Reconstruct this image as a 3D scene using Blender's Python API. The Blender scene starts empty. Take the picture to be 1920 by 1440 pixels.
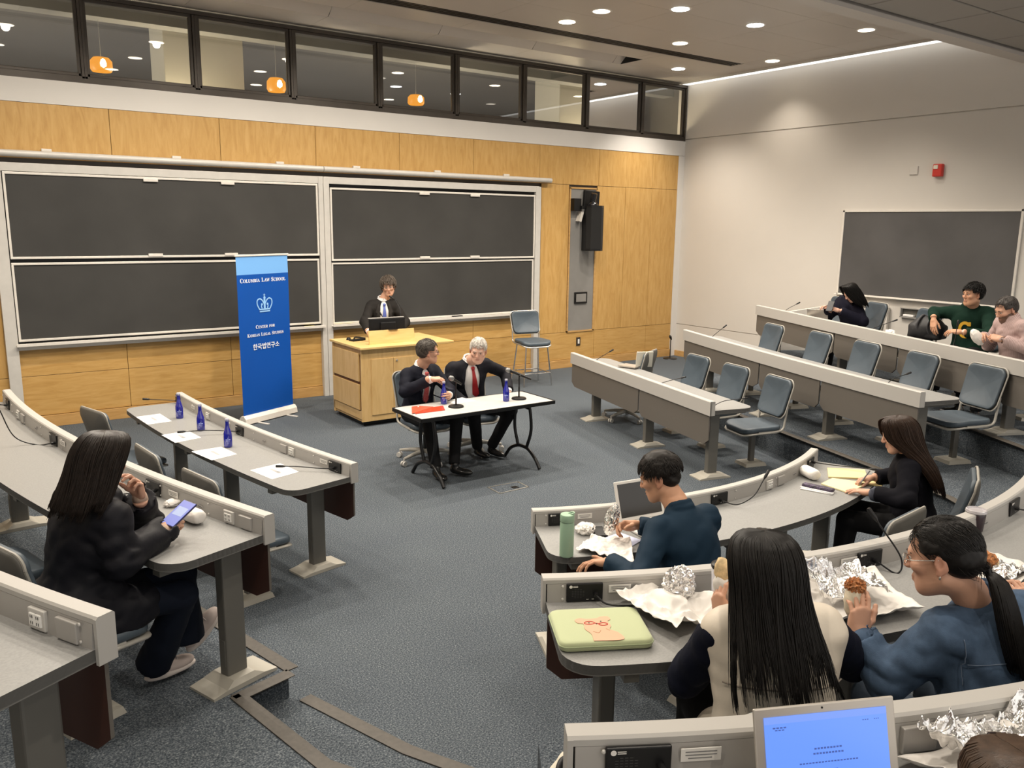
import bpy, bmesh, math, random
import numpy as np
from mathutils import Vector, Matrix, noise as mnoise
random.seed(7); RNG = np.random.default_rng(7)
scene = bpy.context.scene
COL = scene.collection
PI = math.pi
def V(*a): return np.array(a, float)
def nrm(v):
    v = np.asarray(v, float); n = np.linalg.norm(v); return v/n if n > 1e-12 else v
# ------------------------------------------------------------------ materials
MATS = {}
def mat(name, color, rough=.6, metal=0., bump=0., bscale=60., var=0., vscale=8., spec=.5, stretch=None, trans=0., coat=0., emit=None, estr=0., attr=None, sheen=0., bdist=.002, detail=4.):
    if name in MATS: return MATS[name]
    m = bpy.data.materials.new(name); m.use_nodes = True
    nt = m.node_tree; N = nt.nodes; L = nt.links
    b = N['Principled BSDF']; b.inputs['Base Color'].default_value = (*color, 1)
    b.inputs['Roughness'].default_value = rough; b.inputs['Metallic'].default_value = metal
    b.inputs['Specular IOR Level'].default_value = spec
    if trans: b.inputs['Transmission Weight'].default_value = trans
    if coat: b.inputs['Coat Weight'].default_value = coat
    if sheen: b.inputs['Sheen Weight'].default_value = sheen
    if emit: b.inputs['Emission Color'].default_value = (*emit, 1); b.inputs['Emission Strength'].default_value = estr
    tc = N.new('ShaderNodeTexCoord'); src = tc.outputs['Object']
    if stretch:
        mp = N.new('ShaderNodeMapping'); mp.inputs['Scale'].default_value = stretch
        L.new(src, mp.inputs['Vector']); src = mp.outputs['Vector']
    if attr:
        a = N.new('ShaderNodeAttribute'); a.attribute_name = attr; base = a.outputs['Color']
    else: base = None
    if var:
        n = N.new('ShaderNodeTexNoise'); n.inputs['Scale'].default_value = vscale; n.inputs['Detail'].default_value = detail
        L.new(src, n.inputs['Vector'])
        hs = N.new('ShaderNodeHueSaturation')
        mr = N.new('ShaderNodeMapRange'); mr.inputs['From Min'].default_value = .3; mr.inputs['From Max'].default_value = .7
        mr.inputs['To Min'].default_value = 1-var; mr.inputs['To Max'].default_value = 1+var
        L.new(n.outputs['Fac'], mr.inputs['Value']); L.new(mr.outputs['Result'], hs.inputs['Value'])
        if base is not None: L.new(base, hs.inputs['Color'])
        else: hs.inputs['Color'].default_value = (*color, 1)
        base = hs.outputs['Color']
    if base is not None: L.new(base, b.inputs['Base Color'])
    if bump:
        n2 = N.new('ShaderNodeTexNoise'); n2.inputs['Scale'].default_value = bscale; n2.inputs['Detail'].default_value = 3
        L.new(src, n2.inputs['Vector'])
        bp = N.new('ShaderNodeBump'); bp.inputs['Strength'].default_value = bump; bp.inputs['Distance'].default_value = bdist
        L.new(n2.outputs['Fac'], bp.inputs['Height']); L.new(bp.outputs['Normal'], b.inputs['Normal'])
    MATS[name] = m; return m
# ------------------------------------------------------------------ objects
def obj(name, me, m=None, parent=None, smooth=None):
    o = bpy.data.objects.new(name, me); COL.objects.link(o)
    if m is not None:
        ms = m if isinstance(m, (list, tuple)) else [m]
        for x in ms: me.materials.append(x)
    if parent is not None:
        o.parent = parent
        o.matrix_parent_inverse = Matrix.Identity(4)
        # geometry is given in world space; parent sits at its own place
        o.matrix_parent_inverse = parent_world(parent).inverted()
    if smooth is not None and len(me.polygons):
        me.polygons.foreach_set('use_smooth', [True]*len(me.polygons))
        if smooth < 3:
            try: me.set_sharp_from_angle(angle=smooth)
            except Exception: pass
    return o
def parent_world(o):
    m = o.matrix_basis.copy()
    if o.parent is not None: m = parent_world(o.parent) @ o.matrix_parent_inverse @ m
    return m
def tag(o, label, cat, group=None, kind=None):
    o['label'] = label; o['category'] = cat
    if group: o['group'] = group
    if kind: o['kind'] = kind
    return o
def thing(name, label, cat, loc=(0, 0, 0), group=None):
    o = bpy.data.objects.new(name, None); COL.objects.link(o); o.location = [float(v) for v in loc]
    o.empty_display_size = .1
    return tag(o, label, cat, group)
def structure(o): o['kind'] = 'structure'; return o
def copy_tree(o, M, label=None, group=None):
    """copy a thing and its parts; M moves it in world space"""
    r = o.copy(); COL.objects.link(r); r.matrix_basis = M @ o.matrix_basis
    if label: r['label'] = label
    if group: r['group'] = group
    for ch in list(o.children):
        c = ch.copy(); COL.objects.link(c); c.parent = r; c.matrix_parent_inverse = ch.matrix_parent_inverse.copy()
        for g in list(ch.children):
            d = g.copy(); COL.objects.link(d); d.parent = c; d.matrix_parent_inverse = g.matrix_parent_inverse.copy()
    return r
# ------------------------------------------------------------------ mesh builder
class MB:
    def __init__(s): s.v = []; s.f = []; s.mi = []; s.n = 0
    def add(s, verts, faces, mi=0):
        k = s.n; verts = np.asarray(verts, float).reshape(-1, 3)
        s.v.append(verts); s.n += len(verts)
        for f in faces: s.f.append([i+k for i in f]); s.mi.append(mi)
        return s
    def box(s, c, size, R=None, mi=0, bev=0.):
        c = np.asarray(c, float); h = np.asarray(size, float)/2
        if bev <= 0:
            P = np.array([[x, y, z] for x in (-1, 1) for y in (-1, 1) for z in (-1, 1)], float)*h
            F = [(0, 1, 3, 2), (4, 6, 7, 5), (0, 4, 5, 1), (2, 3, 7, 6), (0, 2, 6, 4), (1, 5, 7, 3)]
        else:
            bm = bmesh.new(); bmesh.ops.create_cube(bm, size=2)
            for v in bm.verts: v.co = Vector((v.co.x*h[0], v.co.y*h[1], v.co.z*h[2]))
            bmesh.ops.bevel(bm, geom=bm.edges[:], offset=min(bev, h.min()*.95), segments=2, affect='EDGES', profile=.5)
            bm.verts.index_update(); P = np.array([v.co[:] for v in bm.verts]); F = [[v.index for v in f.verts] for f in bm.faces]; bm.free()
        if R is not None: P = P @ np.asarray(R).T
        return s.add(P+c, F, mi)
    def tube(s, pts, r, n=10, mi=0, caps=True):
        pts = np.asarray(pts, float); m = len(pts)
        r = np.full(m, r) if np.isscalar(r) else np.asarray(r, float)
        T = np.gradient(pts, axis=0); T /= np.maximum(np.linalg.norm(T, axis=1, keepdims=True), 1e-9)
        up = V(0, 0, 1) if abs(T[0][2]) < .9 else V(1, 0, 0)
        a = nrm(np.cross(T[0], up)); A = []
        for i in range(m):
            a = nrm(a-T[i]*np.dot(a, T[i])); A.append(a)
        A = np.array(A); B = np.cross(T, A)
        th = np.linspace(0, 2*PI, n, endpoint=False)
        P = pts[:, None, :]+r[:, None, None]*(np.cos(th)[None, :, None]*A[:, None, :]+np.sin(th)[None, :, None]*B[:, None, :])
        F = [(i*n+j, i*n+(j+1) % n, (i+1)*n+(j+1) % n, (i+1)*n+j) for i in range(m-1) for j in range(n)]
        if caps: F += [tuple(range(n-1, -1, -1)), tuple((m-1)*n+j for j in range(n))]
        return s.add(P.reshape(-1, 3), F, mi)
    def lathe(s, prof, c=(0, 0, 0), n=24, mi=0, axis=None, caps=True):
        prof = np.asarray(prof, float); m = len(prof); th = np.linspace(0, 2*PI, n, endpoint=False)
        P = np.stack([prof[:, 0:1]*np.cos(th), prof[:, 0:1]*np.sin(th), np.repeat(prof[:, 1:2], n, 1)], -1).reshape(-1, 3)
        if axis is not None: P = P @ frame(axis).T
        F = [(i*n+j, i*n+(j+1) % n, (i+1)*n+(j+1) % n, (i+1)*n+j) for i in range(m-1) for j in range(n)]
        if caps: F += [tuple(range(n-1, -1, -1)), tuple((m-1)*n+j for j in range(n))]
        return s.add(P+np.asarray(c, float), F, mi)
    def prism(s, poly, z0, z1, mi=0, R=None, c=(0, 0, 0)):
        """polygon in xy extruded along z"""
        poly = np.asarray(poly, float); n = len(poly)
        P = np.r_[np.c_[poly, np.full(n, z0)], np.c_[poly, np.full(n, z1)]]
        if R is not None: P = P @ np.asarray(R).T
        F = [tuple(range(n-1, -1, -1)), tuple(range(n, 2*n))]+[(i, (i+1) % n, n+(i+1) % n, n+i) for i in range(n)]
        return s.add(P+np.asarray(c, float), F, mi)
    def quad(s, a, b, c, d, mi=0): return s.add([a, b, c, d], [(0, 1, 2, 3)], mi)
    def grid(s, P, mi=0, close_u=False):
        P = np.asarray(P, float); a, b = P.shape[:2]
        F = [(i*b+j, i*b+j+1, (i+1)*b+j+1, (i+1)*b+j) for i in range(a-1) for j in range(b-1)]
        return s.add(P.reshape(-1, 3), F, mi)
    def mesh(s, name='m'):
        me = bpy.data.meshes.new(name)
        me.from_pydata(np.concatenate(s.v).tolist(), [], s.f); me.update()
        if any(s.mi): me.polygons.foreach_set('material_index', s.mi)
        return me
    def build(s, name, m=None, parent=None, smooth=None, fix=True):
        me = s.mesh(name)
        if fix:
            bm = bmesh.new(); bm.from_mesh(me); bmesh.ops.recalc_face_normals(bm, faces=bm.faces[:]); bm.to_mesh(me); bm.free()
        return obj(name, me, m, parent, smooth)
def frame(d, up=(0, 0, 1)):
    """3x3, columns x,y,z with z along d"""
    d = nrm(d); up = np.asarray(up, float)
    if abs(np.dot(d, up)) > .98: up = V(0, 1, 0)
    x = nrm(np.cross(up, d)); return np.stack([x, np.cross(d, x), d], 1)
def rotz(a):
    c, s = math.cos(a), math.sin(a); return np.array([[c, -s, 0], [s, c, 0], [0, 0, 1.]])
def rotx(a):
    c, s = math.cos(a), math.sin(a); return np.array([[1, 0, 0], [0, c, -s], [0, s, c]])
def roty(a):
    c, s = math.cos(a), math.sin(a); return np.array([[c, 0, s], [0, 1, 0], [-s, 0, c]])
def bez(pts, n=12):
    """smooth catmull-rom through pts"""
    P = np.asarray(pts, float); P = np.vstack([2*P[0]-P[1], P, 2*P[-1]-P[-2]]); out = []
    for i in range(1, len(P)-2):
        for t in np.linspace(0, 1, n, endpoint=False):
            a, b, c, d = P[i-1], P[i], P[i+1], P[i+2]
            out.append(.5*((2*b)+(c-a)*t+(2*a-5*b+4*c-d)*t*t+(3*b-a-3*c+d)*t**3))
    out.append(P[-2]); return np.array(out)
def arc3(a, b, c, n=33):
    """points along the circle through a,b,c (2-D), by arc length"""
    a, b, c = [np.asarray(p, float) for p in (a, b, c)]
    A = np.array([[2*(b-a)[0], 2*(b-a)[1]], [2*(c-a)[0], 2*(c-a)[1]]]); o = np.linalg.solve(A, [b@b-a@a, c@c-a@a])
    r = np.linalg.norm(a-o); t0, t1, t2 = [math.atan2(*(p-o)[::-1]) for p in (a, b, c)]
    while t1-t0 > PI: t1 -= 2*PI
    while t1-t0 < -PI: t1 += 2*PI
    while t2-t1 > PI: t2 -= 2*PI
    while t2-t1 < -PI: t2 += 2*PI
    t = np.linspace(t0, t2, n); return np.c_[o[0]+r*np.cos(t), o[1]+r*np.sin(t)]
_fonts = {}
def text_mesh(s, size, O, X, Y, align='CENTER', extrude=.0004, thin=0., spacing=1., font=None):
    """lettering as mesh verts/faces in world space; O anchor, X reading direction, Y up"""
    cu = bpy.data.curves.new('lettering', 'FONT'); cu.body = s; cu.size = size; cu.align_x = align; cu.extrude = extrude
    cu.offset = thin; cu.space_character = spacing; cu.resolution_u = 3
    o = bpy.data.objects.new('tmp', cu); COL.objects.link(o)
    dg = bpy.context.evaluated_depsgraph_get(); dg.update()
    me = bpy.data.meshes.new_from_object(o.evaluated_get(dg))
    P = np.array([v.co[:] for v in me.vertices]).reshape(-1, 3); F = [tuple(p.vertices) for p in me.polygons]
    bpy.data.objects.remove(o); bpy.data.curves.remove(cu); bpy.data.meshes.remove(me)
    X = nrm(X); Y = nrm(Y); Z = np.cross(X, Y)
    return np.asarray(O, float)+P[:, 0:1]*X+P[:, 1:2]*Y+P[:, 2:3]*Z, F
# ------------------------------------------------------------------ signed distance modelling
class Sdf:
    def __init__(s, res): s.res = res; s.ops = []; s.gk = {}
    def cap(s, a, b, ra, rb=None, k=.02, g=None):
        s.ops.append(('cap', np.asarray(a, float), np.asarray(b, float), ra, ra if rb is None else rb, k, g)); return s
    def chain(s, pts, rs, k=.02, g=None):
        for i in range(len(pts)-1): s.cap(pts[i], pts[i+1], rs[i], rs[i+1], k, g)
        return s
    def flat(s, c, d, h=.07, g=None):
        s.ops.append(('bcut', np.asarray(c, float)+nrm(d)*h, np.full(3, h), frame(d), 0, .004, g)); return s
    def ell(s, c, r, R=None, k=.02, g=None, cut=False):
        s.ops.append(('cut' if cut else 'ell', np.asarray(c, float), np.asarray(r, float), np.eye(3) if R is None else np.asarray(R), 0, k, g)); return s
    def box(s, c, h, R=None, rad=.01, k=.02, cut=False, g=None):
        s.ops.append(('bcut' if cut else 'box', np.asarray(c, float), np.asarray(h, float), np.eye(3) if R is None else np.asarray(R), rad, k, g)); return s
    def bounds(s):
        lo = np.full(3, 1e9); hi = -lo
        for o in s.ops:
            if o[0] in ('cut', 'bcut'): continue
            if o[0] == 'cap':
                for p, r in ((o[1], o[3]), (o[2], o[4])): lo = np.minimum(lo, p-r); hi = np.maximum(hi, p+r)
            else:
                e = np.abs(o[3]) @ (o[2]+(o[4] if o[0] == 'box' else 0)); lo = np.minimum(lo, o[1]-e); hi = np.maximum(hi, o[1]+e)
        return lo, hi
    def mesh(s, disp=None, pad=.03):
        lo, hi = s.bounds(); lo = lo-pad; hi = hi+pad; h = s.res
        n = np.ceil((hi-lo)/h).astype(int)+1
        ax = [lo[i]+h*np.arange(n[i]) for i in range(3)]
        D = np.full(n, .2)
        groups = {}
        def region(l, u):
            i0 = np.maximum(((l-lo)/h).astype(int), 0); i1 = np.minimum(np.ceil((u-lo)/h).astype(int)+1, n)
            sl = tuple(slice(a, b) for a, b in zip(i0, i1))
            X, Y, Z = np.meshgrid(ax[0][sl[0]], ax[1][sl[1]], ax[2][sl[2]], indexing='ij')
            return sl, np.stack([X, Y, Z], -1)
        def dist(o, P):
            if o[0] == 'cap':
                a, b, ra, rb = o[1:5]; ba = b-a; L = ba@ba+1e-12
                t = np.clip(((P-a)@ba)/L, 0, 1)
                return np.linalg.norm(P-a-t[..., None]*ba, axis=-1)-(ra+(rb-ra)*t)
            q = (P-o[1]) @ o[3]
            if o[0] in ('ell', 'cut'):
                k0 = np.linalg.norm(q/o[2], axis=-1); k1 = np.linalg.norm(q/(o[2]**2), axis=-1)+1e-9
                return k0*(k0-1)/k1
            d = np.abs(q)-o[2]; return np.linalg.norm(np.maximum(d, 0), axis=-1)+np.minimum(d.max(-1), 0)-o[4]
        for o in s.ops:
            k = o[5]; m = k+3*h+.02
            if o[0] == 'cap': l = np.minimum(o[1]-o[3], o[2]-o[4])-m; u = np.maximum(o[1]+o[3], o[2]+o[4])+m
            else:
                e = np.abs(o[3]) @ (o[2]+(o[4] if 'b' == o[0][0] else 0)); l = o[1]-e-m; u = o[1]+e+m
            if np.any(u < lo) or np.any(l > hi): continue
            T = D
            if o[6] is not None:
                T = groups.setdefault(o[6], np.full(n, .2))
            sl, P = region(l, u); d = dist(o, P); e = T[sl]
            if 0 in e.shape: continue
            if o[0] in ('cut', 'bcut'):
                w = np.clip(.5-.5*(e+d)/k, 0, 1) if k > 0 else (e < -d)*1.
                T[sl] = e*(1-w)-d*w+k*w*(1-w) if k > 0 else np.maximum(e, -d)
            else:
                w = np.clip(.5+.5*(e-d)/k, 0, 1) if k > 0 else (d < e)*1.
                T[sl] = e*(1-w)+d*w-k*w*(1-w) if k > 0 else np.minimum(e, d)
        for gname, T in groups.items():
            k = s.gk.get(gname, 0)
            if k:
                w = np.clip(.5+.5*(D-T)/k, 0, 1); D = D*(1-w)+T*w-k*w*(1-w)
            else: D = np.minimum(D, T)
        if disp is not None:
            idx = np.argwhere(np.abs(D) < .035); P = lo+idx*h
            D[tuple(idx.T)] += disp(P)
        return surface_nets(D, lo, h)
def surface_nets(D, lo, h):
    I = D < 0
    n = D.shape
    c = sum(I[i:n[0]-1+i, j:n[1]-1+j, k:n[2]-1+k].astype(np.int8) for i in (0, 1) for j in (0, 1) for k in (0, 1))
    act = (c > 0) & (c < 8); idx = np.full(act.shape, -1, np.int64); cells = np.argwhere(act); idx[act] = np.arange(len(cells))
    S = np.zeros((len(cells), 3)); W = np.zeros(len(cells))
    cx, cy, cz = cells.T
    corner = {(i, j, k): D[cx+i, cy+j, cz+k] for i in (0, 1) for j in (0, 1) for k in (0, 1)}
    for a in corner:
        for axis in range(3):
            if a[axis] == 0:
                b = list(a); b[axis] = 1; b = tuple(b)
                da, db = corner[a], corner[b]; x = (da < 0) != (db < 0)
                t = np.where(x, da/np.where(x, da-db, 1), 0)
                p = np.array(a, float)[None, :].repeat(len(cells), 0); p[:, axis] += t
                S += p*x[:, None]; W += x
    P = lo+h*(cells+S/np.maximum(W, 1)[:, None])
    F = []
    for axis in range(3):
        u, w = (axis+1) % 3, (axis+2) % 3
        A = np.take(I, range(n[axis]-1), axis=axis); B = np.take(I, range(1, n[axis]), axis=axis)
        E = np.argwhere(A != B)
        if not len(E): continue
        ok = (E[:, u] > 0) & (E[:, w] > 0) & (E[:, u] < n[u]-1) & (E[:, w] < n[w]-1); E = E[ok]
        fl = I[tuple(E.T)]
        def at(du, dw):
            e = E.copy(); e[:, u] -= du; e[:, w] -= dw; return idx[tuple(e.T)]
        q = np.stack([at(1, 1), at(0, 1), at(0, 0), at(1, 0)], 1)
        q[~fl] = q[~fl][:, ::-1]; F.append(q)
    F = np.concatenate(F) if F else np.zeros((0, 4), int)
    F = F[(F >= 0).all(1)]
    return P, F
def mesh_np(name, parts, cols=None):
    """parts: list of (P,F[,mat index])"""
    me = bpy.data.meshes.new(name); k = 0; VV = []; FF = []; MI = []
    for p in parts:
        VV.append(p[0]); FF.append(np.asarray(p[1])+k); MI += [p[2] if len(p) > 2 else 0]*len(p[1]); k += len(p[0])
    VV = np.concatenate(VV); FF = np.concatenate(FF)
    me.vertices.add(len(VV)); me.vertices.foreach_set('co', VV.astype(np.float32).ravel())
    me.loops.add(FF.size); me.loops.foreach_set('vertex_index', FF.astype(np.int32).ravel())
    w = FF.shape[1]
    me.polygons.add(len(FF)); me.polygons.foreach_set('loop_start', np.arange(0, FF.size, w, dtype=np.int32))
    me.polygons.foreach_set('material_index', np.array(MI, np.int32))
    me.polygons.foreach_set('use_smooth', np.ones(len(FF), bool))
    me.update(calc_edges=True); me.validate()
    if cols is not None:
        a = me.color_attributes.new('Col', 'FLOAT_COLOR', 'POINT')
        a.data.foreach_set('color', np.c_[cols, np.ones(len(cols))].astype(np.float32).ravel())
    return me
def wob(P, f, seed=0):
    """cheap smooth pseudo noise in about -1..1"""
    r = np.random.default_rng(seed); s = np.zeros(len(P))
    for i in range(5):
        d = r.normal(size=3); d /= np.linalg.norm(d); s += np.sin(P@d*f*(1+.35*i)+r.uniform(0, 6.28)+1.3*np.sin(P@r.normal(size=3)*f*.4))/(1+.35*i)
    return s/2.6
def ridge(P, f, seed=0): return 1-2*np.abs(wob(P, f, seed))
# ------------------------------------------------------------------ special materials
def node_mat(name, fn, rough=.6):
    if name in MATS: return MATS[name]
    m = bpy.data.materials.new(name); m.use_nodes = True; nt = m.node_tree
    b = nt.nodes['Principled BSDF']; b.inputs['Roughness'].default_value = rough
    fn(nt, nt.nodes, nt.links, b); MATS[name] = m; return m
def ramp(N, stops):
    r = N.new('ShaderNodeValToRGB'); e = r.color_ramp.elements
    while len(e) < len(stops): e.new(.5)
    for x, (p, c) in zip(e, stops): x.position = p; x.color = (*c, 1)
    return r
def carpet_fn(nt, N, L, b):
    tc = N.new('ShaderNodeTexCoord'); n = N.new('ShaderNodeTexNoise'); n.inputs['Scale'].default_value = 125; n.inputs['Detail'].default_value = 3; n.inputs['Roughness'].default_value = .75
    L.new(tc.outputs['Object'], n.inputs['Vector'])
    r = ramp(N, [(.30, (.022, .028, .036)), (.46, (.060, .072, .087)), (.58, (.125, .143, .160)), (.72, (.29, .31, .325))]); L.new(n.outputs['Fac'], r.inputs['Fac'])
    n2 = N.new('ShaderNodeTexNoise'); n2.inputs['Scale'].default_value = 1.3; n2.inputs['Detail'].default_value = 2; L.new(tc.outputs['Object'], n2.inputs['Vector'])
    mx = N.new('ShaderNodeMixRGB'); mx.blend_type = 'MULTIPLY'; mx.inputs['Fac'].default_value = .35
    r2 = ramp(N, [(.3, (.75, .76, .8)), (.7, (1, 1, .97))]); L.new(n2.outputs['Fac'], r2.inputs['Fac'])
    L.new(r.outputs['Color'], mx.inputs['Color1']); L.new(r2.outputs['Color'], mx.inputs['Color2']); L.new(mx.outputs['Color'], b.inputs['Base Color'])
    bp = N.new('ShaderNodeBump'); bp.inputs['Strength'].default_value = .35; bp.inputs['Distance'].default_value = .004
    L.new(n.outputs['Fac'], bp.inputs['Height']); L.new(bp.outputs['Normal'], b.inputs['Normal']); b.inputs['Specular IOR Level'].default_value = .1
M_carpet = node_mat('carpet', carpet_fn, .95)
def wood_fn(sc, cols):
    def fn(nt, N, L, b):
        tc = N.new('ShaderNodeTexCoord'); mp = N.new('ShaderNodeMapping'); mp.inputs['Scale'].default_value = sc; L.new(tc.outputs['Object'], mp.inputs['Vector'])
        n = N.new('ShaderNodeTexNoise'); n.inputs['Scale'].default_value = 3; n.inputs['Detail'].default_value = 6; n.inputs['Roughness'].default_value = .6; n.inputs['Distortion'].default_value = .8
        L.new(mp.outputs['Vector'], n.inputs['Vector'])
        r = ramp(N, [(.33, cols[0]), (.5, cols[1]), (.68, cols[2])]); L.new(n.outputs['Fac'], r.inputs['Fac'])
        # panel to panel tone shift
        n2 = N.new('ShaderNodeTexNoise'); n2.inputs['Scale'].default_value = .55; n2.inputs['Detail'].default_value = 1; L.new(tc.outputs['Object'], n2.inputs['Vector'])
        mx = N.new('ShaderNodeMixRGB'); mx.blend_type = 'MULTIPLY'; mx.inputs['Fac'].default_value = .3
        r2 = ramp(N, [(.35, (.82, .8, .78)), (.65, (1, 1, 1))]); L.new(n2.outputs['Fac'], r2.inputs['Fac'])
        L.new(r.outputs['Color'], mx.inputs['Color1']); L.new(r2.outputs['Color'], mx.inputs['Color2']); L.new(mx.outputs['Color'], b.inputs['Base Color'])
        b.inputs['Specular IOR Level'].default_value = .4
    return fn
MAPLE = ((.455, .262, .078), (.52, .315, .103), (.565, .352, .128))
M_wood_v = node_mat('maple_upright', wood_fn((6, 6, 1.0), MAPLE), .42)
M_wood_h = node_mat('maple_level', wood_fn((1.0, 6, 8), MAPLE), .42)
M_wood_base = node_mat('maple_base', wood_fn((1.0, 6, 6), ((.45, .26, .09), (.52, .31, .115), (.57, .35, .14))), .4)
M_pod = node_mat('podium_maple', wood_fn((5, 5, 1.0), ((.52, .335, .135), (.575, .385, .165), (.615, .425, .195))), .4)
M_pod_h = node_mat('podium_top', wood_fn((1.0, 6, 6), ((.57, .38, .14), (.62, .43, .17), (.66, .47, .205))), .4)
M_white = mat('white_paint', (.60, .57, .525), .7, var=.02, vscale=1.2, bump=.05, bscale=200)
M_band = mat('grey_white_paint', (.66, .64, .61), .7, var=.02, vscale=2)
M_ceil = mat('ceiling_metal', (.54, .495, .45), .42, var=.03, vscale=.8, spec=.5)
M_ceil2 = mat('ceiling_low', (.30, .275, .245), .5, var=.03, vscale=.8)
M_bronze = mat('bronze_frame', (.055, .045, .036), .42, metal=.3, var=.1)
M_black = mat('black_plastic', (.007, .007, .0075), .4, spec=.3)
M_blackm = mat('black_metal', (.015, .015, .016), .35, metal=.4)
M_alu = mat('aluminium', (.68, .65, .60), .4, metal=.1, var=.03, vscale=30)
M_alud = mat('aluminium_grey', (.54, .525, .495), .45, metal=.1, var=.04, vscale=12)
M_board = mat('chalkboard', (.040, .039, .037), .62, var=.16, vscale=1.6, spec=.35, detail=8)
M_board2 = mat('side_chalkboard', (.085, .083, .084), .5, var=.16, vscale=1.4, spec=.4, detail=8)
M_rubber = mat('rubber_nosing', (.060, .052, .043), .6, var=.15, vscale=40)
M_greypanel = mat('grey_panel', (.215, .21, .20), .55, var=.04)
M_chrome = mat('chrome', (.75, .75, .75), .16, metal=1)
M_steel = mat('brushed_steel', (.56, .54, .5), .34, metal=.8)
def emis(name, col, s): return mat(name, (.02, .02, .02), .4, emit=col, estr=s)
M_lamp = emis('lamp_glow', (1, .9, .74), 9)
M_strip = emis('strip_glow', (1, .97, .92), .8)
M_amber = emis('amber_glow', (.95, .36, .03), .62)
M_bulb = emis('bulb_glow', (1, .78, .38), 12)
# glass pane: clear, with the reflection of the room on it
def glass_fn(nt, N, L, b):
    out = [n for n in N if n.type == 'OUTPUT_MATERIAL'][0]
    t = N.new('ShaderNodeBsdfTransparent'); t.inputs['Color'].default_value = (.80, .80, .78, 1)
    g = N.new('ShaderNodeBsdfGlossy'); g.inputs['Roughness'].default_value = .01
    f = N.new('ShaderNodeFresnel'); f.inputs['IOR'].default_value = 1.6
    m1 = N.new('ShaderNodeMath'); m1.operation = 'MULTIPLY_ADD'; m1.inputs[1].default_value = 1.6; m1.inputs[2].default_value = .06; m1.use_clamp = True
    L.new(f.outputs['Fac'], m1.inputs[0]); m = N.new('ShaderNodeMixShader'); L.new(m1.outputs['Value'], m.inputs['Fac']); L.new(t.outputs['BSDF'], m.inputs[1]); L.new(g.outputs['BSDF'], m.inputs[2]); L.new(m.outputs['Shader'], out.inputs['Surface'])
M_glass = node_mat('pane_glass', glass_fn)
M_label = mat('off_white_label', (.74, .72, .68), .6)
M_ink = mat('grey_ink', (.18, .18, .18), .7)
M_paper = mat('white_paper', (.80, .79, .77), .75)

XL, YB, ZC = -13.2, -13.4, 4.77
# ------------------------------------------------------------------ floor and tiers
T1, T2 = .27, .54
m = MB(); m.quad((XL, .2, 0), (.2, .2, 0), (.2, YB, 0), (XL, YB, 0)); structure(m.build('floor', M_carpet))
def tier(name, poly, z0, z1):
    bm = bmesh.new(); vs = [bm.verts.new((*p, z1)) for p in poly]; f = bm.faces.new(vs)
    bmesh.ops.recalc_face_normals(bm, faces=[f])
    if f.normal.z < 0: f.normal_flip()
    r = bmesh.ops.extrude_face_region(bm, geom=[f]); 
    for e in r['geom']:
        if isinstance(e, bmesh.types.BMVert): e.co.z = z0
    bmesh.ops.recalc_face_normals(bm, faces=bm.faces[:]); bmesh.ops.triangulate(bm, faces=bm.faces[:])
    me = bpy.data.meshes.new(name); bm.to_mesh(me); bm.free(); o = obj(name, me, M_carpet); structure(o); return o
R_edge1 = [(-3.22, -2.9), (-3.62, -4.0), (-4.05, -5.26), (-4.52, -6.80), (-4.76, -7.49), (-4.98, -7.83)]
C_edge1 = [(-5.6, -8.20), (-6.2, -8.42), (-6.9, -8.55), (-7.9, -8.60), (-8.7, -8.44), (-9.33, -8.14)]
A_line2 = [(-9.56, -8.50), (-9.86, -8.25), (-10.12, -7.79), (-10.25, -7.12)]
L_edge1 = [(-9.97, -7.05), (-10.10, -6.5), (-10.35, -5.4), (-10.5, -4.4), (-10.58, -3.2)]
tier('floor_1', R_edge1+C_edge1+A_line2+L_edge1+[(XL, -3.2), (XL, YB), (.1, YB), (.1, -2.9)], -.02, T1)
tread = [(-9.97, -7.05), (-9.93, -7.10), (-9.72, -7.72), (-9.45, -8.25), (-9.56, -8.50), (-9.86, -8.25), (-10.12, -7.79), (-10.25, -7.12)]
tier('floor_2', tread, -.02, T1/2)
R_edge2 = [(-1.55, -2.75), (-2.1, -4.0), (-2.75, -5.4), (-3.40, -6.93), (-3.73, -7.54), (-4.5, -8.7)]
C_edge2 = [(-6.0, -9.65), (-7.2, -9.95), (-8.3, -9.88), (-9.3, -9.62), (-10.12, -9.22)]
L_edge2 = [(-10.45, -8.95), (-10.74, -8.27), (-11.13, -7.3), (-11.45, -6.2), (-11.85, -4.0), (-11.9, -3.3)]
tier('floor_3', R_edge2+C_edge2+L_edge2+[(XL, -3.3), (XL, YB), (.1, YB), (.1, -2.75)], T1-.02, T2)
def sweep(pts, sec, mb, mi=0, closed_sec=True):
    """sweep a section of (offset to the left of travel, z) points along a 2-D path"""
    pts = np.asarray(pts, float); T = np.gradient(pts, axis=0); T /= np.linalg.norm(T, axis=1, keepdims=True)
    Nn = np.c_[-T[:, 1], T[:, 0]]; sec = np.asarray(sec, float); n = len(sec); m = len(pts)
    P = np.zeros((m, n, 3)); P[:, :, :2] = pts[:, None, :]+Nn[:, None, :]*sec[None, :, 0:1]; P[:, :, 2] = sec[None, :, 1]
    F = [(i*n+j, i*n+(j+1) % n, (i+1)*n+(j+1) % n, (i+1)*n+j) for i in range(m-1) for j in range(n if closed_sec else n-1)]
    if closed_sec: F += [tuple(range(n-1, -1, -1)), tuple((m-1)*n+j for j in range(n))]
    mb.add(P.reshape(-1, 3), F, mi)
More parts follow.
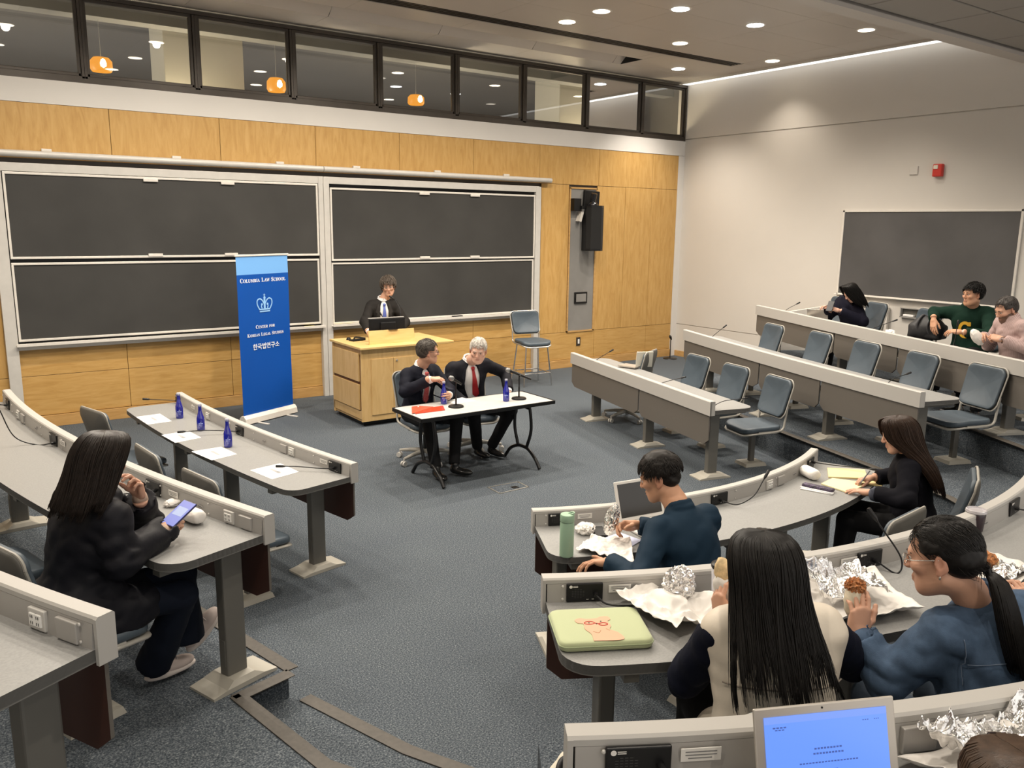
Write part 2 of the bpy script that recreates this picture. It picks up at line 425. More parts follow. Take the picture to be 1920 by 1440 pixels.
def nosing(name, path, z, side):
    m = MB(); s = side
    sweep(path, [(-.012*s, z+.006), (-.012*s, z-.045), (0, z-.045), (0, z), (.055*s, z), (.055*s, z+.004), (.03*s, z+.006)], m)
    structure(m.build(name, M_rubber))
nosing('trim_1', R_edge1+C_edge1[:-1], T1, -1)
nosing('trim_2', R_edge2, T2, -1)
nosing('trim_3', L_edge1, T1, -1)
nosing('trim_4', [(-10.25, -7.12), (-9.97, -7.05)], T1, -1)
nosing('trim_5', A_line2, T1, -1)
nosing('trim_6', [(-9.45, -8.25), (-9.72, -7.72), (-9.93, -7.10)], T1/2, -1)
# ------------------------------------------------------------------ front wall
JX = [-9.294+1.2185*k for k in range(-4, 8)]
m = MB(); m.box((XL/2, .10, 1.9), (-XL, .14, 3.8)); structure(m.build('wall_front', M_bronze))
g = .005
def panels(name, xs, z0, z1, mt, y=.012, skip=()):
    m = MB()
    for i in range(len(xs)-1):
        if i in skip: continue
        m.box(((xs[i]+xs[i+1])/2, y, (z0+z1)/2), (xs[i+1]-xs[i]-g, .024, z1-z0-g), bev=.002)
    structure(m.build(name, mt))
XE = -.14
panels('wall_front_upper_panels', JX[1:]+[XE], 2.972, 3.555, M_wood_v)
panels('wall_front_right_panels', [-3.16, -2.60, -2.0, -1.375, -.762, XE], .595, 2.972, M_wood_v, skip=(1,))
panels('wall_front_left_panels', [JX[0], -10.52], .595, 2.972, M_wood_v)
panels('wall_front_lower_panels', JX[1:]+[XE], .135, .595, M_wood_h, y=.014)
panels('wall_front_board_panels', [x for x in JX[1:] if x < -3.4]+[-3.16], .595, .96, M_wood_h, y=.014)
m = MB(); m.box(((XL+XE)/2, -.004, .066), (XE-XL, .03, .132), bev=.003); structure(m.build('baseboard_front', M_wood_base))
m = MB(); m.box((XL/2, .008, 3.68), (-XL, .03, .25)); m.box((XE/2, .008, 1.78), (-XE, .03, 3.56)); structure(m.build('wall_front_plaster', M_band))
# ------------------------------------------------------------------ clerestory windows
WX = [-13.1, -11.93, -10.71, -9.505, -8.30, -7.125, -5.918, -4.705, -3.51, -2.267, -1.05, -.005]
ZW0, ZW1 = 3.805, 4.735
for i in range(len(WX)-1):
    a, b_ = WX[i], WX[i+1]; m = MB()
    m.box(((a+b_)/2, .05, ZW0+.035), (b_-a, .11, .07)); m.box(((a+b_)/2, .05, ZW1-.02), (b_-a, .11, .04))
    for x in (a+.0145, b_-.0145): m.box((x, .05, (ZW0+ZW1)/2), (.026, .11, ZW1-ZW0-.1))
    for x in (a+.044, b_-.044): m.box((x, .05, (ZW0+ZW1)/2), (.034, .06, ZW1-ZW0-.11), bev=.006)
    for z in (ZW0+.09, ZW1-.055): m.box(((a+b_)/2, .05, z), (b_-a-.06, .06, .038), bev=.006)
    f = structure(m.build('window_%d' % (i+1), M_bronze))
    m = MB(); m.quad((a+.05, .05, ZW0+.08), (b_-.05, .05, ZW0+.08), (b_-.05, .05, ZW1-.06), (a+.05, .05, ZW1-.06)); m.build('pane', M_glass, f)
# corridor behind the clerestory
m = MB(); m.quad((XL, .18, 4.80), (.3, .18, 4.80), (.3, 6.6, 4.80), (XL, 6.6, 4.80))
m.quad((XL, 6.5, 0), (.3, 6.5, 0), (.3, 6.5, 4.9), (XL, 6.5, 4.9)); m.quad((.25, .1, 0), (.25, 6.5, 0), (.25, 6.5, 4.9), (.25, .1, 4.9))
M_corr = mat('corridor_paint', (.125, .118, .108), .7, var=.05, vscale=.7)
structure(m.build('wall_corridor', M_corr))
m = MB(); m.box((XL/2, .45, 4.67), (-XL, .25, .16)); structure(m.build('trim_7', mat('corridor_beam', (.24, .235, .21), .7)))
M_col = mat('column_cream', (.70, .67, .57), .7)
for k, (x, y, w, d) in enumerate([(-7.95, 1.25, 1.0, .7), (-1.70, 1.25, .85, .7), (-.25, 1.2, .14, .3), (-13, 1.6, .9, .7)]):
    m = MB(); m.box((x, y, 2.4), (w, d, 4.8), bev=.01)
    structure(m.build('wall_column_%d' % (k+1), M_col))
places = ['behind the second window from the left', 'behind the third window, beside its right mullion', 'behind the fifth window from the left', 'behind the eighth window, nearest the right wall']
for (x, z, h), pl in zip([(-9.243, 4.10, .155), (-7.165, 4.085, .17), (-5.095, 4.09, .135), (-.946, 4.08, .125)], places):
    y = .5
    t = thing('pendant_lamp', 'amber glass pendant lamp glowing '+pl, 'lamp', (x, y, z), 'amber lamps behind the clerestory windows')
    m = MB(); m.lathe([(.105, -h/2), (.122, -h*.3), (.118, h*.25), (.085, h/2)], (x, y, z), 20, caps=False); m.build('glass_shade', M_amber, t, smooth=1.)
    m = MB(); m.lathe([(.002, -.05), (.03, -.03), (.034, .0), (.02, .04), (.002, .05)], (x, y-.125, z), 12); m.build('bulb', M_bulb, t, smooth=3.2)
    m = MB(); m.tube([(x, y, z+h/2), (x, y, 4.8)], .002, 6); m.lathe([(.05, 0), (.05, .02)], (x, y, 4.78)); m.build('stem', M_alud, t)
# ------------------------------------------------------------------ right wall
m = MB()
m.box((.10, YB/2, (3.835+.59)/2), (.2, -YB+.4, 3.835-.59-.01)); m.box((.10, YB/2, (3.845+4.95)/2), (.2, -YB+.4, 4.95-3.845)); m.box((.10, YB/2, .292), (.2, -YB+.4, .585)); m.box((.12, YB/2, 2), (.2, -YB+.4, 4))
structure(m.build('wall_right', M_white))
m = MB(); m.box((-.008, -2.9/2, .05), (.016, 2.9, .1)); structure(m.build('baseboard_right', M_wood_base))
m = MB(); m.quad((XL, .2, 0), (XL, YB, 0), (XL, YB, 4.9), (XL, .2, 4.9)); structure(m.build('wall_left', M_white))
# curved upstand of the ramp behind the last row
m = MB(); P = bez([(-1.15, -2.75, 0), (-.72, -2.95, 0), (-.38, -3.22, 0), (-.12, -3.55, 0), (-.05, -4.1, 0)], 8)
zt = np.interp(np.linspace(0, 1, len(P)), [0, .55, 1], [1.04, 1.21, 1.24])
for a, b_, za, zb in zip(P[:-1], P[1:], zt[:-1], zt[1:]):
    d = nrm(b_-a); n = V(-d[1], d[0], 0)*.035
    q = [a+n, a-n, b_-n, b_+n]; zz = [za, za, zb, zb]
    m.add([(*p[:2], .5) for p in q]+[(*p[:2], z) for p, z in zip(q, zz)], [(0, 1, 2, 3), (4, 7, 6, 5), (0, 4, 5, 1), (1, 5, 6, 2), (2, 6, 7, 3), (3, 7, 4, 0)])
structure(m.build('wall_ramp', M_white))
# ------------------------------------------------------------------ ceiling
m = MB(); th = .04
xs = [XL]+[XL+.2+1.53*k for k in range(1, 9)]+[.1]; xs = sorted(set(x for x in xs if x <= .1))
def slab(x0, x1, y0, y1, z): m.box(((x0+x1)/2, (y0+y1)/2, z+th/2), (x1-x0-.004, abs(y1-y0)-.004, th))
YE = -5.56
ys = [.1, -.58]
for i in range(len(xs)-1): slab(xs[i], xs[i+1], .08, -.58, ZC)
TX = -2.12
for x0, x1 in [(a, min(b_, TX)) for a, b_ in zip(xs[:-1], xs[1:]) if a < TX]: slab(x0, x1, -1.06, -1.52, ZC)
slab(TX, .1, -.58, -1.52, ZC)
for x0, x1 in zip(xs[:-1], xs[1:]):
    for y0, y1 in zip([-1.78, -2.55, -3.32, -4.09, -4.86], [-2.55, -3.32, -4.09, -4.86, -5.7]): slab(x0, x1, y0, y1, ZC)
slab(-.70, .1, -1.52, -1.78, ZC)
structure(m.build('ceiling', M_ceil))
m = MB(); m.box((XL/2, -3, 5.05), (-XL+.4, 7.4, .06)); structure(m.build('ceiling_1', M_ceil2))
# trough with sloping faces, seamed
m = MB()
for x0, x1 in [(a, min(b_, TX)) for a, b_ in zip(xs[:-1], xs[1:]) if a < TX]:
    a, b_ = x0+.004, x1-.004
    m.quad((a, -.58, ZC), (b_, -.58, ZC), (b_, -.74, ZC+.13), (a, -.74, ZC+.13)); m.quad((a, -.74, ZC+.13), (b_, -.74, ZC+.13), (b_, -1.07, ZC+.14), (a, -1.07, ZC+.14)); m.quad((a, -1.06, ZC), (b_, -1.06, ZC), (b_, -1.07, ZC+.14), (a, -1.07, ZC+.14))
structure(m.build('ceiling_2', M_ceil))
m = MB(); m.quad((TX, -.58, ZC), (TX, -1.06, ZC), (TX, -1.06, ZC+.2), (TX, -.58, ZC+.2)); structure(m.build('ceiling_3', M_black))
# lower rear ceiling with its edge strip
ZL = 4.31
m = MB(); m.box((XL/2, -5.62, (ZL+ZC)/2+.05), (-XL+.2, .14, ZC-ZL+.1)); m.box((XL/2, -5.655, ZL+.012), (-XL+.2, .19, .04)); structure(m.build('ceiling_4', M_ceil))
m = MB()
ys = [-5.775, -6.36, -7.5, -8.64, -9.78, -10.9, -12.1, YB]; xl = [XL, -12.2, -11, -9.8, -8.6, -7.4, -6.2, -5.0, -3.85, -2.72, -1.5, .1]
for y0, y1 in zip(ys[:-1], ys[1:]):
    for x0, x1 in zip(xl[:-1], xl[1:]):
        m.box(((x0+x1)/2, (y0+y1)/2, ZL+.055), (x1-x0-.02, abs(y1-y0)-.02, .03), bev=.008)
structure(m.build('ceiling_5', M_ceil2))
m = MB(); m.box((XL/2, (YB-5.7)/2, ZL+.11), (-XL+.2, 7.9, .04)); structure(m.build('ceiling_6', M_ceil2))
# linear slot diffuser
t = thing('ceiling_vent', 'long dark linear air slot running along the ceiling towards the right wall', 'air vent', (-5, -1.65, ZC))
m = MB(); m.box((-6.95, -1.65, ZC+.06), (12.5, .26, .02)); m.build('backing', M_black, t)
for k in range(5):
    m = MB(); m.box((-6.95, -1.765+.058*k, ZC+.022), (12.5, .02 if k else .035, .035)); m.build('slat', M_bronze if k else M_ceil, t)
# downlights
LP = [(-4.46, -2.16), (-4.47, -2.80), (-3.83, -3.43), (-2.51, -2.18), (-2.55, -3.46), (-1.165, -.875), (-.56, -2.19), (-1.28, -4.15)]
LDESC = ['left one of the close pair above the air slot', 'right one of the close pair left of centre on the ceiling', 'bright one at the top edge, right of the close pair', 'beside the air slot, above the window corner', 'bright one right of the top-edge light', 'lowest one, between the air slot and the windows', 'touching the right wall light strip', 'dim one beside the low ceiling edge at far right']
M_dim = emis('lamp_dim', (1, .88, .72), 1.6); M_brt = emis('lamp_bright', (.96, .98, 1), 11); M_wrm = emis('lamp_warm', (1, .87, .66), 6)
LM = [M_wrm, M_dim, M_brt, M_wrm, M_brt, M_brt, M_wrm, M_dim]
EXTRA = [(-6.3, -2.2), (-6.3, -3.5), (-8.2, -2.2), (-8.2, -3.6), (-10, -2.3), (-10, -3.8), (-11.8, -3.2), (-5.9, -4.9), (-8.3, -4.9), (-10.6, -4.9), (-3.2, -4.95)]
LOW = [(-2.0, -6.9), (-4.2, -7.0), (-6.5, -7.0), (-9.0, -7.0), (-11.4, -7.0), (-2.0, -9.2), (-4.4, -9.3), (-6.9, -9.3), (-9.2, -9.2), (-11.5, -9.4), (-3.2, -11.6), (-6.6, -11.7), (-9.9, -11.8)]
def downlight(x, y, z, mt, label):
    t = thing('downlight', label, 'ceiling light', (x, y, z), 'round recessed ceiling downlights')
    m = MB(); m.lathe([(.125, -.006), (.128, 0), (.103, 0), (.1, -.008), (.1, .05), (.128, .05)], (x, y, z+.004), 28); m.build('trim_ring', M_alu, t, smooth=.6)
    m = MB(); m.lathe([(.001, -.001), (.05, -.0015), (.1, -.004), (.1, .0), (.001, .0)], (x, y, z-.0015), 28); m.build('lens', mt, t, smooth=.6)
    return t
def lamp(x, y, z, e, col=(1, .895, .76), ang=125, r=.05, blend=.9):
    l = bpy.data.lights.new('downlight_beam', 'SPOT'); l.energy = e; l.color = col; l.spot_size = math.radians(ang); l.spot_blend = blend; l.shadow_soft_size = r
    o = bpy.data.objects.new('downlight_beam', l); COL.objects.link(o); o.location = (x, y, z); return o
E1, E2 = 95, 62
for (x, y), d, mt in zip(LP, LDESC, LM):
    downlight(x, y, ZC, mt, 'round recessed ceiling downlight, '+d)
    e = {id(M_dim): .35, id(M_brt): 1.25, id(M_wrm): 1.0}[id(mt)]
    if x > -.9: e *= .3
    lamp(x, y, ZC-.03, E1*e*1.15, (1, .9, .78) if mt is M_brt else (1, .885, .745), ang=105 if x > -1.3 else (160 if y > -2.5 else 135))
for x, y in EXTRA:
    downlight(x, y, ZC, M_wrm, 'round recessed ceiling downlight over the seating, mirrored in the windows'); lamp(x, y, ZC-.03, E1*(1.12 if y > -2.5 else 1.05), ang=165 if y > -2.5 else 140, blend=.6)
for x, y in LOW:
    downlight(x, y, ZL+.04, M_wrm, 'round recessed downlight in the low rear ceiling'); lamp(x, y, ZL+.0, E2)
t = thing('ceiling_strip_light', 'long white light strip along the top of the right wall', 'ceiling light', (-.06, -2.2, ZC))
m = MB(); m.box((-.105, -2.78, ZC-.016), (.15, 5.5, .03)); m.build('diffuser', M_strip, t)
m = MB(); m.box((-.188, -2.78, ZC-.014), (.012, 5.52, .036)); m.build('housing', M_alu, t)
# corridor light
for x in (-11.5, -8.3, -4.8, -1.6):
    l = bpy.data.lights.new('corridor_beam', 'POINT'); l.energy = 42; l.color = (1, .85, .6); l.shadow_soft_size = .15
    o = bpy.data.objects.new('corridor_beam', l); COL.objects.link(o); o.location = (x, .75, 3.4)
w = bpy.data.worlds.new('world'); scene.world = w; w.use_nodes = True
w.node_tree.nodes['Background'].inputs[0].default_value = (1, .95, .89, 1); w.node_tree.nodes['Background'].inputs[1].default_value = .62
# ------------------------------------------------------------------ camera
cam = bpy.data.cameras.new('camera'); cam.sensor_fit = 'HORIZONTAL'; cam.sensor_width = 36; cam.lens = 1543.738/1920*36; cam.clip_start = .05
yaw, pitch, roll = .619233, .191365, .012266
cy, sy, cp, sp = math.cos(yaw), math.sin(yaw), math.cos(pitch), math.sin(pitch)
fw = V(sy*cp, cy*cp, -sp); rr = V(cy, -sy, 0); uu = np.cross(rr, fw)
r2 = math.cos(roll)*rr+math.sin(roll)*uu; u2 = -math.sin(roll)*rr+math.cos(roll)*uu
CAM = V(-11.17537, -10.51597, 2.335)
co = bpy.data.objects.new('camera', cam); COL.objects.link(co)
Mx = np.eye(4); Mx[:3, 0] = r2; Mx[:3, 1] = u2; Mx[:3, 2] = -fw; Mx[:3, 3] = CAM
co.matrix_world = Matrix(Mx.tolist()); scene.camera = co
scene.view_settings.view_transform = 'Standard'; scene.view_settings.look = 'None'; scene.view_settings.gamma = 1; scene.view_settings.exposure = 1.1
M_top = mat('desk_laminate', (.262, .262, .256), .42, var=.10, vscale=140, spec=.4)
M_edge = mat('desk_edge', (.150, .146, .136), .5)
M_rim = mat('desk_rim', (.43, .415, .39), .5, bump=.06, bscale=400)
M_serv = mat('service_metal', (.37, .355, .335), .42, metal=.1, var=.03, vscale=3)
M_mod = mat('modesty_grey', (.118, .106, .092), .55, bump=.04, bscale=500)
M_maho = mat('mahogany_back', (.050, .017, .011), .5)
M_leg = mat('desk_leg', (.125, .120, .106), .5)
M_plate = mat('foot_plate', (.40, .38, .33), .5)
M_vinyl = mat('blue_grey_vinyl', (.064, .085, .106), .48, var=.08, vscale=9, bump=.08, bscale=250)
M_shell = mat('chair_shell', (.36, .345, .31), .5)
M_shelld = mat('chair_shell_dark', (.125, .122, .112), .5)
M_outlet = mat('outlet_white', (.80, .79, .76), .4)
SCREW = lambda m, p, n, r=.005: m.lathe([(.0005, .0035), (r*.7, .003), (r, .001), (r, -.001)], p, 8, axis=n)
class Row:
    def __init__(s, a, b, c, rz, side, z0):
        s.P = arc3(a, b, c, 61); s.rz = rz; s.dz = rz-.09; s.side = side; s.z0 = z0
        s.L = np.r_[0, np.cumsum(np.linalg.norm(np.diff(s.P, axis=0), axis=1))]
        T = np.gradient(s.P, axis=0); T /= np.linalg.norm(T, axis=1, keepdims=True); s.T = T; s.N = np.c_[-T[:, 1], T[:, 0]]*side
    def at(s, d):
        f = lambda A: np.array([np.interp(d, s.L, A[:, 0]), np.interp(d, s.L, A[:, 1])])
        p = f(s.P)
        if d < 0: p = s.P[0]+s.T[0]*d
        if d > s.L[-1]: p = s.P[-1]+s.T[-1]*(d-s.L[-1])
        return p, nrm(f(s.T)), nrm(f(s.N))
    def pt(s, d, q, z):
        p, t, n = s.at(d); return V(*(p+n*q), z)
    def sub(s, d0, d1, n=25):
        return np.array([s.at(d)[0] for d in np.linspace(d0, d1, n)])
DESK_PARTS = {}
def desk_row(key, a, b, c, rz, side, z0, label, group='curved lecture desk rows', legs=(), joints=(), mics=(), outlets=(), blanks=(), labels=(), depth=.53, ovals=(), pan=.42):
    R = Row(a, b, c, rz, side, z0); Ln = R.L[-1]; dz = R.dz; sd = side
    p, t_, n_ = R.at(Ln/2)
    T = thing('lecture_desk', label, 'desk', (*(p+n_*.2), z0), group); DESK_PARTS[key] = (R, T)
    # desktop
    out = R.sub(0, Ln, 41); inn = np.array([R.pt(d, depth-.02, 0)[:2] for d in np.linspace(0, Ln, 41)]); out = np.array([R.pt(d, .03, 0)[:2] for d in np.linspace(0, Ln, 41)])
    cr = .11
    def corner(d_end, sgn):
        pts = []
        for a_ in np.linspace(0, PI/2, 7):
            pts.append(R.pt(d_end-sgn*cr*(1-math.cos(a_)) if False else d_end-sgn*(cr-cr*math.cos(a_)), depth-.02-cr+cr*math.sin(a_), 0)[:2])
        return pts
    i0 = [R.pt(d, depth-.02, 0)[:2] for d in np.linspace(cr, Ln-cr, 39)]
    edge = [out[0]]+corner(0, -1)+i0+corner(Ln, 1)[::-1]+[out[-1]]
    poly = np.array(list(out[::-1])+edge[1:-1])
    m = MB(); bm = bmesh.new(); f = bm.faces.new([bm.verts.new((*q, dz)) for q in poly]); bmesh.ops.recalc_face_normals(bm, faces=[f])
    if f.normal.z < 0: f.normal_flip()
    r = bmesh.ops.extrude_face_region(bm, geom=[f])
    for e in r['geom']:
        if isinstance(e, bmesh.types.BMVert): e.co.z = dz-.032
    bmesh.ops.recalc_face_normals(bm, faces=bm.faces[:]); bmesh.ops.triangulate(bm, faces=[x for x in bm.faces if len(x.verts) > 4])
    me = bpy.data.meshes.new('desktop'); bm.to_mesh(me); bm.free(); top = obj('desktop', me, M_top, T)
    m = MB(); sec = [(0, dz-.001)]+[(.020*math.cos(q)*1.0, dz-.018+.018*math.sin(q)) for q in np.linspace(PI/2, -PI/2, 8)]+[(0, dz-.036)]
    sweep(edge, [(-x*-sd*(-1), z) for x, z in sec], m); m.build('edge_band', M_edge, top, smooth=.7)
    # rim
    m = MB(); w = .055
    sweep(R.sub(-.012, Ln+.012, 45), [(sd*q, z) for q, z in [(0, rz-.135), (0, rz-.006), (.006, rz), (w-.006, rz), (w, rz-.006), (w, rz-.02), (.02, rz-.02), (.02, rz-.135)]], m)
    for d in (-.012, Ln): # end faces
        o_ = R.at(d+.006); m.box((*(o_[0]+o_[2]*.0295), rz-.0705), (.012, .053, .129), R=np.column_stack([V(*o_[1], 0), V(*o_[2], 0), V(0, 0, 1)]))
    rim = m.build('front_rim', M_rim, T, smooth=.5)
    m = MB(); sweep(R.sub(.004, Ln-.004, 41), [(sd*q, z) for q, z in [(.022, dz-.03), (.022, rz-.021), (.055, rz-.021), (.062, dz+.001), (.062, dz-.03)]], m)
    sp = m.build('service_panel', M_serv, T, smooth=.5)
    def loc(d): return R.at(d)
    def plate(name, d, w_, h_, zc, m_, th=.006, par=sp, q=.0625, bev=.003):
        p_, t2, n2 = loc(d); Rm = np.column_stack([V(*t2, 0), V(*n2, 0), V(0, 0, 1)])
        mb = MB(); mb.box((*(p_+n2*(q)), zc), (w_, th*2, h_), R=Rm, bev=bev); return mb.build(name, m_, par), Rm
    zc = dz+.034; hh = .060
    for d in np.arange(.06, Ln-.03, .42):
        for z in (dz+.013, dz+.062): m = MB(); p_, t2, n2 = loc(d); SCREW(m, V(*(p_+n2*.0625), z), V(*n2, 0)); m.build('screw', M_alud, sp)
    for d in outlets:
        o_, Rm = plate('power_outlet', d, .072, hh, zc, M_alud); p_, t2, n2 = loc(d)
        mb = MB()
        for x in (-.013, .013): mb.box((*(p_+n2*.070+t2*x), zc), (.025, .006, .036), R=Rm, bev=.002)
        rc = mb.build('receptacle', M_outlet, o_)
        mb = MB()
        for x in (-.013, .013):
            for z in (-.009, .009):
                for e in (-.004, .004): mb.box((*(p_+n2*.0735+t2*(x+e)), zc+z), (.0018, .001, .008), R=Rm)
        mb.build('slots', M_black, rc)
    for d in blanks: plate('blank_cover', d, .086, hh, zc, M_serv if True else M_alud, th=.007)
    for d in ovals:
        p_, t2, n2 = loc(d); mb = MB(); th = np.linspace(0, 2*PI, 20, endpoint=False)
        Rm = np.column_stack([V(*t2, 0), V(0, 0, 1), V(*n2, 0)]); mb.prism([(.022*math.cos(a_), .008*math.sin(a_)) for a_ in th], 0, .002, R=Rm, c=(*(p_+n2*.061), zc)); ob = mb.build('oval_port', M_serv, sp)
        mb = MB()
        for x in (-.012, 0, .012): mb.lathe([(.001, .0012), (.0035, .001), (.0035, -.001)], V(*(p_+n2*.0635+t2*x), zc), 8, axis=V(*n2, 0))
        mb.build('port_pins', M_ink, ob)
    for d in labels:
        o_, Rm = plate('instruction_label', d, .085, .030, zc+.012, M_label, th=.0012); p_, t2, n2 = loc(d); rd = t2 if np.cross(V(*t2, 0), V(0, 0, 1))@V(*n2, 0) > 0 else -t2
        mb = MB()
        for k in range(3): mb.box((*(p_+n2*.0640+rd*(-.002 if k == 2 else 0)), zc+.012+.007-.007*k), (.066 if k < 2 else .05, .0006, .0022), R=Rm)
        mb.build('small_print', M_ink, o_)
    for mc in mics:
        d, kind = mc[0], mc[1]
        o_, Rm = plate('speaker_panel', d, .135, .070, dz+.037, M_black, th=.005); p_, t2, n2 = loc(d); rd = t2 if np.cross(V(*t2, 0), V(0, 0, 1))@V(*n2, 0) > 0 else -t2
        mb = MB(); c0 = V(*(p_+n2*.0685-rd*.052), dz+.062); mb.lathe([(.0005, .0006), (.006, .0005), (.006, 0)], c0, 14, axis=V(*n2, 0))
        for k in range(2): mb.box(c0+V(*rd, 0)*.017+V(0, 0, .002-.004*k), (.018, .0006, .0018), R=Rm)
        for x in (.01, .03): mb.box(V(*(p_+n2*.0685+rd*x), dz+.012), (.008, .0006, .0016), R=Rm)
        mb.build('printed_mark', M_label, o_)
        mb = MB()
        for k in range(6):
            for j in range(5):
                if abs(k-2.5)+abs(j-2) < 4.2: mb.box(V(*(p_+n2*.0680-rd*(.045-.010*j)), dz+.050-.0062*k), (.0065, .0006, .0022), R=Rm)
        mb.build('grille_slots', mat('grille_dark', (.03, .03, .03), .7), o_)
        W = lambda x, q, z: V(*(p_+rd*x+n2*q), dz+z)
        pts = bez([W(*g_) for g_ in mc[2]], 10)
        mb = MB(); mb.tube([W(mc[2][0][0], .066, mc[2][0][2]), W(mc[2][0][0], .085, mc[2][0][2])], .009, 10)
        rad = np.full(len(pts), .0036); mb.tube(pts, rad, 8)
        a_ = pts[-1]; dr = nrm(pts[-1]-pts[-4]); mb.tube([a_, a_+dr*.012, a_+dr*.02, a_+dr*.062, a_+dr*.066], [.0036, .007, .0092, .0092, .006], 10)
        mb.build('gooseneck_microphone', M_blackm, T, smooth=.8)
    # modesty panels
    cuts = [0.0]+list(joints)+[Ln]
    for d0, d1 in zip(cuts[:-1], cuts[1:]):
        m = MB(); a0 = d0+.012; a1 = d1-.012; n = 21; ds = np.linspace(a0, a1, n); r_ = .05
        for q, mi in ((.014, 0), (.026, 1)):
            P = []
            for d in ds:
                e = min(d-a0, a1-d); lift = r_-math.sqrt(max(0, r_*r_-(r_-min(e, r_))**2)) if e < r_ else 0
                P.append([R.pt(d, q, rz-.128), R.pt(d, q, rz-pan+lift)])
            P = np.array(P); k = len(P); v = P.reshape(-1, 3); F = [(2*i, 2*i+1, 2*i+3, 2*i+2) for i in range(k-1)]
            m.add(v, F, mi)
        # rims between the two skins
        A = np.array([[R.pt(d, q, rz-pan) for q in (.014, .026)] for d in ds[2:-2]]); m.grid(A, 0)
        for d in (a0, a1): m.quad(R.pt(d, .014, rz-.128), R.pt(d, .026, rz-.128), R.pt(d, .026, rz-pan+r_), R.pt(d, .014, rz-pan+r_), 0)
        m.build('modesty_panel', [M_mod, M_maho], T, fix=False)
    for d in legs:
        p_, t2, n2 = loc(d); Rm = np.column_stack([V(*t2, 0), V(*n2, 0), V(0, 0, 1)]); c_ = p_+n2*.15
        m = MB(); m.box((*c_, (z0+.03+dz-.034)/2), (.06, .105, dz-.034-z0-.03), R=Rm, bev=.008)
        m.box((*(p_+n2*.28), dz-.055), (.05, .42, .04), R=Rm)
        m.box((*(c_+n2*.0535), z0+.15), (.038, .004, .13), R=Rm, bev=.0015)
        lg = m.build('leg', M_leg, T)
        m = MB(); prof = [(-.17, 0), (-.17, .012), (-.10, .022), (-.055, .045), (.055, .045), (.10, .022), (.17, .012), (.17, 0)]
        Q = []
        for x in (-1, 1):
            Q.append([V(*c_, z0)+Rm @ V(x*(.09 if abs(y) > .06 else .075), y, z) for y, z in prof])
        Q = np.array(Q); k = len(prof); m.add(Q.reshape(-1, 3), [(i, i+1, k+i+1, k+i) for i in range(k-1)]+[tuple(range(k)), tuple(range(2*k-1, k-1, -1)), (0, k-1, 2*k-1, k)]); m.build('foot_plate', M_plate, lg)
    return R, T
low = lambda dx, reach, h=.03: [(.03, .085, .030), (.03+dx*.25, .12, .022+h*.3), (.03+dx*.7, reach*.75, .018+h*.7), (.03+dx, reach, .018+h)]
desk_row('L1', (-9.33, -2.69), (-9.19, -4.4), (-8.96, -5.65), .78, -1, 0, 'grey curved front desk at left, with four white papers and three blue bottles', legs=(.35, 1.5, 2.72), joints=(1.5,),
    mics=[(.06, '', [(.0, .085, .03), (-.05, .16, .035), (-.08, .28, .05)]), (1.5, '', [(-.02, .085, .03), (-.1, .15, .03), (-.17, .28, .04), (-.20, .40, .045)]), (2.83, '', [(.0, .085, .03), (-.08, .13, .024), (-.2, .22, .03), (-.25, .28, .034)])], outlets=(.86, 2.30), blanks=(2.19,), labels=(2.70, .5), ovals=(.68, 1.3, 1.9))
desk_row('L2', (-10.72, -3.32), (-10.49, -5.3), (-10.01, -7.05), 1.06, -1, T1, 'grey curved second-row desk at left where the woman in the black coat sits', legs=(.9, 2.3, 3.68), joints=(1.9,),
    mics=[(.29, '', [(0, .085, .03), (-.1, .14, .03), (-.2, .2, .04)]), (1.58, '', [(.03, .085, .02), (-.08, .14, .0), (-.14, .24, .06), (-.16, .30, .24)]), (2.93, '', [(.03, .085, .03), (-.05, .16, .02), (-.12, .24, .02)])], outlets=(.71, 3.58), blanks=(.85, 3.70), labels=(3.12, 1.75), ovals=(1.2, 2.4, 3.35))
desk_row('L3', (-11.6, -6.2), (-11.27, -7.35), (-10.86, -8.27), 1.33, -1, T2, 'grey curved third-row desk end cut off by the lower left corner of the photo', legs=(.8, 2.08), joints=(1.0,),
    mics=[(1.2, '', low(-.1, .3))], outlets=(1.985,), blanks=(2.11,), ovals=(1.6,))
desk_row('R1', (-4.66, -2.64), (-5.05, -4.1), (-5.44, -5.58), .77, 1, 0, 'grey curved front desk at right, its dark panel facing the table', legs=(.45, 1.72, 2.9), joints=(1.72,),
    mics=[(.46, '', [(0, .085, .03), (-.03, .15, .09), (-.06, .26, .16)]), (1.93, '', [(0, .085, .03), (-.05, .2, .075), (-.08, .33, .105)]), (2.95, '', [(-.03, .085, .03), (-.03, .2, .07), (-.03, .40, .08)])])
desk_row('R2', (-3.06, -3.02), (-3.82, -5.0), (-4.47, -6.99), 1.0, 1, T1, 'grey curved second-row desk at right with five empty chairs behind it', legs=(.5, 1.88, 2.95, 4.1), joints=(1.88, 2.95),
    mics=[(.57, '', [(0, .085, .03), (-.02, .15, .1), (-.04, .24, .18)]), (3.72, '', [(0, .085, .03), (.03, .2, .09), (.03, .34, .13)])])
desk_row('R3', (-1.45, -2.9), (-2.6, -5.3), (-3.9, -8.1), 1.24, 1, T2, 'grey curved last-row desk at right with three people seated behind it', legs=(.4, 2.05, 3.27, 4.71), joints=(2.05, 3.27, 4.71),
    mics=[(.61, '', [(0, .085, .03), (-.03, .15, .1), (-.05, .25, .16)]), (2.56, '', [(.0, .085, .03), (-.06, .2, .1), (-.12, .32, .16)]), (3.98, '', [(0, .085, .03), (.02, .12, .12), (.03, .14, .26)])])
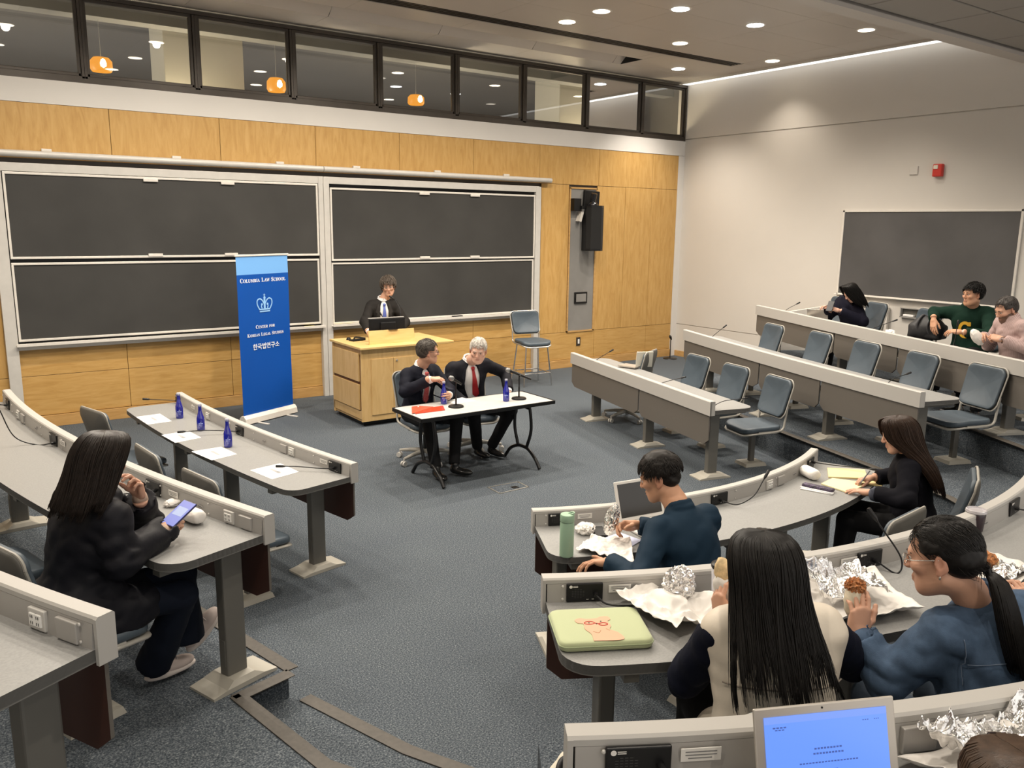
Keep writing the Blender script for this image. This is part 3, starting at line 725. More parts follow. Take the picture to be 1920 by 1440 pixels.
desk_row('C1', (-8.52, -7.01), (-7.35, -7.32), (-6.09, -7.09), .78, -1, 0, 'grey curved front desk of the middle block with a green bottle at its left end', legs=(.12, 1.25, 2.38), joints=(1.25,),
    mics=[(.14, '', [(.02, .085, .03), (.06, .13, .025), (.10, .18, .03)]), (1.18, '', [(.0, .085, .03), (.05, .16, .02), (.14, .2, .07), (.22, .2, .16)]), (2.30, '', [(.03, .085, .04), (.08, .2, .03), (.12, .42, .035)])], outlets=(1.66,), blanks=(1.80,), labels=(.28, 2.12), ovals=(.75, 2.0))
desk_row('C2', (-9.41, -8.26), (-7.9, -8.77), (-6.0, -8.5), 1.07, -1, T1, 'grey curved second-row desk of the middle block holding the pale green laptop sleeve', legs=(.2, 1.2, 2.5, 3.4), joints=(1.2, 2.4),
    mics=[(.14, '', [(.04, .085, .032), (.07, .12, .016), (.14, .135, .012), (.21, .14, .016)]), (1.36, '', [(.02, .085, .03), (.06, .15, -.0), (.085, .14, .06), (.03, .06, .19)]), (2.54, '', [(.0, .085, .03), (.06, .16, .02), (.14, .2, .03)])], labels=(.27, 1.25), ovals=(.43, 1.02, 2.2), outlets=(3.0,))
desk_row('C3', (-10.18, -9.34), (-9.3, -9.77), (-8.0, -10.05), 1.33, -1, T2, 'grey curved third-row desk of the middle block under the open laptop', legs=(.25, 1.3, 2.2), joints=(1.2,),
    mics=[(.13, '', [(.045, .085, .03), (.05, .11, .0), (.08, .14, -.0)])], labels=(.258,), blanks=(.74, .88), ovals=(.5,))
# ------------------------------------------------------------------ chairs
def pad(w, h, t, rad, bend, n=7, mb=None, mi=0):
    o_ = []
    for cx, cy, a0 in ((1, 1, 0), (-1, 1, 1), (-1, -1, 2), (1, -1, 3)):
        for a in np.linspace(0, PI/2, n): o_.append(((w/2-rad)*cx+rad*math.cos(a+a0*PI/2), (h/2-rad)*cy+rad*math.sin(a+a0*PI/2)))
    o_ = np.array(o_); k = len(o_)
    rings = [(.02, 0), (.35, 0), (.7, 0), (.93, .0), (.985, .12), (1, .4), (1, .6), (.985, .86), (.95, .97), (.85, 1), (.6, 1.0), (.3, 1.0), (.02, 1.0)]
    P = np.concatenate([np.c_[o_*s, np.full(k, z*t)] for s, z in rings]); P = bend(P)
    F = [(i*k+j, i*k+(j+1) % k, (i+1)*k+(j+1) % k, (i+1)*k+j) for i in range(len(rings)-1) for j in range(k)]
    F += [tuple(range(k-1, -1, -1)), tuple((len(rings)-1)*k+j for j in range(k))]
    return (mb or MB()).add(P, F, mi)
def chair_tops(t, sz=.42, bh=.36, w=.43, shell=M_shell, vinyl=M_vinyl):
    """seat, back and shell around the local origin, facing +y"""
    def bs(P):
        x, y, z = P.T; d = np.where(y > .1, -(y-.1)**2*1.2, 0)+np.where(y < -.12, (y+.12)**2*1.5, 0)+.35*x*x-.01
        return np.c_[x*(1+.18*np.clip(y, -.2, .2)), y, z+sz-.045+d]
    pad(w, .43, .05, .10, bs).build('seat_cushion', vinyl, t, smooth=3.2)
    def bb(P):
        x, y, z = P.T; v = (y+bh/2)/bh
        return np.c_[x*(.96+.06*v), -.205-.09*v+.55*x*x+z-.03*np.sin(v*3), sz+.09+y+bh/2]
    pad(w-.02, bh, .032, .06, bb).build('back_cushion', vinyl, t, smooth=3.2)
    m = MB()
    def b2(P):
        r = bs(P); r[:, 2] -= .024; return r
    pad(w+.012, .45, .02, .10, b2, mb=m)
    def b3(P):
        x, y, z = P.T; v = (y+bh/2)/bh
        return np.c_[x*(.96+.06*v), -.221-.09*v+.55*x*x+z-.03*np.sin(v*3), sz+.085+y+bh/2]
    mk = MB(); pad(w+.002, bh+.016, .014, .062, b3, mb=mk); mk.build('back_shell', M_shelld, t, smooth=3.2)
    o_ = []
    for cx, cy, a0 in ((1, 1, 0), (-1, 1, 1), (-1, -1, 2), (1, -1, 3)):
        for a in np.linspace(0, PI/2, 6): o_.append(((w/2-.058)*cx+.062*math.cos(a+a0*PI/2), ((bh+.02)/2-.062)*cy+.062*math.sin(a+a0*PI/2), .012))
    o_.append(o_[0]); m.tube(b3(np.array(o_)), .0065, 6, caps=False)
    # side arms of the shell joining seat and back
    for sx in (-1, 1):
        pts = bez([(sx*(w/2-.012), .08, sz-.045), (sx*(w/2-.008), -.13, sz-.045), (sx*(w/2-.008), -.20, sz-.02), (sx*(w/2-.010), -.218, sz+.06), (sx*(w/2-.012), -.238, sz+.20)], 5)
        m.tube(pts, .011, 8)
    m.build('shell', shell, t, smooth=.9)
def chair_fixed(name='lecture_chair', loc=(0, 0, 0), label='', group=None):
    t = thing(name, label, 'chair', (0, 0, 0), group); chair_tops(t)
    m = MB(); m.box((0, 0, .20), (.05, .05, .36), bev=.006); m.box((0, 0, .368), (.16, .2, .02), bev=.004); m.build('pedestal', M_leg, t)
    m = MB(); m.add([(-.10, -.12, 0), (.10, -.12, 0), (.10, .12, 0), (-.10, .12, 0), (-.09, -.11, .03), (.09, -.11, .03), (.09, .11, .03), (-.09, .11, .03), (-.035, -.035, .04), (.035, -.035, .04), (.035, .035, .04), (-.035, .035, .04)],
        [(3, 2, 1, 0), (0, 1, 5, 4), (1, 2, 6, 5), (2, 3, 7, 6), (3, 0, 4, 7), (4, 5, 9, 8), (5, 6, 10, 9), (6, 7, 11, 10), (7, 4, 8, 11), (8, 9, 10, 11)]); m.build('floor_plate', M_plate, t)
    return t
def chair_cast(name='swivel_chair', label='', group=None):
    t = thing(name, label, 'chair', (0, 0, 0), group); chair_tops(t)
    m = MB(); m.tube([(0, 0, .09), (0, 0, .37)], .025, 14); m.box((0, 0, .368), (.17, .2, .022), bev=.004); m.tube([(.05, 0, .36), (.2, .04, .345)], .007, 8); m.build('gas_column', M_blackm, t, smooth=.7)
    for k in range(5):
        a = k*2*PI/5+.3; d = V(math.cos(a), math.sin(a), 0)
        m = MB(); m.tube([V(0, 0, .105)+d*.02, V(0, 0, .095)+d*.16, V(0, 0, .075)+d*.29], [.026, .02, .014], 10); lg = m.build('base_leg', M_shell, t, smooth=.8)
        m = MB(); s = np.cross(d, V(0, 0, 1))
        for e in (-.016, .016): m.lathe([(.004, -.009), (.025, -.009), (.027, -.004), (.027, .004), (.025, .009), (.004, .009)], V(0, 0, .028)+d*.295+s*e, 14, axis=s)
        m.tube([V(0, 0, .03)+d*.295, V(0, 0, .085)+d*.288], .008, 8); m.build('caster', M_alud, lg, smooth=.7)
    return t
def face(x, y, z, ang): return Matrix.Translation((x, y, z)) @ Matrix.Rotation(ang, 4, 'Z')
def fdir(dx, dy): return math.atan2(-dx, dy)   # angle turning +y to (dx,dy)
proto = chair_fixed(label='proto'); used = [0]
def place(x, y, z, dx, dy, label, group=None, src=None, state=used):
    M = face(x, y, z, fdir(dx, dy)); src = src or proto
    if state[0] == 0: src.matrix_basis = M; o = src; o['label'] = label; state[0] = 1; o['group'] = group or 'fixed lecture chairs'; return o
    M = M @ src.matrix_basis.inverted(); return copy_tree(src, M, label, group or 'fixed lecture chairs')
# swivel prototype
sw = chair_cast(label='proto'); sw_state = [0]
def place_sw(x, y, z, dx, dy, label):
    M = face(x, y, z, fdir(dx, dy))
    if sw_state[0] == 0: sw.matrix_basis = M; sw['label'] = label; sw_state[0] = 1; sw['group'] = 'swivel chairs on casters'; return sw
    return copy_tree(sw, M @ sw.matrix_basis.inverted(), label, 'swivel chairs on casters')
for x, y, l in [(-4.585, -5.415, 'blue-grey pedestal chair at the near end of the front right desk'), (-4.40, -4.74, 'blue-grey pedestal chair second from the near end of the front right desk'), (-4.24, -4.06, 'blue-grey pedestal chair third from the near end of the front right desk')]:
    place(x, y, 0, -.95, .28 if y < -5 else .2, l)
place_sw(-4.30, -3.30, 0, -.45, .9, 'blue-grey chair turned sideways at the far end of the front right desk')
for x, y, l in [(-2.79, -3.95, 'farthest'), (-2.98, -4.75, 'second farthest'), (-3.25, -5.5, 'middle'), (-3.50, -6.25, 'second nearest'), (-3.72, -6.96, 'nearest')]:
    place(x, y, T1, -.93, .36, l+' of the five blue-grey chairs behind the second right desk')
place(-1.20, -3.80, T2, -.9, .42, 'blue-grey chair left of the person in the dark hoodie, last right row')
place(-1.53, -4.54, T2, -.9, .42, 'blue-grey chair under the person in the dark hoodie, last right row')
place(-1.78, -5.36, T2, -.9, .42, 'blue-grey chair behind the black backpack, last right row')
place(-1.95, -6.18, T2, -.97, .1, 'blue-grey chair under the person in the green sweater')
place(-2.57, -7.07, T2, -.8, .55, 'blue-grey chair under the person in the pink shirt')
place(-9.93, -3.42, 0, .9, .25, 'grey-backed chair at the far end of the front left desk')
place(-9.83, -4.90, 0, .97, .1, 'grey-backed chair behind the front left desk, middle of three')
place(-9.70, -5.62, 0, .97, .2, 'grey-backed chair behind the front left desk, nearest of three')
place(-10.80, -6.93, T1, .93, .34, 'chair under the woman in the black coat')
place(-11.05, -6.05, T1, .95, .25, 'blue-grey chair holding a dark jacket beside the woman in the black coat')
place(-8.25, -8.04, 0, .02, 1, 'chair under the man in the dark blue shirt')
place(-7.12, -8.10, 0, -.1, 1, 'empty grey-backed chair between the two people at the middle front desk')
place(-6.17, -7.97, 0, -.45, .9, 'grey-backed chair under the woman in black at the middle front desk')
place(-9.29, -9.22, T1, .56, .83, 'chair under the woman in the white vest')
place(-8.67, -9.60, T1, .32, .95, 'chair under the woman in the denim shirt')
place(-8.04, -9.70, T1, .05, 1, 'chair at the second middle desk right of the denim shirt')
# ------------------------------------------------------------------ bar stool
t = thing('bar_stool', 'blue-grey bar stool with chrome legs by the wood wall', 'stool', (-3.91, -.87, 0))
ST = face(-3.93, -.85, 0, fdir(-.18, -1))
t.matrix_basis = Matrix.Identity(4); chair_tops(t, sz=.66, bh=.31, w=.46, shell=M_steel)
for sx in (-1, 1):
    for sy in (-1, 1):
        m = MB(); m.tube([(sx*.17, sy*.15, .635), (sx*.225, sy*.215, .004)], .0115, 10); m.build('leg', M_chrome, t, smooth=.8)
m = MB()
c = [(sx*.213, sy*.20, .19) for sx, sy in ((-1, -1), (1, -1), (1, 1), (-1, 1), (-1, -1))]
for a, b_ in zip(c[:-1], c[1:]): m.tube([a, b_], .009, 8)
m.build('foot_ring', M_chrome, t, smooth=.8)
t.matrix_basis = ST
# ------------------------------------------------------------------ sliding chalkboards on the front wall
def chalk(name, x0, x1, zs, label, posts):
    t = thing(name, label, 'chalkboard', ((x0+x1)/2, -.03, .9))
    zt, zu0, zu1, zl0, zl1 = zs
    m = MB()
    m.box(((x0+x1)/2, -.03, 2.875), (x1-x0+.14, .07, .09), bev=.004)
    for xa, xb in posts: m.box(((xa+xb)/2, -.03, (2.915)/2), (xb-xa, .08, 2.915), bev=.004)
    fr = m.build('frame', M_alud, t)
    m = MB(); m.box(((x0+x1)/2, .0, 1.9), (x1-x0, .03, 1.9)); m.build('backing', M_black, t)
    for nm, za, zb, y in (('upper_board', zu0, zu1, -.050), ('lower_board', zl0, zl1, -.028)):
        m = MB(); m.box(((x0+x1)/2, y, (za+zb)/2), (x1-x0-.05, .012, zb-za)); b_ = m.build(nm, M_board, t)
        m = MB()
        for z in (za-.012, zb+.012): m.box(((x0+x1)/2, y-.005, z), (x1-x0-.02, .03, .026), bev=.004)
        for x in (x0+.022, x1-.022): m.box((x, y-.005, (za+zb)/2), (.024, .028, zb-za), bev=.003)
        m.build('edge_trim', M_alu, b_)
        for fx in (.42, .67):
            if nm == 'upper_board':
                for z in (za+.005, zb-.012):
                    m = MB(); m.box((x0+(x1-x0)*fx, y-.02, z), (.16, .02, .035), bev=.004); m.build('pull_handle', M_alu, b_)
    m = MB(); m.box(((x0+x1)/2, -.075, .955), (x1-x0+.04, .10, .014), bev=.004); m.box(((x0+x1)/2, -.122, .965), (x1-x0+.04, .008, .035), bev=.003); m.box(((x0+x1)/2, -.035, .93), (x1-x0+.04, .04, .06), bev=.004)
    m.build('chalk_tray', M_alu, t); return t
chalk('chalkboard', -10.40, -6.865, (2.915, 1.925, 2.80, 1.02, 1.835), 'large two-part sliding chalkboard on the wood wall at left, behind the blue banner', [(-10.52, -10.40), (-6.865, -6.80)])
chalk('chalkboard', -6.715, -3.315, (2.915, 1.85, 2.76, 1.0, 1.78), 'two-part sliding chalkboard behind the man standing at the podium', [(-6.795, -6.715), (-3.315, -3.215)])
def tray_item(name, x, w, d, h, mt, label, cat, y=-.08):
    m = MB(); m.box((x, y, .963+h/2), (w, d, h), bev=min(h, d)*.2); return tag(m.build(name, mt), label, cat)
tray_item('chalk_eraser', -10.02, .62, .05, .02, M_black, 'black bar lying at the left end of the left chalk tray', 'eraser')
tray_item('chalk_eraser', -9.5, .5, .05, .02, M_black, 'second black bar on the left chalk tray, right of the first', 'eraser')
tray_item('chalk_eraser', -4.75, .17, .05, .03, M_black, 'black felt eraser on the chalk tray beneath the right chalkboard', 'eraser')
M_chalk = mat('yellow_chalk', (.75, .62, .12), .8)
tray_item('chalk_box', -6.62, .12, .05, .012, M_chalk, 'yellow chalk on the right tray, left end beside the post', 'chalk')
tray_item('chalk_box', -6.47, .10, .05, .012, M_chalk, 'yellow chalk on the right tray, nearer the standing man', 'chalk')
tray_item('chalk_box', -7.05, .14, .05, .014, M_chalk, 'yellow chalk at the right end of the left tray', 'chalk')
# rail above the boards
t = thing('screen_rail', 'long grey round rail above both chalkboards', 'rail', (-7, -.06, 3.01))
for a, b_ in ((XL+.1, -6.80), (-6.79, -3.03)):
    m = MB(); m.tube([(a, -.075, 3.015), (b_, -.075, 3.015)], .036, 14); m.build('tube', M_alud, t, smooth=.7)
for x in (-9.95, -8.6, -7.35, -6.3, -5.05, -3.85):
    m = MB(); m.box((x, -.02, 3.055), (.10, .04, .05), bev=.005); m.build('bracket', M_alu, t)
# grey equipment strip with loudspeaker, camera, control plate
t = thing('equipment_panel', 'tall grey recessed panel in the wood wall, right of the boards', 'wall panel', (-2.3, 0, .6))
m = MB(); m.box((-2.30, .012, 1.755), (.535, .02, 2.30)); m.build('panel', M_greypanel, t)
m = MB()
for x in (-2.58, -2.02): m.box((x, .004, 1.76), (.025, .03, 2.34))
for z in (.60, 2.925): m.box((-2.3, .004, z), (.585, .03, .025))
m.build('border', M_wood_base, t)
t = thing('control_plate', 'small black rectangular plate low on the grey wall panel', 'control panel', (-2.31, 0, 1.15))
m = MB(); m.box((-2.31, -.012, 1.155), (.27, .02, .19), bev=.004); m.build('bezel', M_black, t); m = MB(); m.box((-2.31, -.024, 1.155), (.21, .006, .13)); m.build('screen', M_greypanel, t)
t = thing('loudspeaker', 'tall black loudspeaker mounted on the grey wall panel', 'loudspeaker', (-2.2, -.2, 2.1))
prof = [(-.16, 0), (.16, 0), (.15, -.16), (.09, -.225), (-.09, -.225), (-.15, -.16)]
A = roty(-.05) @ rotz(-.25)
m = MB(); m.prism(prof, -.36, .36, R=rotz(-.35), c=(-2.17, -.06, 2.29)); m.build('cabinet', M_black, t)
m = MB(); m.prism([(-.148, -.162), (-.088, -.231), (.088, -.231), (.148, -.162), (.08, -.20), (-.08, -.20)], -.33, .33, R=rotz(-.35), c=(-2.17, -.06, 2.29)); m.build('grille', mat('speaker_cloth', (.008, .008, .008), .9), t)
m = MB(); m.box((-2.4, -.05, 2.5), (.05, .09, .22), R=roty(.3)); m.build('bracket', M_alu, t)
t = thing('wall_camera', 'small black dome camera on a bracket above the loudspeaker', 'camera', (-2.3, -.1, 2.7))
m = MB(); m.box((-2.5, -.06, 2.66), (.15, .10, .20), bev=.01); m.box((-2.34, -.12, 2.62), (.22, .05, .05)); m.build('bracket', M_black, t)
m = MB(); m.lathe([(.005, -.06), (.06, -.055), (.085, -.02), (.085, .01), (.05, .05), (.02, .055)], (-2.24, -.17, 2.66), 20); m.tube([(-2.24, -.16, 2.7), (-2.24, -.20, 2.84)], .05, 14); m.build('camera_head', mat('gloss_black', (.01, .01, .012), .15), t, smooth=.8)
m = MB(); m.box((-2.16, -.03, 2.74), (.32, .05, .30), R=roty(.06), bev=.01); m.build('back_plate', M_black, t)
t = thing('light_switch', 'small light switch plate low on the wood wall under the grey panel', 'switch', (-2.33, 0, .42))
m = MB(); m.box((-2.33, -.006, .425), (.085, .012, .14), bev=.003); m.build('plate', M_bronze, t); m = MB(); m.box((-2.33, -.014, .425), (.032, .01, .075), bev=.002); m.build('rocker', M_outlet, t)
# right wall items
t = thing('chalkboard', 'single grey chalkboard on the white right wall behind the last row', 'chalkboard', (-.02, -4.47, 1.4))
m = MB(); m.box((-.012, -4.47, 1.98), (.016, 2.42, 1.17)); m.build('slate', M_board2, t)
m = MB()
for z in (1.375, 2.585): m.box((-.018, -4.47, z), (.03, 2.50, .03), bev=.003)
for y in (-3.245, -5.695): m.box((-.018, y, 1.98), (.03, .03, 1.24), bev=.003)
m.box((-.04, -4.47, 1.372), (.07, 2.5, .012), bev=.003); m.build('frame', M_alu, t)
t = thing('fire_alarm', 'red fire alarm box high on the white right wall', 'fire alarm', (-.03, -4.59, 3.1))
m = MB(); m.box((-.035, -4.585, 3.11), (.07, .125, .165), bev=.012); M_red = mat('alarm_red', (.55, .03, .02), .4); m.build('housing', M_red, t)
m = MB(); m.box((-.072, -4.567, 3.15), (.016, .06, .05), bev=.006); m.build('strobe', mat('strobe_lens', (.75, .7, .6), .2), t)
m = MB(); m.box((-.071, -4.60, 3.08), (.012, .07, .05), bev=.002); m.build('lettering_plate', M_outlet, t) if False else None
t = thing('wall_plate', 'white square cover plate left of the red fire alarm', 'cover plate', (0, -4.23, 3.12)); m = MB(); m.box((-.008, -4.235, 3.125), (.02, .115, .115), bev=.004); m.build('cover', M_white, t)
t = thing('wall_niche', 'small recessed box on the white wall behind the black backpack', 'wall box', (0, -4.43, 1.19))
m = MB(); m.box((-.03, -4.43, 1.255), (.06, .33, .012)); m.box((-.03, -4.43, 1.13), (.06, .33, .012)); 
for y in (-4.275, -4.585): m.box((-.03, y, 1.19), (.06, .012, .13))
m.build('box', M_serv, t); m = MB(); m.box((-.004, -4.43, 1.19), (.008, .31, .12)); m.build('back', M_leg, t); m = MB(); m.box((-.035, -4.39, 1.155), (.05, .15, .03), bev=.006); m.build('felt_eraser', M_paper, t)
t = thing('floor_microphone', 'small black stand microphone on the floor by the far right corner', 'microphone', (-.38, -.25, 0))
m = MB(); m.lathe([(.005, .03), (.06, .028), (.12, .012), (.125, 0), (.005, 0)], (-.38, -.25, 0), 24); m.build('base', M_blackm, t, smooth=.6)
m = MB(); m.tube(bez([(-.38, -.25, .02), (-.38, -.25, .33), (-.385, -.255, .37)], 6), .009, 10); m.build('stem', M_blackm, t, smooth=.8)
m = MB(); m.tube([(-.37, -.25, .35), (-.42, -.275, .40), (-.45, -.29, .42)], [.015, .024, .018], 12); m.build('microphone_head', M_black, t, smooth=.8)
# ------------------------------------------------------------------ floor box
t = thing('floor_box', 'metal-edged square power hatch set in the carpet before the table', 'floor hatch', (-7.06, -4.71, 0))
fb = [V(-7.187, -4.609, 0), V(-6.921, -4.634, 0), V(-6.898, -4.75, 0), V(-7.23, -4.83, 0)]; fb = [V(-7.21, -4.60, 0), V(-6.89, -4.62, 0), V(-6.90, -4.79, 0), V(-7.22, -4.80, 0)]
m = MB()
for a, b_ in zip(fb, fb[1:]+fb[:1]):
    d = nrm(b_-a); m.box((a+b_)/2+V(0, 0, .003), (np.linalg.norm(b_-a)+.012, .012, .006), R=np.column_stack([d, np.cross(V(0, 0, 1), d), V(0, 0, 1)]))
m.build('frame', M_steel, t); m = MB(); m.box((-7.055, -4.70, .002), (.31, .17, .004)); m.build('lid', M_carpet, t)
m = MB(); m.box((-7.01, -4.735, .005), (.06, .06, .006), bev=.002); m.build('cable_cutout', M_black, t)
# ------------------------------------------------------------------ podium
t = thing('podium', 'wide maple podium cabinet the standing man speaks from', 'podium', (-6.8, -1.55, 0))
x0, x1, y0, y1 = -7.195, -6.42, -1.955, -1.14
m = MB(); m.box(((x0+x1)/2, (y0+y1)/2+.01, .49), (x1-x0-.03, y1-y0-.05, .86)); m.box(((x0+x1)/2, y0+.012, .50), (x1-x0, .024, .88), bev=.003)
m.box((x0+.03, y1-.02, .48), (.06, .04, .86), bev=.002); m.box((x0+.012, (y0+y1)/2, .14), (.024, y1-y0-.04, .10), bev=.002)
cab = m.build('cabinet', M_pod, t)
m = MB(); m.box(((x0+x1)/2, (y0+y1)/2+.02, .03), (x1-x0-.1, y1-y0-.1, .06)); m.build('plinth', M_black, t)
for z0_, z1_ in ((.20, .50), (.535, .86)):
    m = MB(); m.box((x0-.004, (y0+y1)/2+.01, (z0_+z1_)/2), (.022, y1-y0-.08, z1_-z0_), bev=.003); m.build('drawer_front', M_pod, t)
m = MB(); m.box((x0+.006, (y0+y1)/2, .52), (.006, y1-y0-.08, .64)); m.build('shadow_gap', mat('gap_brown', (.12, .05, .012), .7), t)
for xa, xb in ((-7.07, -6.79), (-6.785, -6.50)):
    m = MB(); m.box(((xa+xb)/2, y0-.003, .46), (xb-xa, .012, .66), bev=.002); d = m.build('door', M_pod, t)
    if xa > -7: m = MB(); m.lathe([(.002, .012), (.011, .011), (.013, 0)], (-6.745, y0-.008, .755), 14, axis=(0, -1, 0)); m.build('lock', M_steel, d, smooth=.6)
m = MB(); m.box((-6.60, -1.56, .925), (1.24, .88, .028), bev=.005)
m.build('top', M_pod_h, t)
m = MB(); m.box((-6.15, -1.52, .46), (.36, .6, .03), bev=.003); m.box((-6.15, -1.25, .23), (.36, .02, .44)); m.build('side_shelf', M_pod_h, t)
Rt = rotx(-.22); m = MB(); m.box((-6.72, -1.80, 1.015), (.60, .022, .165), R=Rt, bev=.003); m.build('front_screen', M_pod_h, t)
m = MB(); m.box((-6.70, -1.80, 1.10), (.12, .024, .008), R=Rt); m.build('clip', M_black, t)
t = thing('monitor', 'black flat monitor standing on the podium, seen from behind', 'monitor', (-6.69, -1.62, .94))
m = MB(); m.box((-6.69, -1.62, 1.085), (.46, .035, .26), R=rotz(-.06), bev=.008); m.box((-6.69, -1.645, 1.07), (.20, .03, .20), R=rotz(-.06), bev=.01); m.build('screen_back', M_black, t)
m = MB(); m.box((-6.69, -1.60, .95), (.2, .16, .016), bev=.004); m.box((-6.69, -1.63, .99), (.05, .03, .09)); m.build('stand', M_black, t)
m = MB(); m.box((-6.69, -1.60, 1.219), (.455, .03, .006), R=rotz(-.06)); m.build('top_edge', M_alud, t)
t = thing('podium_microphone', 'thin gooseneck microphone rising from the podium towards the speaker', 'microphone', (-6.47, -1.50, .94))
m = MB(); m.tube(bez([(-6.46, -1.52, .945), (-6.46, -1.52, 1.1), (-6.43, -1.47, 1.27), (-6.46, -1.40, 1.40), (-6.50, -1.385, 1.43)], 8), .005, 8); m.tube([(-6.49, -1.387, 1.425), (-6.53, -1.375, 1.455)], [.012, .010], 10); m.build('gooseneck', M_blackm, t, smooth=.8)
m = MB(); m.lathe([(.005, .02), (.035, .018), (.04, 0)], (-6.46, -1.52, .94), 14); m.build('base', M_blackm, t, smooth=.7)
t = thing('podium_microphone', 'short stub microphone just above the monitor top edge', 'microphone', (-6.66, -1.52, .94))
m = MB(); m.tube(bez([(-6.66, -1.50, .945), (-6.66, -1.50, 1.15), (-6.69, -1.46, 1.25)], 6), .005, 8); m.tube([(-6.685, -1.465, 1.235), (-6.70, -1.445, 1.27)], [.011, .011], 10); m.build('gooseneck', M_blackm, t, smooth=.8)
m = MB(); m.lathe([(.005, .02), (.035, .018), (.04, 0)], (-6.66, -1.50, .94), 14); m.build('base', M_blackm, t, smooth=.7)
m = MB(); m.box((-6.99, -1.42, .948), (.18, .10, .014), R=rotz(.2), bev=.004); m.lathe([(.002, .035), (.02, .03), (.03, .008), (.028, 0)], (-7.06, -1.33, .94), 14); m.tube(bez([(-7.0, -1.35, .95), (-6.93, -1.25, .955), (-6.85, -1.35, .95)], 6), .01, 8)
tag(m.build('cable_bundle', M_black), 'small dark remote and cables lying on the podium top at left', 'cables')
# ------------------------------------------------------------------ roll-up banner
B0, B1 = V(-8.313, -1.097, 0), V(-7.59, -.767, 0); BX = nrm(B1-B0); BN = V(BX[1], -BX[0], 0); BC = (B0+B1)/2; BW = .79
t = thing('rollup_banner', 'tall blue roll-up banner with a crown and white lettering', 'banner', BC)
M_blue = mat('banner_blue', (.002, .070, .36), .5, spec=.25, var=.03, vscale=2); M_lblue = mat('banner_light_blue', (.16, .40, .80), .45); M_bw = mat('banner_white', (.80, .84, .9), .6); M_crown = mat('banner_crown_blue', (.27, .52, .86), .6)
W = lambda u, z, o=0.: BC+BX*u+BN*(o-.0)+V(0, 0, z)+BN*.02
def sheet(u0, u1, z0, z1, nu=6, nz=24):
    return np.array([[W(u, z, .004*math.sin(z*5)*.5) for u in np.linspace(u0, u1, nu)] for z in np.linspace(z0, z1, nz)])
m = MB(); m.grid(sheet(-BW/2, BW/2, .10, 1.735)); m.build('blue_field', M_blue, t, smooth=3.2)
m = MB(); m.grid(sheet(-BW/2, BW/2, 1.735, 1.945, nz=5)); m.build('light_blue_field', M_lblue, t, smooth=3.2)
Rb = np.column_stack([BX, -BN, V(0, 0, 1)])
m = MB(); m.box(W(0, 1.952), (BW+.03, .02, .022), R=Rb, bev=.005); m.build('top_rail', M_alu, t)
m = MB(); m.prism([(-.06, 0), (.06, 0), (.05, .06), (.02, .095), (-.02, .095), (-.05, .06)], -BW/2-.015, BW/2+.015, R=np.column_stack([-BN, V(0, 0, 1), -BX]) if False else np.column_stack([BN, V(0, 0, 1), BX]), c=BC+V(0, 0, .012)+BN*.02); m.build('base_cassette', M_alu, t)
for u in (-.22, .24):
    m = MB(); m.box(BC+BX*u+BN*.06+V(0, 0, .006), (.035, .36, .012), R=Rb, bev=.003); m.build('foot', M_alud, t)
m = MB(); m.tube([BC-BN*.01+V(0, 0, .05), BC-BN*.01+V(0, 0, 1.94)], .009, 8); m.build('support_pole', M_alu, t)
UP = V(0, 0, 1)
def bold(s): return ''.join(chr(0x1D400+ord(c)-65) if 'A' <= c <= 'Z' else c for c in s)
def smallcaps(words, big, zc, maxw, mb):
    pieces = []; x = 0; gap = big*.34
    for wd in words.split(' '):
        for ch, sz in (((wd[0], big), (wd[1:], big*.80)) if wd != 'FOR' else ((wd, big*.80),)):
            P, F = text_mesh(bold(ch), sz, (0, 0, 0), (1, 0, 0), (0, 1, 0), 'LEFT', thin=-.0)
            P = P.copy(); a, b_ = P[:, 0].min(), P[:, 0].max(); P[:, 0] += x-a; x += b_-a+big*.06; pieces.append((P, F))
        x += gap
    x -= gap; k = maxw/x
    for P, F in pieces:
        Q = W(0, zc, .004)+np.outer((P[:, 0]-x/2)*k, BX)+np.outer(P[:, 1]*k*1.06, UP)+np.outer(P[:, 2], BN); mb.add(Q, F)
m = MB(); smallcaps('COLUMBIA LAW SCHOOL', .09, 1.645, .70, m); m.build('heading_lettering', M_bw, t, fix=False)
m = MB(); smallcaps('CENTER FOR', .07, 1.105, .30, m); smallcaps('KOREAN LEGAL STUDIES', .07, 1.015, .565, m); m.build('centre_lettering', M_bw, t, fix=False)
m = MB(); P, F = text_mesh('한국법연구소', .1, (0, 0, 0), (1, 0, 0), (0, 1, 0), 'CENTER', thin=.0012); k = .41/(P[:, 0].max()-P[:, 0].min()); P = P*k
m.add(W(0, .865, .004)+np.outer(P[:, 0]-(P[:, 0].max()+P[:, 0].min())/2, BX)+np.outer(P[:, 1], UP)+np.outer(P[:, 2], BN), F); m.build('hangul_lettering', M_bw, t, fix=False)
m = MB(); cz = 1.30; s_ = .115
def stroke(pts, w):
    pts = bez(pts, 8); T = np.gradient(pts, axis=0); T /= np.linalg.norm(T, axis=1, keepdims=True); N = np.c_[-T[:, 1], T[:, 0]]*w/2
    A = [[W(*(p+n)*s_+0, .005) if False else W((p+n)[0]*s_, cz+(p+n)[1]*s_, .005) for n in (n_, -n_)] for p, n_ in zip(pts, N)]; m.grid(np.array(A))
def disc(u, v, r):
    m.add([W((u+r*math.cos(a))*s_, cz+(v+r*math.sin(a))*s_, .006) for a in np.linspace(0, 2*PI, 16, endpoint=False)], [tuple(range(16))])
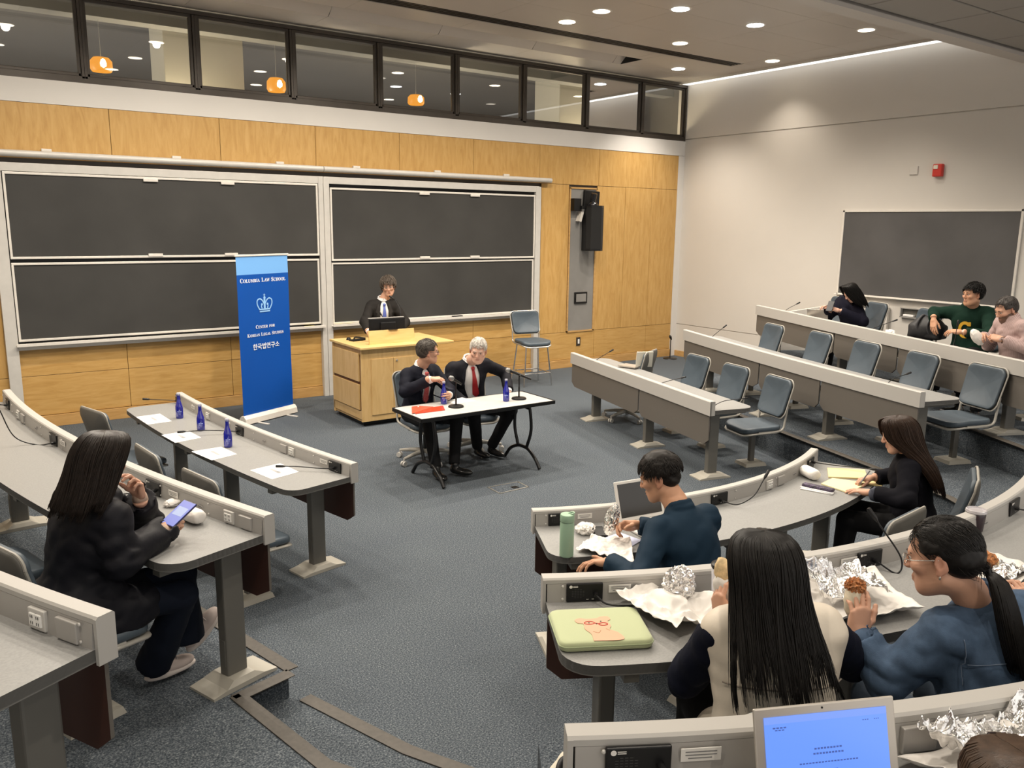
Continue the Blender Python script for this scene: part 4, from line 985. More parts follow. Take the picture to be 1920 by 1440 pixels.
for sx in (-1, 1):
    stroke([(sx*.72, .25), (sx*.98, .75), (sx*.95, 1.15), (sx*.62, 1.30), (sx*.30, 1.12), (sx*.10, .80)], .13)
    stroke([(sx*.36, .30), (sx*.44, .55), (sx*.36, .72)], .12); disc(sx*.38, .72, .12)
stroke([(0, .28), (0, .8), (0, 1.35)], .24); stroke([(-.74, .22), (0, .20), (.74, .22)], .14); stroke([(-.70, .0), (0, -.01), (.70, .0)], .13)
disc(0, 1.38, .15); stroke([(0, 1.4), (0, 1.62), (0, 1.78)], .11); stroke([(-.13, 1.66), (0, 1.66), (.13, 1.66)], .10)
m.build('crown_emblem', M_crown, t, fix=False)
# ------------------------------------------------------------------ panel table
TZ = .67; tc = V(-7.045, -4.138, 0)
t = thing('folding_table', 'white-topped folding table with black edge and arched black legs', 'table', tc)
m = MB(); pad(1.47, .545, .028, .03, lambda P: P+tc+V(0, 0, TZ-.028), mb=m); top = m.build('tabletop', mat('table_white', (.50, .49, .465), .35, var=.04, vscale=20), t, smooth=.5)
m = MB(); th = [(-.735, -.2725), (.735, -.2725), (.735, .2725), (-.735, .2725)]
for a, b_ in zip(th, th[1:]+th[:1]):
    a = V(*a, 0)+tc; b_ = V(*b_, 0)+tc; d = nrm(b_-a); m.box((a+b_)/2+V(0, 0, TZ-.018), (np.linalg.norm(b_-a), .014, .036), R=np.column_stack([d, np.cross(V(0, 0, 1), d), V(0, 0, 1)]), bev=.005)
m.build('edge_band', M_black, top)
for x, inn in ((-7.565, 1), (-6.49, -1)):
    m = MB(); m.tube(bez([(x, -3.84, .012), (x, -3.93, .11), (x, -4.05, .165), (x, -4.13, .175), (x, -4.23, .165), (x, -4.34, .10), (x, -4.42, .012)], 6), .017, 10)
    m.tube(bez([(x, -4.20, .17), (x, -4.27, .35), (x, -4.26, .52), (x, -4.22, .655)], 6), .016, 10); m.tube(bez([(x, -4.06, .17), (x, -4.0, .35), (x, -4.01, .52), (x, -4.05, .655)], 6), .016, 10)
    m.tube([(x, -4.22, .57), (x+inn*.15, -4.18, .645)], .009, 8); m.box((x, -4.13, .645), (.05, .36, .012)); m.build('leg', M_blackm, t, smooth=.8)
def bottle(x, y, z, label, cap=True):
    t = thing('water_bottle', label, 'bottle', (x, y, z), 'cobalt blue glass water bottles')
    pr = [(.004, 0), (.027, 0), (.0305, .006), (.031, .02), (.031, .085), (.029, .105), (.022, .13), (.0145, .155), (.0125, .18), (.0125, .196), (.0145, .198), (.0145, .204), (.004, .204)]
    m = MB(); m.lathe(pr, (x, y, z), 24); m.build('glass_body', M_cobalt, t, smooth=.6)
    m = MB(); m.lathe([(.0145, .0), (.0145, .016), (.013, .019), (.002, .019)], (x, y, z+.197), 18); m.build('cap', M_cap, t, smooth=.6)
    a0 = math.atan2(CAM[1]-y, CAM[0]-x)
    m = MB()
    for k, (zz, hw) in enumerate(((.058, .55), (.048, .42), (.072, .15), (.036, .30))):
        m.grid(np.array([[V(x+.0314*math.cos(a0+a), y+.0314*math.sin(a0+a), z+zz+dz_) for a in np.linspace(-hw, hw, 7)] for dz_ in (0, .0075 if k == 0 else .003)]))
    m.build('printed_label', M_blabel, t, fix=False)
    return t
M_cobalt = mat('cobalt_glass', (.006, .010, .27), .08, spec=.8, coat=.5); M_cap = mat('bottle_cap', (.55, .56, .66), .35, metal=.4); M_blabel = mat('bottle_print', (.30, .36, .75), .5)
bottle(-9.525, -3.356, .69, 'blue glass bottle on the front left desk, farthest of its three')
bottle(-9.49, -3.88, .69, 'blue glass bottle on the front left desk, middle of its three')
bottle(-9.459, -4.492, .69, 'blue glass bottle on the front left desk, nearest of its three')
bottle(-6.734, -4.19, TZ, 'blue glass bottle on the white table before the white-haired man')
bottle(-7.304, -3.985, TZ, 'blue glass bottle held by the seated man with the pink tie')
def paper(c4, z, label, name='paper_sheet', cat='paper', mt=None, lines=True, group=None, th=.0012):
    c4 = [V(*p, z) for p in c4]; t = thing(name, label, cat, sum(c4)/4, group)
    m = MB(); m.add([*c4, *[p+V(0, 0, th) for p in c4]], [(3, 2, 1, 0), (4, 5, 6, 7), (0, 1, 5, 4), (1, 2, 6, 5), (2, 3, 7, 6), (3, 0, 4, 7)]); m.build('sheet', mt or M_paper, t)
    if lines:
        c = sum(c4)/4+V(0, 0, th+.0006); ux = (c4[2]-c4[1]); uy = c4[1]-c4[0]
        m = MB(); R_ = np.column_stack([nrm(ux), nrm(uy), V(0, 0, 1)]); m.box(c, (.13, .022, .0008), R=R_); m.build('printed_name', mat('faint_print', (.36, .36, .36), .8), t)
    return t
for i, (c4, w_) in enumerate((([(-9.823, -3.12), (-9.626, -3.102), (-9.609, -3.439), (-9.80, -3.455)], 'farthest of four'), ([(-9.787, -3.871), (-9.58, -3.843), (-9.553, -4.115), (-9.756, -4.165)], 'second farthest of four'), ([(-9.719, -4.481), (-9.502, -4.465), (-9.467, -4.725), (-9.66, -4.786)], 'second nearest of four'), ([(-9.515, -5.164), (-9.291, -5.114), (-9.256, -5.375), (-9.461, -5.438)], 'nearest of four'))):
    paper(c4, .6905, 'white name sheet on the front left desk, '+w_, group='name sheets on the front left desk')
paper([(-7.222, -3.883), (-7.006, -3.83), (-6.985, -4.04), (-7.22, -4.05)], TZ+.001, 'white paper on the table between the two seated men', lines=False)
t = thing('document_folder', 'red plastic document folder at the left end of the white table', 'folder', (-7.6, -4.1, TZ)); M_rf = mat('red_plastic', (.62, .045, .012), .35, coat=.3)
m = MB(); m.prism([(-7.735, -4.215), (-7.435, -4.225), (-7.36, -4.065), (-7.67, -4.065)], TZ+.001, TZ+.006); m.build('sleeve', M_rf, t)
m = MB(); m.prism([(-7.76, -4.20), (-7.72, -4.19), (-7.46, -4.06), (-7.56, -3.96), (-7.63, -3.955)], TZ+.006, TZ+.008); m.build('flap', mat('red_plastic_flap', (.66, .10, .05), .35, coat=.3), t)
m = MB(); m.lathe([(.002, .003), (.007, .002), (.008, 0)], (-7.58, -3.99, TZ+.008), 12); m.build('snap', M_outlet, t)
def desk_mic(x, y, tip, tail, label):
    t = thing('desk_microphone', label, 'microphone', (x, y, TZ))
    m = MB(); m.lathe([(.004, .022), (.03, .021), (.068, .014), (.073, .006), (.073, 0), (.004, 0)], (x, y, TZ), 28); m.build('base', M_blackm, t, smooth=.6)
    top_ = V(x, y, TZ+.235); m = MB(); m.tube([(x, y, TZ+.015), (x, y, TZ+.12), (x, y, TZ+.12), top_], [.0085, .0085, .0065, .0065], 10); m.build('stem', M_blackm, t, smooth=.7)
    tip, tail = V(*tip), V(*tail); d = nrm(tip-tail); hd = tip-d*.05
    m = MB(); m.tube([tail, hd-d*.02, hd], [.010, .014, .017], 12); m.tube([top_-V(0, 0, .01), (tail+hd)/2], .009, 8); b_ = m.build('handle', M_black, t, smooth=.7)
    m = MB(); m.tube([hd, hd+d*.006, hd+d*.02, hd+d*.04, tip], [.017, .0235, .025, .021, .008], 14); m.build('wire_head', mat('mic_mesh', (.23, .23, .23), .4, metal=.7, bump=.6, bscale=900), t, smooth=.9)
desk_mic(-7.275, -4.155, (-7.365, -4.185, TZ+.295), (-7.22, -4.16, TZ+.21), 'black stand microphone between the red folder and the paper')
desk_mic(-6.572, -4.176, (-6.655, -4.06, TZ+.285), (-6.46, -4.22, TZ+.19), 'black stand microphone at the right end of the table')
SWV = face(-7.30, -3.52, 0, fdir(.12, -1)); place_sw(-7.25, -3.53, 0, -.04, -1, 'light grey swivel chair under the seated man with the pink tie')
place_sw(-6.66, -3.50, 0, -.2, -1, 'light grey swivel chair under the white-haired man')
# ------------------------------------------------------------------ things on the audience desks
def tumble(x, y, z, r, h, mt, label, cat='bottle', name='drinking_bottle', lid=None, taper=1.0, seam=None):
    t = thing(name, label, cat, (x, y, z)); m = MB(); m.lathe([(.004, 0), (r*taper-.004, 0), (r*taper, .005), (r, h-.01), (r-.004, h), (.004, h)], (x, y, z), 32); m.build('body', mt, t, smooth=.6); return t
M_mint = mat('mint_green', (.30, .45, .32), .5)
t = tumble(-8.66, -7.48, .69, .036, .185, M_mint, 'pale green cylindrical bottle on the middle front desk')
m = MB(); m.lathe([(.036, 0), (.0365, .003), (.0365, .03), (.034, .036), (.003, .037)], (-8.66, -7.48, .876), 32); m.build('lid', M_mint, t, smooth=.6)
m = MB(); m.tube(bez([(-8.655, -7.50, .913), (-8.635, -7.505, .92), (-8.632, -7.485, .919), (-8.65, -7.475, .913)], 5), .004, 8); m.build('loop', M_mint, t, smooth=.8)
t = tumble(-8.935, -8.69, .981, .036, .15, mat('lavender_white', (.62, .61, .66), .35), 'white tumbler with a black lid beside the woman in the white vest', 'tumbler', 'travel_tumbler', taper=.82)
m = MB(); m.lathe([(.0305, .002), (.031, .035), (.0315, .038)], (-8.935, -8.69, .981), 28, caps=False); m.build('steel_base', M_steel, t, smooth=.6)
m = MB(); m.lathe([(.037, 0), (.039, .004), (.039, .014), (.03, .02), (.003, .018)], (-8.935, -8.69, 1.131), 28); m.build('lid', M_black, t, smooth=.6)
t = tumble(-7.36, -8.83, .981, .042, .09, mat('dark_plum', (.025, .012, .018), .25), 'dark tumbler with a clear lid behind the ponytail head', 'tumbler', 'travel_tumbler', taper=.85)
m = MB(); m.lathe([(.043, 0), (.046, .004), (.044, .014), (.04, .016), (.037, .010), (.003, .010)], (-7.36, -8.83, 1.07), 28); m.build('lid', mat('clear_lid', (.45, .43, .45), .2, coat=.4), t, smooth=.6)
# crumpled things
def crumple(n, c, r, amp, f, seed, flat=0., R=None):
    bm = bmesh.new(); bmesh.ops.create_icosphere(bm, subdivisions=n, radius=1); P = np.array([v.co[:] for v in bm.verts]); F = [[v.index for v in f_.verts] for f_ in bm.faces]; bm.free()
    d = 1+amp*(ridge(P, f, seed)*.6+ridge(P, f*2.3, seed+1)*.4); P = P*d[:, None]*np.asarray(r)
    if flat: P[:, 2] = np.maximum(P[:, 2], -flat)
    if R is not None: P = P @ np.asarray(R).T
    return P+np.asarray(c, float), F
M_foil = mat('aluminium_foil', (.80, .79, .78), .20, metal=1, bump=.5, bscale=90, bdist=.004)
M_wrapw = mat('white_wrap_paper', (.74, .71, .67), .6, bump=.3, bscale=30, bdist=.004)
M_tort = mat('tortilla', (.62, .46, .25), .75, var=.3, vscale=60); M_fill = mat('sandwich_filling', (.36, .14, .045), .7, var=.7, vscale=120)
def sheet_mesh(c4, n, amp, f, seed, z, lift=None, curl=0.):
    """crumpled sheet spanning four floor-plan corners"""
    a, b_, c_, d = [np.asarray(p, float) for p in c4]; u, v = np.meshgrid(np.linspace(0, 1, n), np.linspace(0, 1, n), indexing='ij')
    XY = a[None, None]*((1-u)*(1-v))[..., None]+b_[None, None]*(u*(1-v))[..., None]+c_[None, None]*(u*v)[..., None]+d[None, None]*((1-u)*v)[..., None]
    P2 = np.c_[XY.reshape(-1, 2), np.zeros(n*n)]; hz = (ridge(P2, f, seed)*.6+ridge(P2, f*2.2, seed+3)*.4+.55)*amp
    e = np.minimum(np.minimum(u, 1-u), np.minimum(v, 1-v)).ravel()
    if curl: hz = hz+curl*np.clip(1-e*4, 0, 1)**2*(.5+.5*wob(P2, 14, seed+5))
    if lift is not None: hz = hz+lift(u.ravel(), v.ravel())
    hz = np.maximum(hz, 0); P = np.c_[XY.reshape(-1, 2)+amp*.5*np.c_[wob(P2, f, seed+7), wob(P2, f, seed+8)], z+.002+hz].reshape(n, n, 3); return P
def crumpled_sheet(name, label, cat, c4, n, amp, f, seed, z, mt, parent=None, lift=None, curl=0.):
    m = MB(); m.grid(sheet_mesh(c4, n, amp, f, seed, z, lift, curl)); o = m.build(name, mt, parent, smooth=.5, fix=False)
    sd = o.modifiers.new('thickness', 'SOLIDIFY'); sd.thickness = .0012
    if parent is None: tag(o, label, cat)
    return o
P_, F_ = crumple(4, (-8.375, -7.29, .715), (.05, .045, .03), .30, 4.5, 3, .024); m = MB(); m.add(P_, F_); tag(m.build('crumpled_tissue', M_wrapw, smooth=.5), 'crumpled white tissue next to the pale green bottle', 'tissue')
crumpled_sheet('wrapping_paper', 'white wrapper spread on the desk before the man in dark blue', 'wrapper', [(-8.59, -7.47), (-8.40, -7.37), (-8.26, -7.52), (-8.48, -7.78)], 48, .014, 34, 4, .692, M_wrapw, curl=.02)
paper([(-8.40, -7.42), (-8.22, -7.40), (-8.20, -7.55), (-8.37, -7.60)], .694, 'bluish white sheet under the wrapper before the man in dark blue', mt=mat('bluish_paper', (.62, .66, .86), .6), lines=False)
t = thing('laptop', 'white laptop with a dark screen before the man in dark blue', 'laptop', (-8.02, -7.42, .69)); M_lapw = mat('laptop_white', (.72, .70, .66), .4)
lr = rotz(math.radians(-8)); lc = V(-7.99, -7.335, .69)
m = MB(); m.box(lc+lr @ V(0, -.10, .009), (.31, .21, .016), R=lr, bev=.006); m.build('keyboard_base', M_lapw, t)
lt = lr @ rotx(-.32); m = MB(); m.box(lc+V(0, 0, .018)+lt @ V(0, 0, .112), (.315, .010, .225), R=lt, bev=.004); ld = m.build('lid', M_lapw, t)
m = MB(); m.box(lc+V(0, 0, .018)+lt @ V(0, -.0058, .114), (.280, .001, .188), R=lt); m.build('screen', mat('dark_screen', (.03, .028, .026), .12), ld)
m = MB(); m.box((-8.31, -7.33, .697), (.07, .14, .01), R=rotz(-.5), bev=.004); tag(m.build('mobile_phone', M_black), 'black phone lying behind the foil-wrapped sandwich', 'phone')
# right end of the middle front desk
def roll_pack(c, d, L, r, label, z):
    d = nrm(V(*d, 0)); t = []
    P, F = crumple(4, (0, 0, 0), (1, 1, 1), .04, 7, 11)
    h_ = np.hypot(P[:, 0], P[:, 1])+1e-6; s = np.sign(P[:, 2])*np.abs(P[:, 2])**.55; k = h_**.40/h_*(1+.05*ridge(P, 6, 17)); P = np.c_[P[:, 0]*k*r*1.05, P[:, 1]*k*r*.92, s*L/2]
    Rm = frame(d); Q = P @ Rm.T+V(*c, z+r*1.0); m = MB(); m.add(Q, F); return tag(m.build('wrapped_sandwich', M_wrapw, smooth=.9), label, 'sandwich')
roll_pack((-6.47, -7.36), (-.35, -.9), .16, .040, 'white paper-wrapped roll on the desk before the woman in black', .69)
M_yel = mat('yellow_pad', (.80, .66, .33), .7); M_yel2 = mat('pale_yellow_pad', (.76, .70, .42), .7)
paper([(-6.36, -7.43), (-6.18, -7.30), (-6.00, -7.47), (-6.17, -7.60)], .691, 'tan notepad page furthest from the writing hand', 'notebook', 'notebook', M_yel, False, th=.010)
paper([(-6.53, -7.49), (-6.36, -7.46), (-6.26, -7.66), (-6.55, -7.70)], .692, 'pale yellow notebook page under the writing hands', 'notebook', 'notebook', M_yel2, False, th=.008)
paper([(-6.30, -7.62), (-6.16, -7.58), (-6.10, -7.68), (-6.24, -7.74)], .691, 'small yellow sheet beside the grey scrunchie wrist', 'notebook', 'notebook', M_yel, False, th=.006)
t = thing('pencil_case', 'patterned dark pencil case with a white pouch', 'pencil case', (-6.64, -7.53, .69))
m = MB(); m.box((-6.635, -7.54, .705), (.05, .20, .022), R=rotz(.22), bev=.009); m.build('case', mat('purple_pattern', (.05, .035, .07), .5, var=1.2, vscale=90), t); m = MB(); m.box((-6.675, -7.56, .694), (.045, .20, .008), R=rotz(.35), bev=.003); m.build('pouch', M_paper, t)
m = MB(); m.tube([(-6.705, -7.455, .70), (-6.66, -7.66, .70)], .005, 8); tag(m.build('pen', mat('pen_white', (.7, .7, .72), .4)), 'white pen beside the patterned pencil case', 'pen')
# second middle desk: laptop sleeve with bear
t = thing('laptop_sleeve', 'pale green padded laptop sleeve with a pink bear patch', 'laptop sleeve', (-9.44, -8.60, .98)); M_slv = mat('sage_fabric', (.44, .49, .285), .85, bump=.15, bscale=500, sheen=.3)
SX = nrm(V(.276, -.150, 0)); SY = V(-SX[1], SX[0], 0); SO = V(-9.432, -8.597, .982); SW, SH = .315, .245
m = MB(); pad(SW, SH, .034, .03, lambda P: SO+P[:, 0:1]*SX+P[:, 1:2]*SY+np.c_[np.zeros((len(P), 2)), P[:, 2]*1.0], mb=m, n=8); b_ = m.build('padded_body', M_slv, t, smooth=3.2)
m = MB(); o8 = []
for cx, cy, a0 in ((1, 1, 0), (-1, 1, 1), (-1, -1, 2), (1, -1, 3)):
    for a in np.linspace(0, PI/2, 7): o8.append(((SW/2-.03)*cx+.0305*math.cos(a+a0*PI/2), (SH/2-.03)*cy+.0305*math.sin(a+a0*PI/2)))
o8.append(o8[0]); m.tube([SO+SX*x+SY*y+V(0, 0, .019) for x, y in o8], .0022, 6); m.build('zip_piping', mat('sage_dark', (.36, .42, .25), .8), t, smooth=.9)
SP = lambda u, v, z=.0352: SO+SX*u+SY*v+V(0, 0, z)
def blob(pts, z, mt, name, par):
    pp = bez(list(pts)+[pts[0]], 6)[:-1]; m = MB(); bm = bmesh.new(); f = bm.faces.new([bm.verts.new(SP(*p, z)) for p in pp]); r = bmesh.ops.extrude_face_region(bm, geom=[f])
    for e in r['geom']:
        if isinstance(e, bmesh.types.BMVert): e.co.z += .0016
    bmesh.ops.triangulate(bm, faces=bm.faces[:]); bmesh.ops.recalc_face_normals(bm, faces=bm.faces[:]); me = bpy.data.meshes.new(name); bm.to_mesh(me); bm.free(); return obj(name, me, mt, par)
M_pink = mat('pink_felt', (.66, .40, .27), .9)
bear = [(-.045, -.115), (-.044, -.07), (-.058, -.035), (-.056, .0), (-.075, .010), (-.080, .030), (-.060, .042), (-.040, .034), (-.005, .036), (.012, .046), (.036, .046), (.042, .026), (.030, .012), (.034, -.02), (.025, -.045), (.048, -.070), (.052, -.115)]
pt_ = blob(bear, .0345, M_pink, 'bear_patch', t); M_redth = mat('red_thread', (.50, .03, .025), .8)
m = MB()
for u, v, rx, ry in ((-.035, .004, .017, .010), (.010, -.008, .015, .009)):
    m.tube([SP(u+rx*math.cos(a), v+ry*math.sin(a), .0365) for a in np.linspace(0, 2*PI, 20)], .0015, 6, caps=False)
m.tube([SP(-.018, .002, .0365), SP(-.004, -.004, .0365)], .0015, 6); m.build('red_glasses', M_redth, pt_)
m = MB(); m.lathe([(.0003, .001), (.0028, .0008), (.003, 0)], SP(-.036, .005, .0362), 10); m.lathe([(.0003, .001), (.0028, .0008), (.003, 0)], SP(.006, .012, .0362), 10); m.lathe([(.0003, .001), (.0025, .0008), (.003, 0)], SP(-.012, -.004, .0362), 10); m.build('eyes_and_nose', M_black, pt_)
m = MB(); m.tube(bez([SP(-.035, -.055, .0362), SP(-.018, -.065, .0362), SP(-.008, -.050, .0362)], 5), .0009, 6); m.build('stitched_arm', mat('tan_thread', (.42, .24, .13), .8), pt_); m = MB(); m.tube(bez([SP(.012, -.04, .0362), SP(.022, -.052, .0362)], 5), .0009, 6); m.build('stitched_arm', mat('tan_thread', (.42, .24, .13), .8), pt_)
# paper bag with foil, second middle desk
t = thing('takeaway_wrapper', 'white paper wrapper holding foil between the sleeve and the white tumbler', 'wrapper', (-9.07, -8.62, .98))
lift = lambda u, v: .055*np.exp(-((u-.42)**2+(v-.45)**2)/.10)+.02*np.sin(u*7)*v
crumpled_sheet('paper', '', '', [(-9.25, -8.47), (-8.98, -8.50), (-8.97, -8.78), (-9.27, -8.79)], 60, .020, 30, 21, .982, M_wrapw, t, lift=lift, curl=.04)
P_, F_ = crumple(5, (-9.03, -8.575, 1.045), (.062, .045, .066), .22, 9, 9, .05); m = MB(); m.add(P_, F_); m.build('foil', M_foil, t, smooth=.35)
t = thing('takeaway_wrapper', 'open foil and white paper spread before the woman in the denim shirt', 'wrapper', (-8.5, -8.95, .98))
crumpled_sheet('paper', '', '', [(-8.62, -8.70), (-8.22, -8.86), (-8.40, -9.16), (-8.80, -9.02)], 56, .010, 26, 5, .982, M_wrapw, t, curl=.05)
crumpled_sheet('foil', '', '', [(-8.60, -8.76), (-8.33, -8.84), (-8.42, -9.05), (-8.66, -8.96)], 80, .020, 58, 6, .994, M_foil, t, lift=lambda u, v: .022*(1+np.sin(u*5+1)*np.cos(v*4)), curl=.06)
t = thing('takeaway_wrapper', 'foil and paper holding a half-eaten roll at the right edge, right of the ponytail', 'wrapper', (-7.85, -9.12, .98))
crumpled_sheet('paper', '', '', [(-7.95, -8.98), (-7.66, -8.96), (-7.62, -9.20), (-7.95, -9.26)], 26, .014, 18, 12, .982, M_wrapw, t, curl=.03)
crumpled_sheet('foil', '', '', [(-7.86, -9.08), (-7.66, -9.04), (-7.68, -9.22), (-7.88, -9.22)], 56, .016, 60, 13, .99, M_foil, t, lift=lambda u, v: .012*(1+np.sin(u*5)))
P_, F_ = crumple(3, (-7.80, -9.06, 1.025), (.04, .065, .035), .2, 5, 14); m = MB(); m.add(P_, F_); m.build('roll', M_tort, t, smooth=.9); P_, F_ = crumple(3, (-7.815, -9.085, 1.045), (.028, .045, .026), .3, 7, 15); m = MB(); m.add(P_, F_); m.build('filling', M_fill, t, smooth=.9)
m = MB(); m.box((-7.66, -9.05, .988), (.05, .24, .014), R=rotz(.25), bev=.004); tag(m.build('tablet_cover', mat('charcoal_cover', (.075, .068, .066), .6)), 'thin charcoal strip lying on the desk at the right edge', 'case')
# third middle desk: laptop, foil
t = thing('laptop', 'open silver laptop with a bright blue screen at the bottom of the photo', 'laptop', (-9.75, -9.72, 1.24)); M_lap = mat('laptop_silver', (.50, .46, .41), .38, metal=.55)
A, B_ = V(-9.958, -9.618, 1.425), V(-9.688, -9.745, 1.425); LX = nrm(B_-A); LW = np.linalg.norm(B_-A); back = V(-LX[1], LX[0], 0); LU = nrm(V(0, 0, 1)+back*.30); LN = np.cross(LX, LU)
o_ = (A+B_)/2; h_ = LW*.69
RL = np.column_stack([LX, -LN, LU])
m = MB(); m.box(o_-LU*h_/2, (LW, .007, h_), R=RL, bev=.003); ld = m.build('lid', M_lap, t)
def screen_fn(nt, N, L, b):
    b.inputs['Base Color'].default_value = (.02, .03, .06, 1); b.inputs['Emission Color'].default_value = (.115, .25, .82, 1); b.inputs['Emission Strength'].default_value = .62
M_scr = node_mat('blue_screen', screen_fn, .3)
S = lambda u, v, e=.0045: o_+LX*u*LW+LU*(-v*h_)+LN*e
m = MB(); m.quad(S(-.435, .085), S(.435, .085), S(.435, .90), S(-.435, .90)); sc_ = m.build('screen', M_scr, ld, fix=False)
m = MB(); m.quad(S(-.435, .085, .005), S(.435, .085, .005), S(.435, .15, .005), S(-.435, .15, .005)); m.build('browser_bar', emis('browser_bar', (.16, .28, .74), .6), sc_, fix=False)
m = MB(); m.quad(S(-.06, .60, .005), S(.06, .60, .005), S(.06, .68, .005), S(-.06, .68, .005)); m.build('screen_button', emis('screen_button', (.0, .05, .55), .55), sc_, fix=False)
M_sct = emis('screen_text', (.05, .10, .36), .5); m = MB()
for s_t, sz, u, v in (('Your meeting has been launched', .0075, 0, .42), ('Not seeing a pop-up window', .0075, 0, .465), ('By joining a meeting you agree to the terms of service', .0052, 0, .54)):
    pass
for u, v, w_, h2 in ((0, .41, .20, .012), (0, .455, .22, .012), (0, .535, .42, .009), (-.33, .19, .10, .010), (-.33, .21, .07, .007), (.28, .19, .05, .006), (.36, .19, .04, .006)):
    k = max(3, int(w_/.022)); us = np.linspace(-w_/2, w_/2, k+1)
    for a_, c_ in zip(us[:-1], us[1:]): m.quad(S(u+a_+.003, v-h2, .0052), S(u+c_-.003, v-h2, .0052), S(u+c_-.003, v+h2*.4, .0052), S(u+a_+.003, v+h2*.4, .0052))
m.build('screen_text', M_sct, sc_, fix=False)
m = MB(); m.lathe([(.0004, .0006), (.0022, .0004), (.0022, 0)], S(-.02, .042, .0036), 10, axis=LN); m.build('webcam', M_black, ld)
bt = o_-LU*h_; m = MB(); m.box(bt-back*.105+V(0, 0, -.006), (LW, .21, .012), R=np.column_stack([LX, back, V(0, 0, 1)]), bev=.004); m.build('keyboard_base', M_lap, t)
t = thing('takeaway_wrapper', 'crumpled foil and paper right of the open laptop', 'wrapper', (-9.48, -9.82, 1.24))
crumpled_sheet('paper', '', '', [(-9.63, -9.74), (-9.36, -9.80), (-9.34, -9.98), (-9.62, -9.95)], 30, .02, 22, 31, 1.242, M_wrapw, t, curl=.03)
crumpled_sheet('foil', '', '', [(-9.60, -9.755), (-9.30, -9.83), (-9.31, -9.96), (-9.58, -9.92)], 84, .022, 62, 32, 1.25, M_foil, t, lift=lambda u, v: .022*(1+np.sin(u*7)*np.cos(v*5)), curl=.05)
# second left desk
roll_pack((-10.28, -6.73), (.3, -.85), .15, .036, 'white paper-wrapped roll on the second left desk by the phone', .971)
P_, F_ = crumple(3, (-10.30, -6.45, .985), (.035, .03, .018), .3, 4.5, 41, .014); m = MB(); m.add(P_, F_); tag(m.build('crumpled_tissue', M_wrapw, smooth=.5), 'small crumpled tissue by the raised hand of the woman in the black coat', 'tissue')
# far right desk bits
t = thing('laptop', 'small silver laptop on the front right desk, its back to the wall', 'laptop', (-4.40, -3.45, .68))
m = MB(); m.box((-4.42, -3.46, .70), (.18, .24, .014), R=rotz(.25)); m.build('keyboard_base', M_lap, t); m = MB(); m.box((-4.33, -3.60, .79), (.20, .012, .19), R=rotz(-.5) @ rotx(.2), bev=.003); m.build('lid', mat('screen_lit_pale', (.6, .58, .5), .4), t)
t = thing('laptop', 'grey laptop lid left of the person in the dark hoodie', 'laptop', (-1.9, -4.3, 1.15)); m = MB(); m.box((-1.95, -4.25, 1.24), (.012, .26, .18), R=rotz(.3) @ roty(-.3), bev=.003); m.build('lid', M_lap, t); m = MB(); m.box((-1.85, -4.29, 1.157), (.2, .26, .012), R=rotz(.3)); m.build('keyboard_base', M_lap, t)
t = thing('paper_cup', 'yellow drink carton beside the laptop in the last right row', 'carton', (-1.80, -4.05, 1.15)); m = MB(); m.box((-1.80, -4.05, 1.215), (.06, .06, .13), bev=.004); m.build('carton', M_chalk, t)
P_, F_ = crumple(3, (-2.15, -5.35, 1.165), (.03, .06, .03), .3, 4, 42, .015); m = MB(); m.add(P_, F_); tag(m.build('crumpled_tissue', M_wrapw, smooth=.5), 'small white tissue on the last right row left of the backpack', 'tissue')
# backpack, bags, jackets
M_blk = mat('black_nylon', (.012, .012, .014), .6, bump=.2, bscale=60, bdist=.006)
t = thing('backpack', 'black backpack standing on the last right row desk', 'backpack', (-2.05, -5.72, 1.15))
s = Sdf(.012); s.ell((-2.03, -5.72, 1.26), (.12, .19, .13), k=.04).box((-2.03, -5.72, 1.21), (.08, .15, .05), rad=.03, k=.05).ell((-2.10, -5.66, 1.22), (.06, .11, .08), k=.03)
P_, F_ = s.mesh(lambda P: .006*ridge(P, 22, 4)); obj('bag_body', mesh_np('bag', [(P_, F_)]), M_blk, t)
m = MB()
for dy in (-.07, .05): m.tube(bez([(-2.13, -5.72+dy, 1.20), (-2.16, -5.71+dy, 1.30), (-2.08, -5.72+dy, 1.385), (-1.98, -5.72+dy, 1.37)], 6), .014, 8)
m.build('straps', mat('grey_strap', (.05, .05, .055), .7), t, smooth=.9)
t = thing('handbag', 'black and cream bag on the floor at the left end of the third middle desk', 'bag', (-9.43, -8.46, T1))
s = Sdf(.008); s.box((-9.43, -8.46, .325), (.07, .05, .055), R=rotz(.5), rad=.02, k=.02); P_, F_ = s.mesh(lambda P: .006*ridge(P, 22, 5)); obj('bag_body', mesh_np('bag', [(P_, F_)]), mat('cream_canvas', (.62, .58, .48), .8), t)
m = MB(); m.tube(bez([(-9.49, -8.52, .33), (-9.51, -8.49, .385), (-9.46, -8.45, .42), (-9.37, -8.41, .38)], 6), .013, 8); m.box((-9.47, -8.485, .36), (.12, .016, .05), R=rotz(.5), bev=.006); m.build('strap', M_blk, t, smooth=.9)
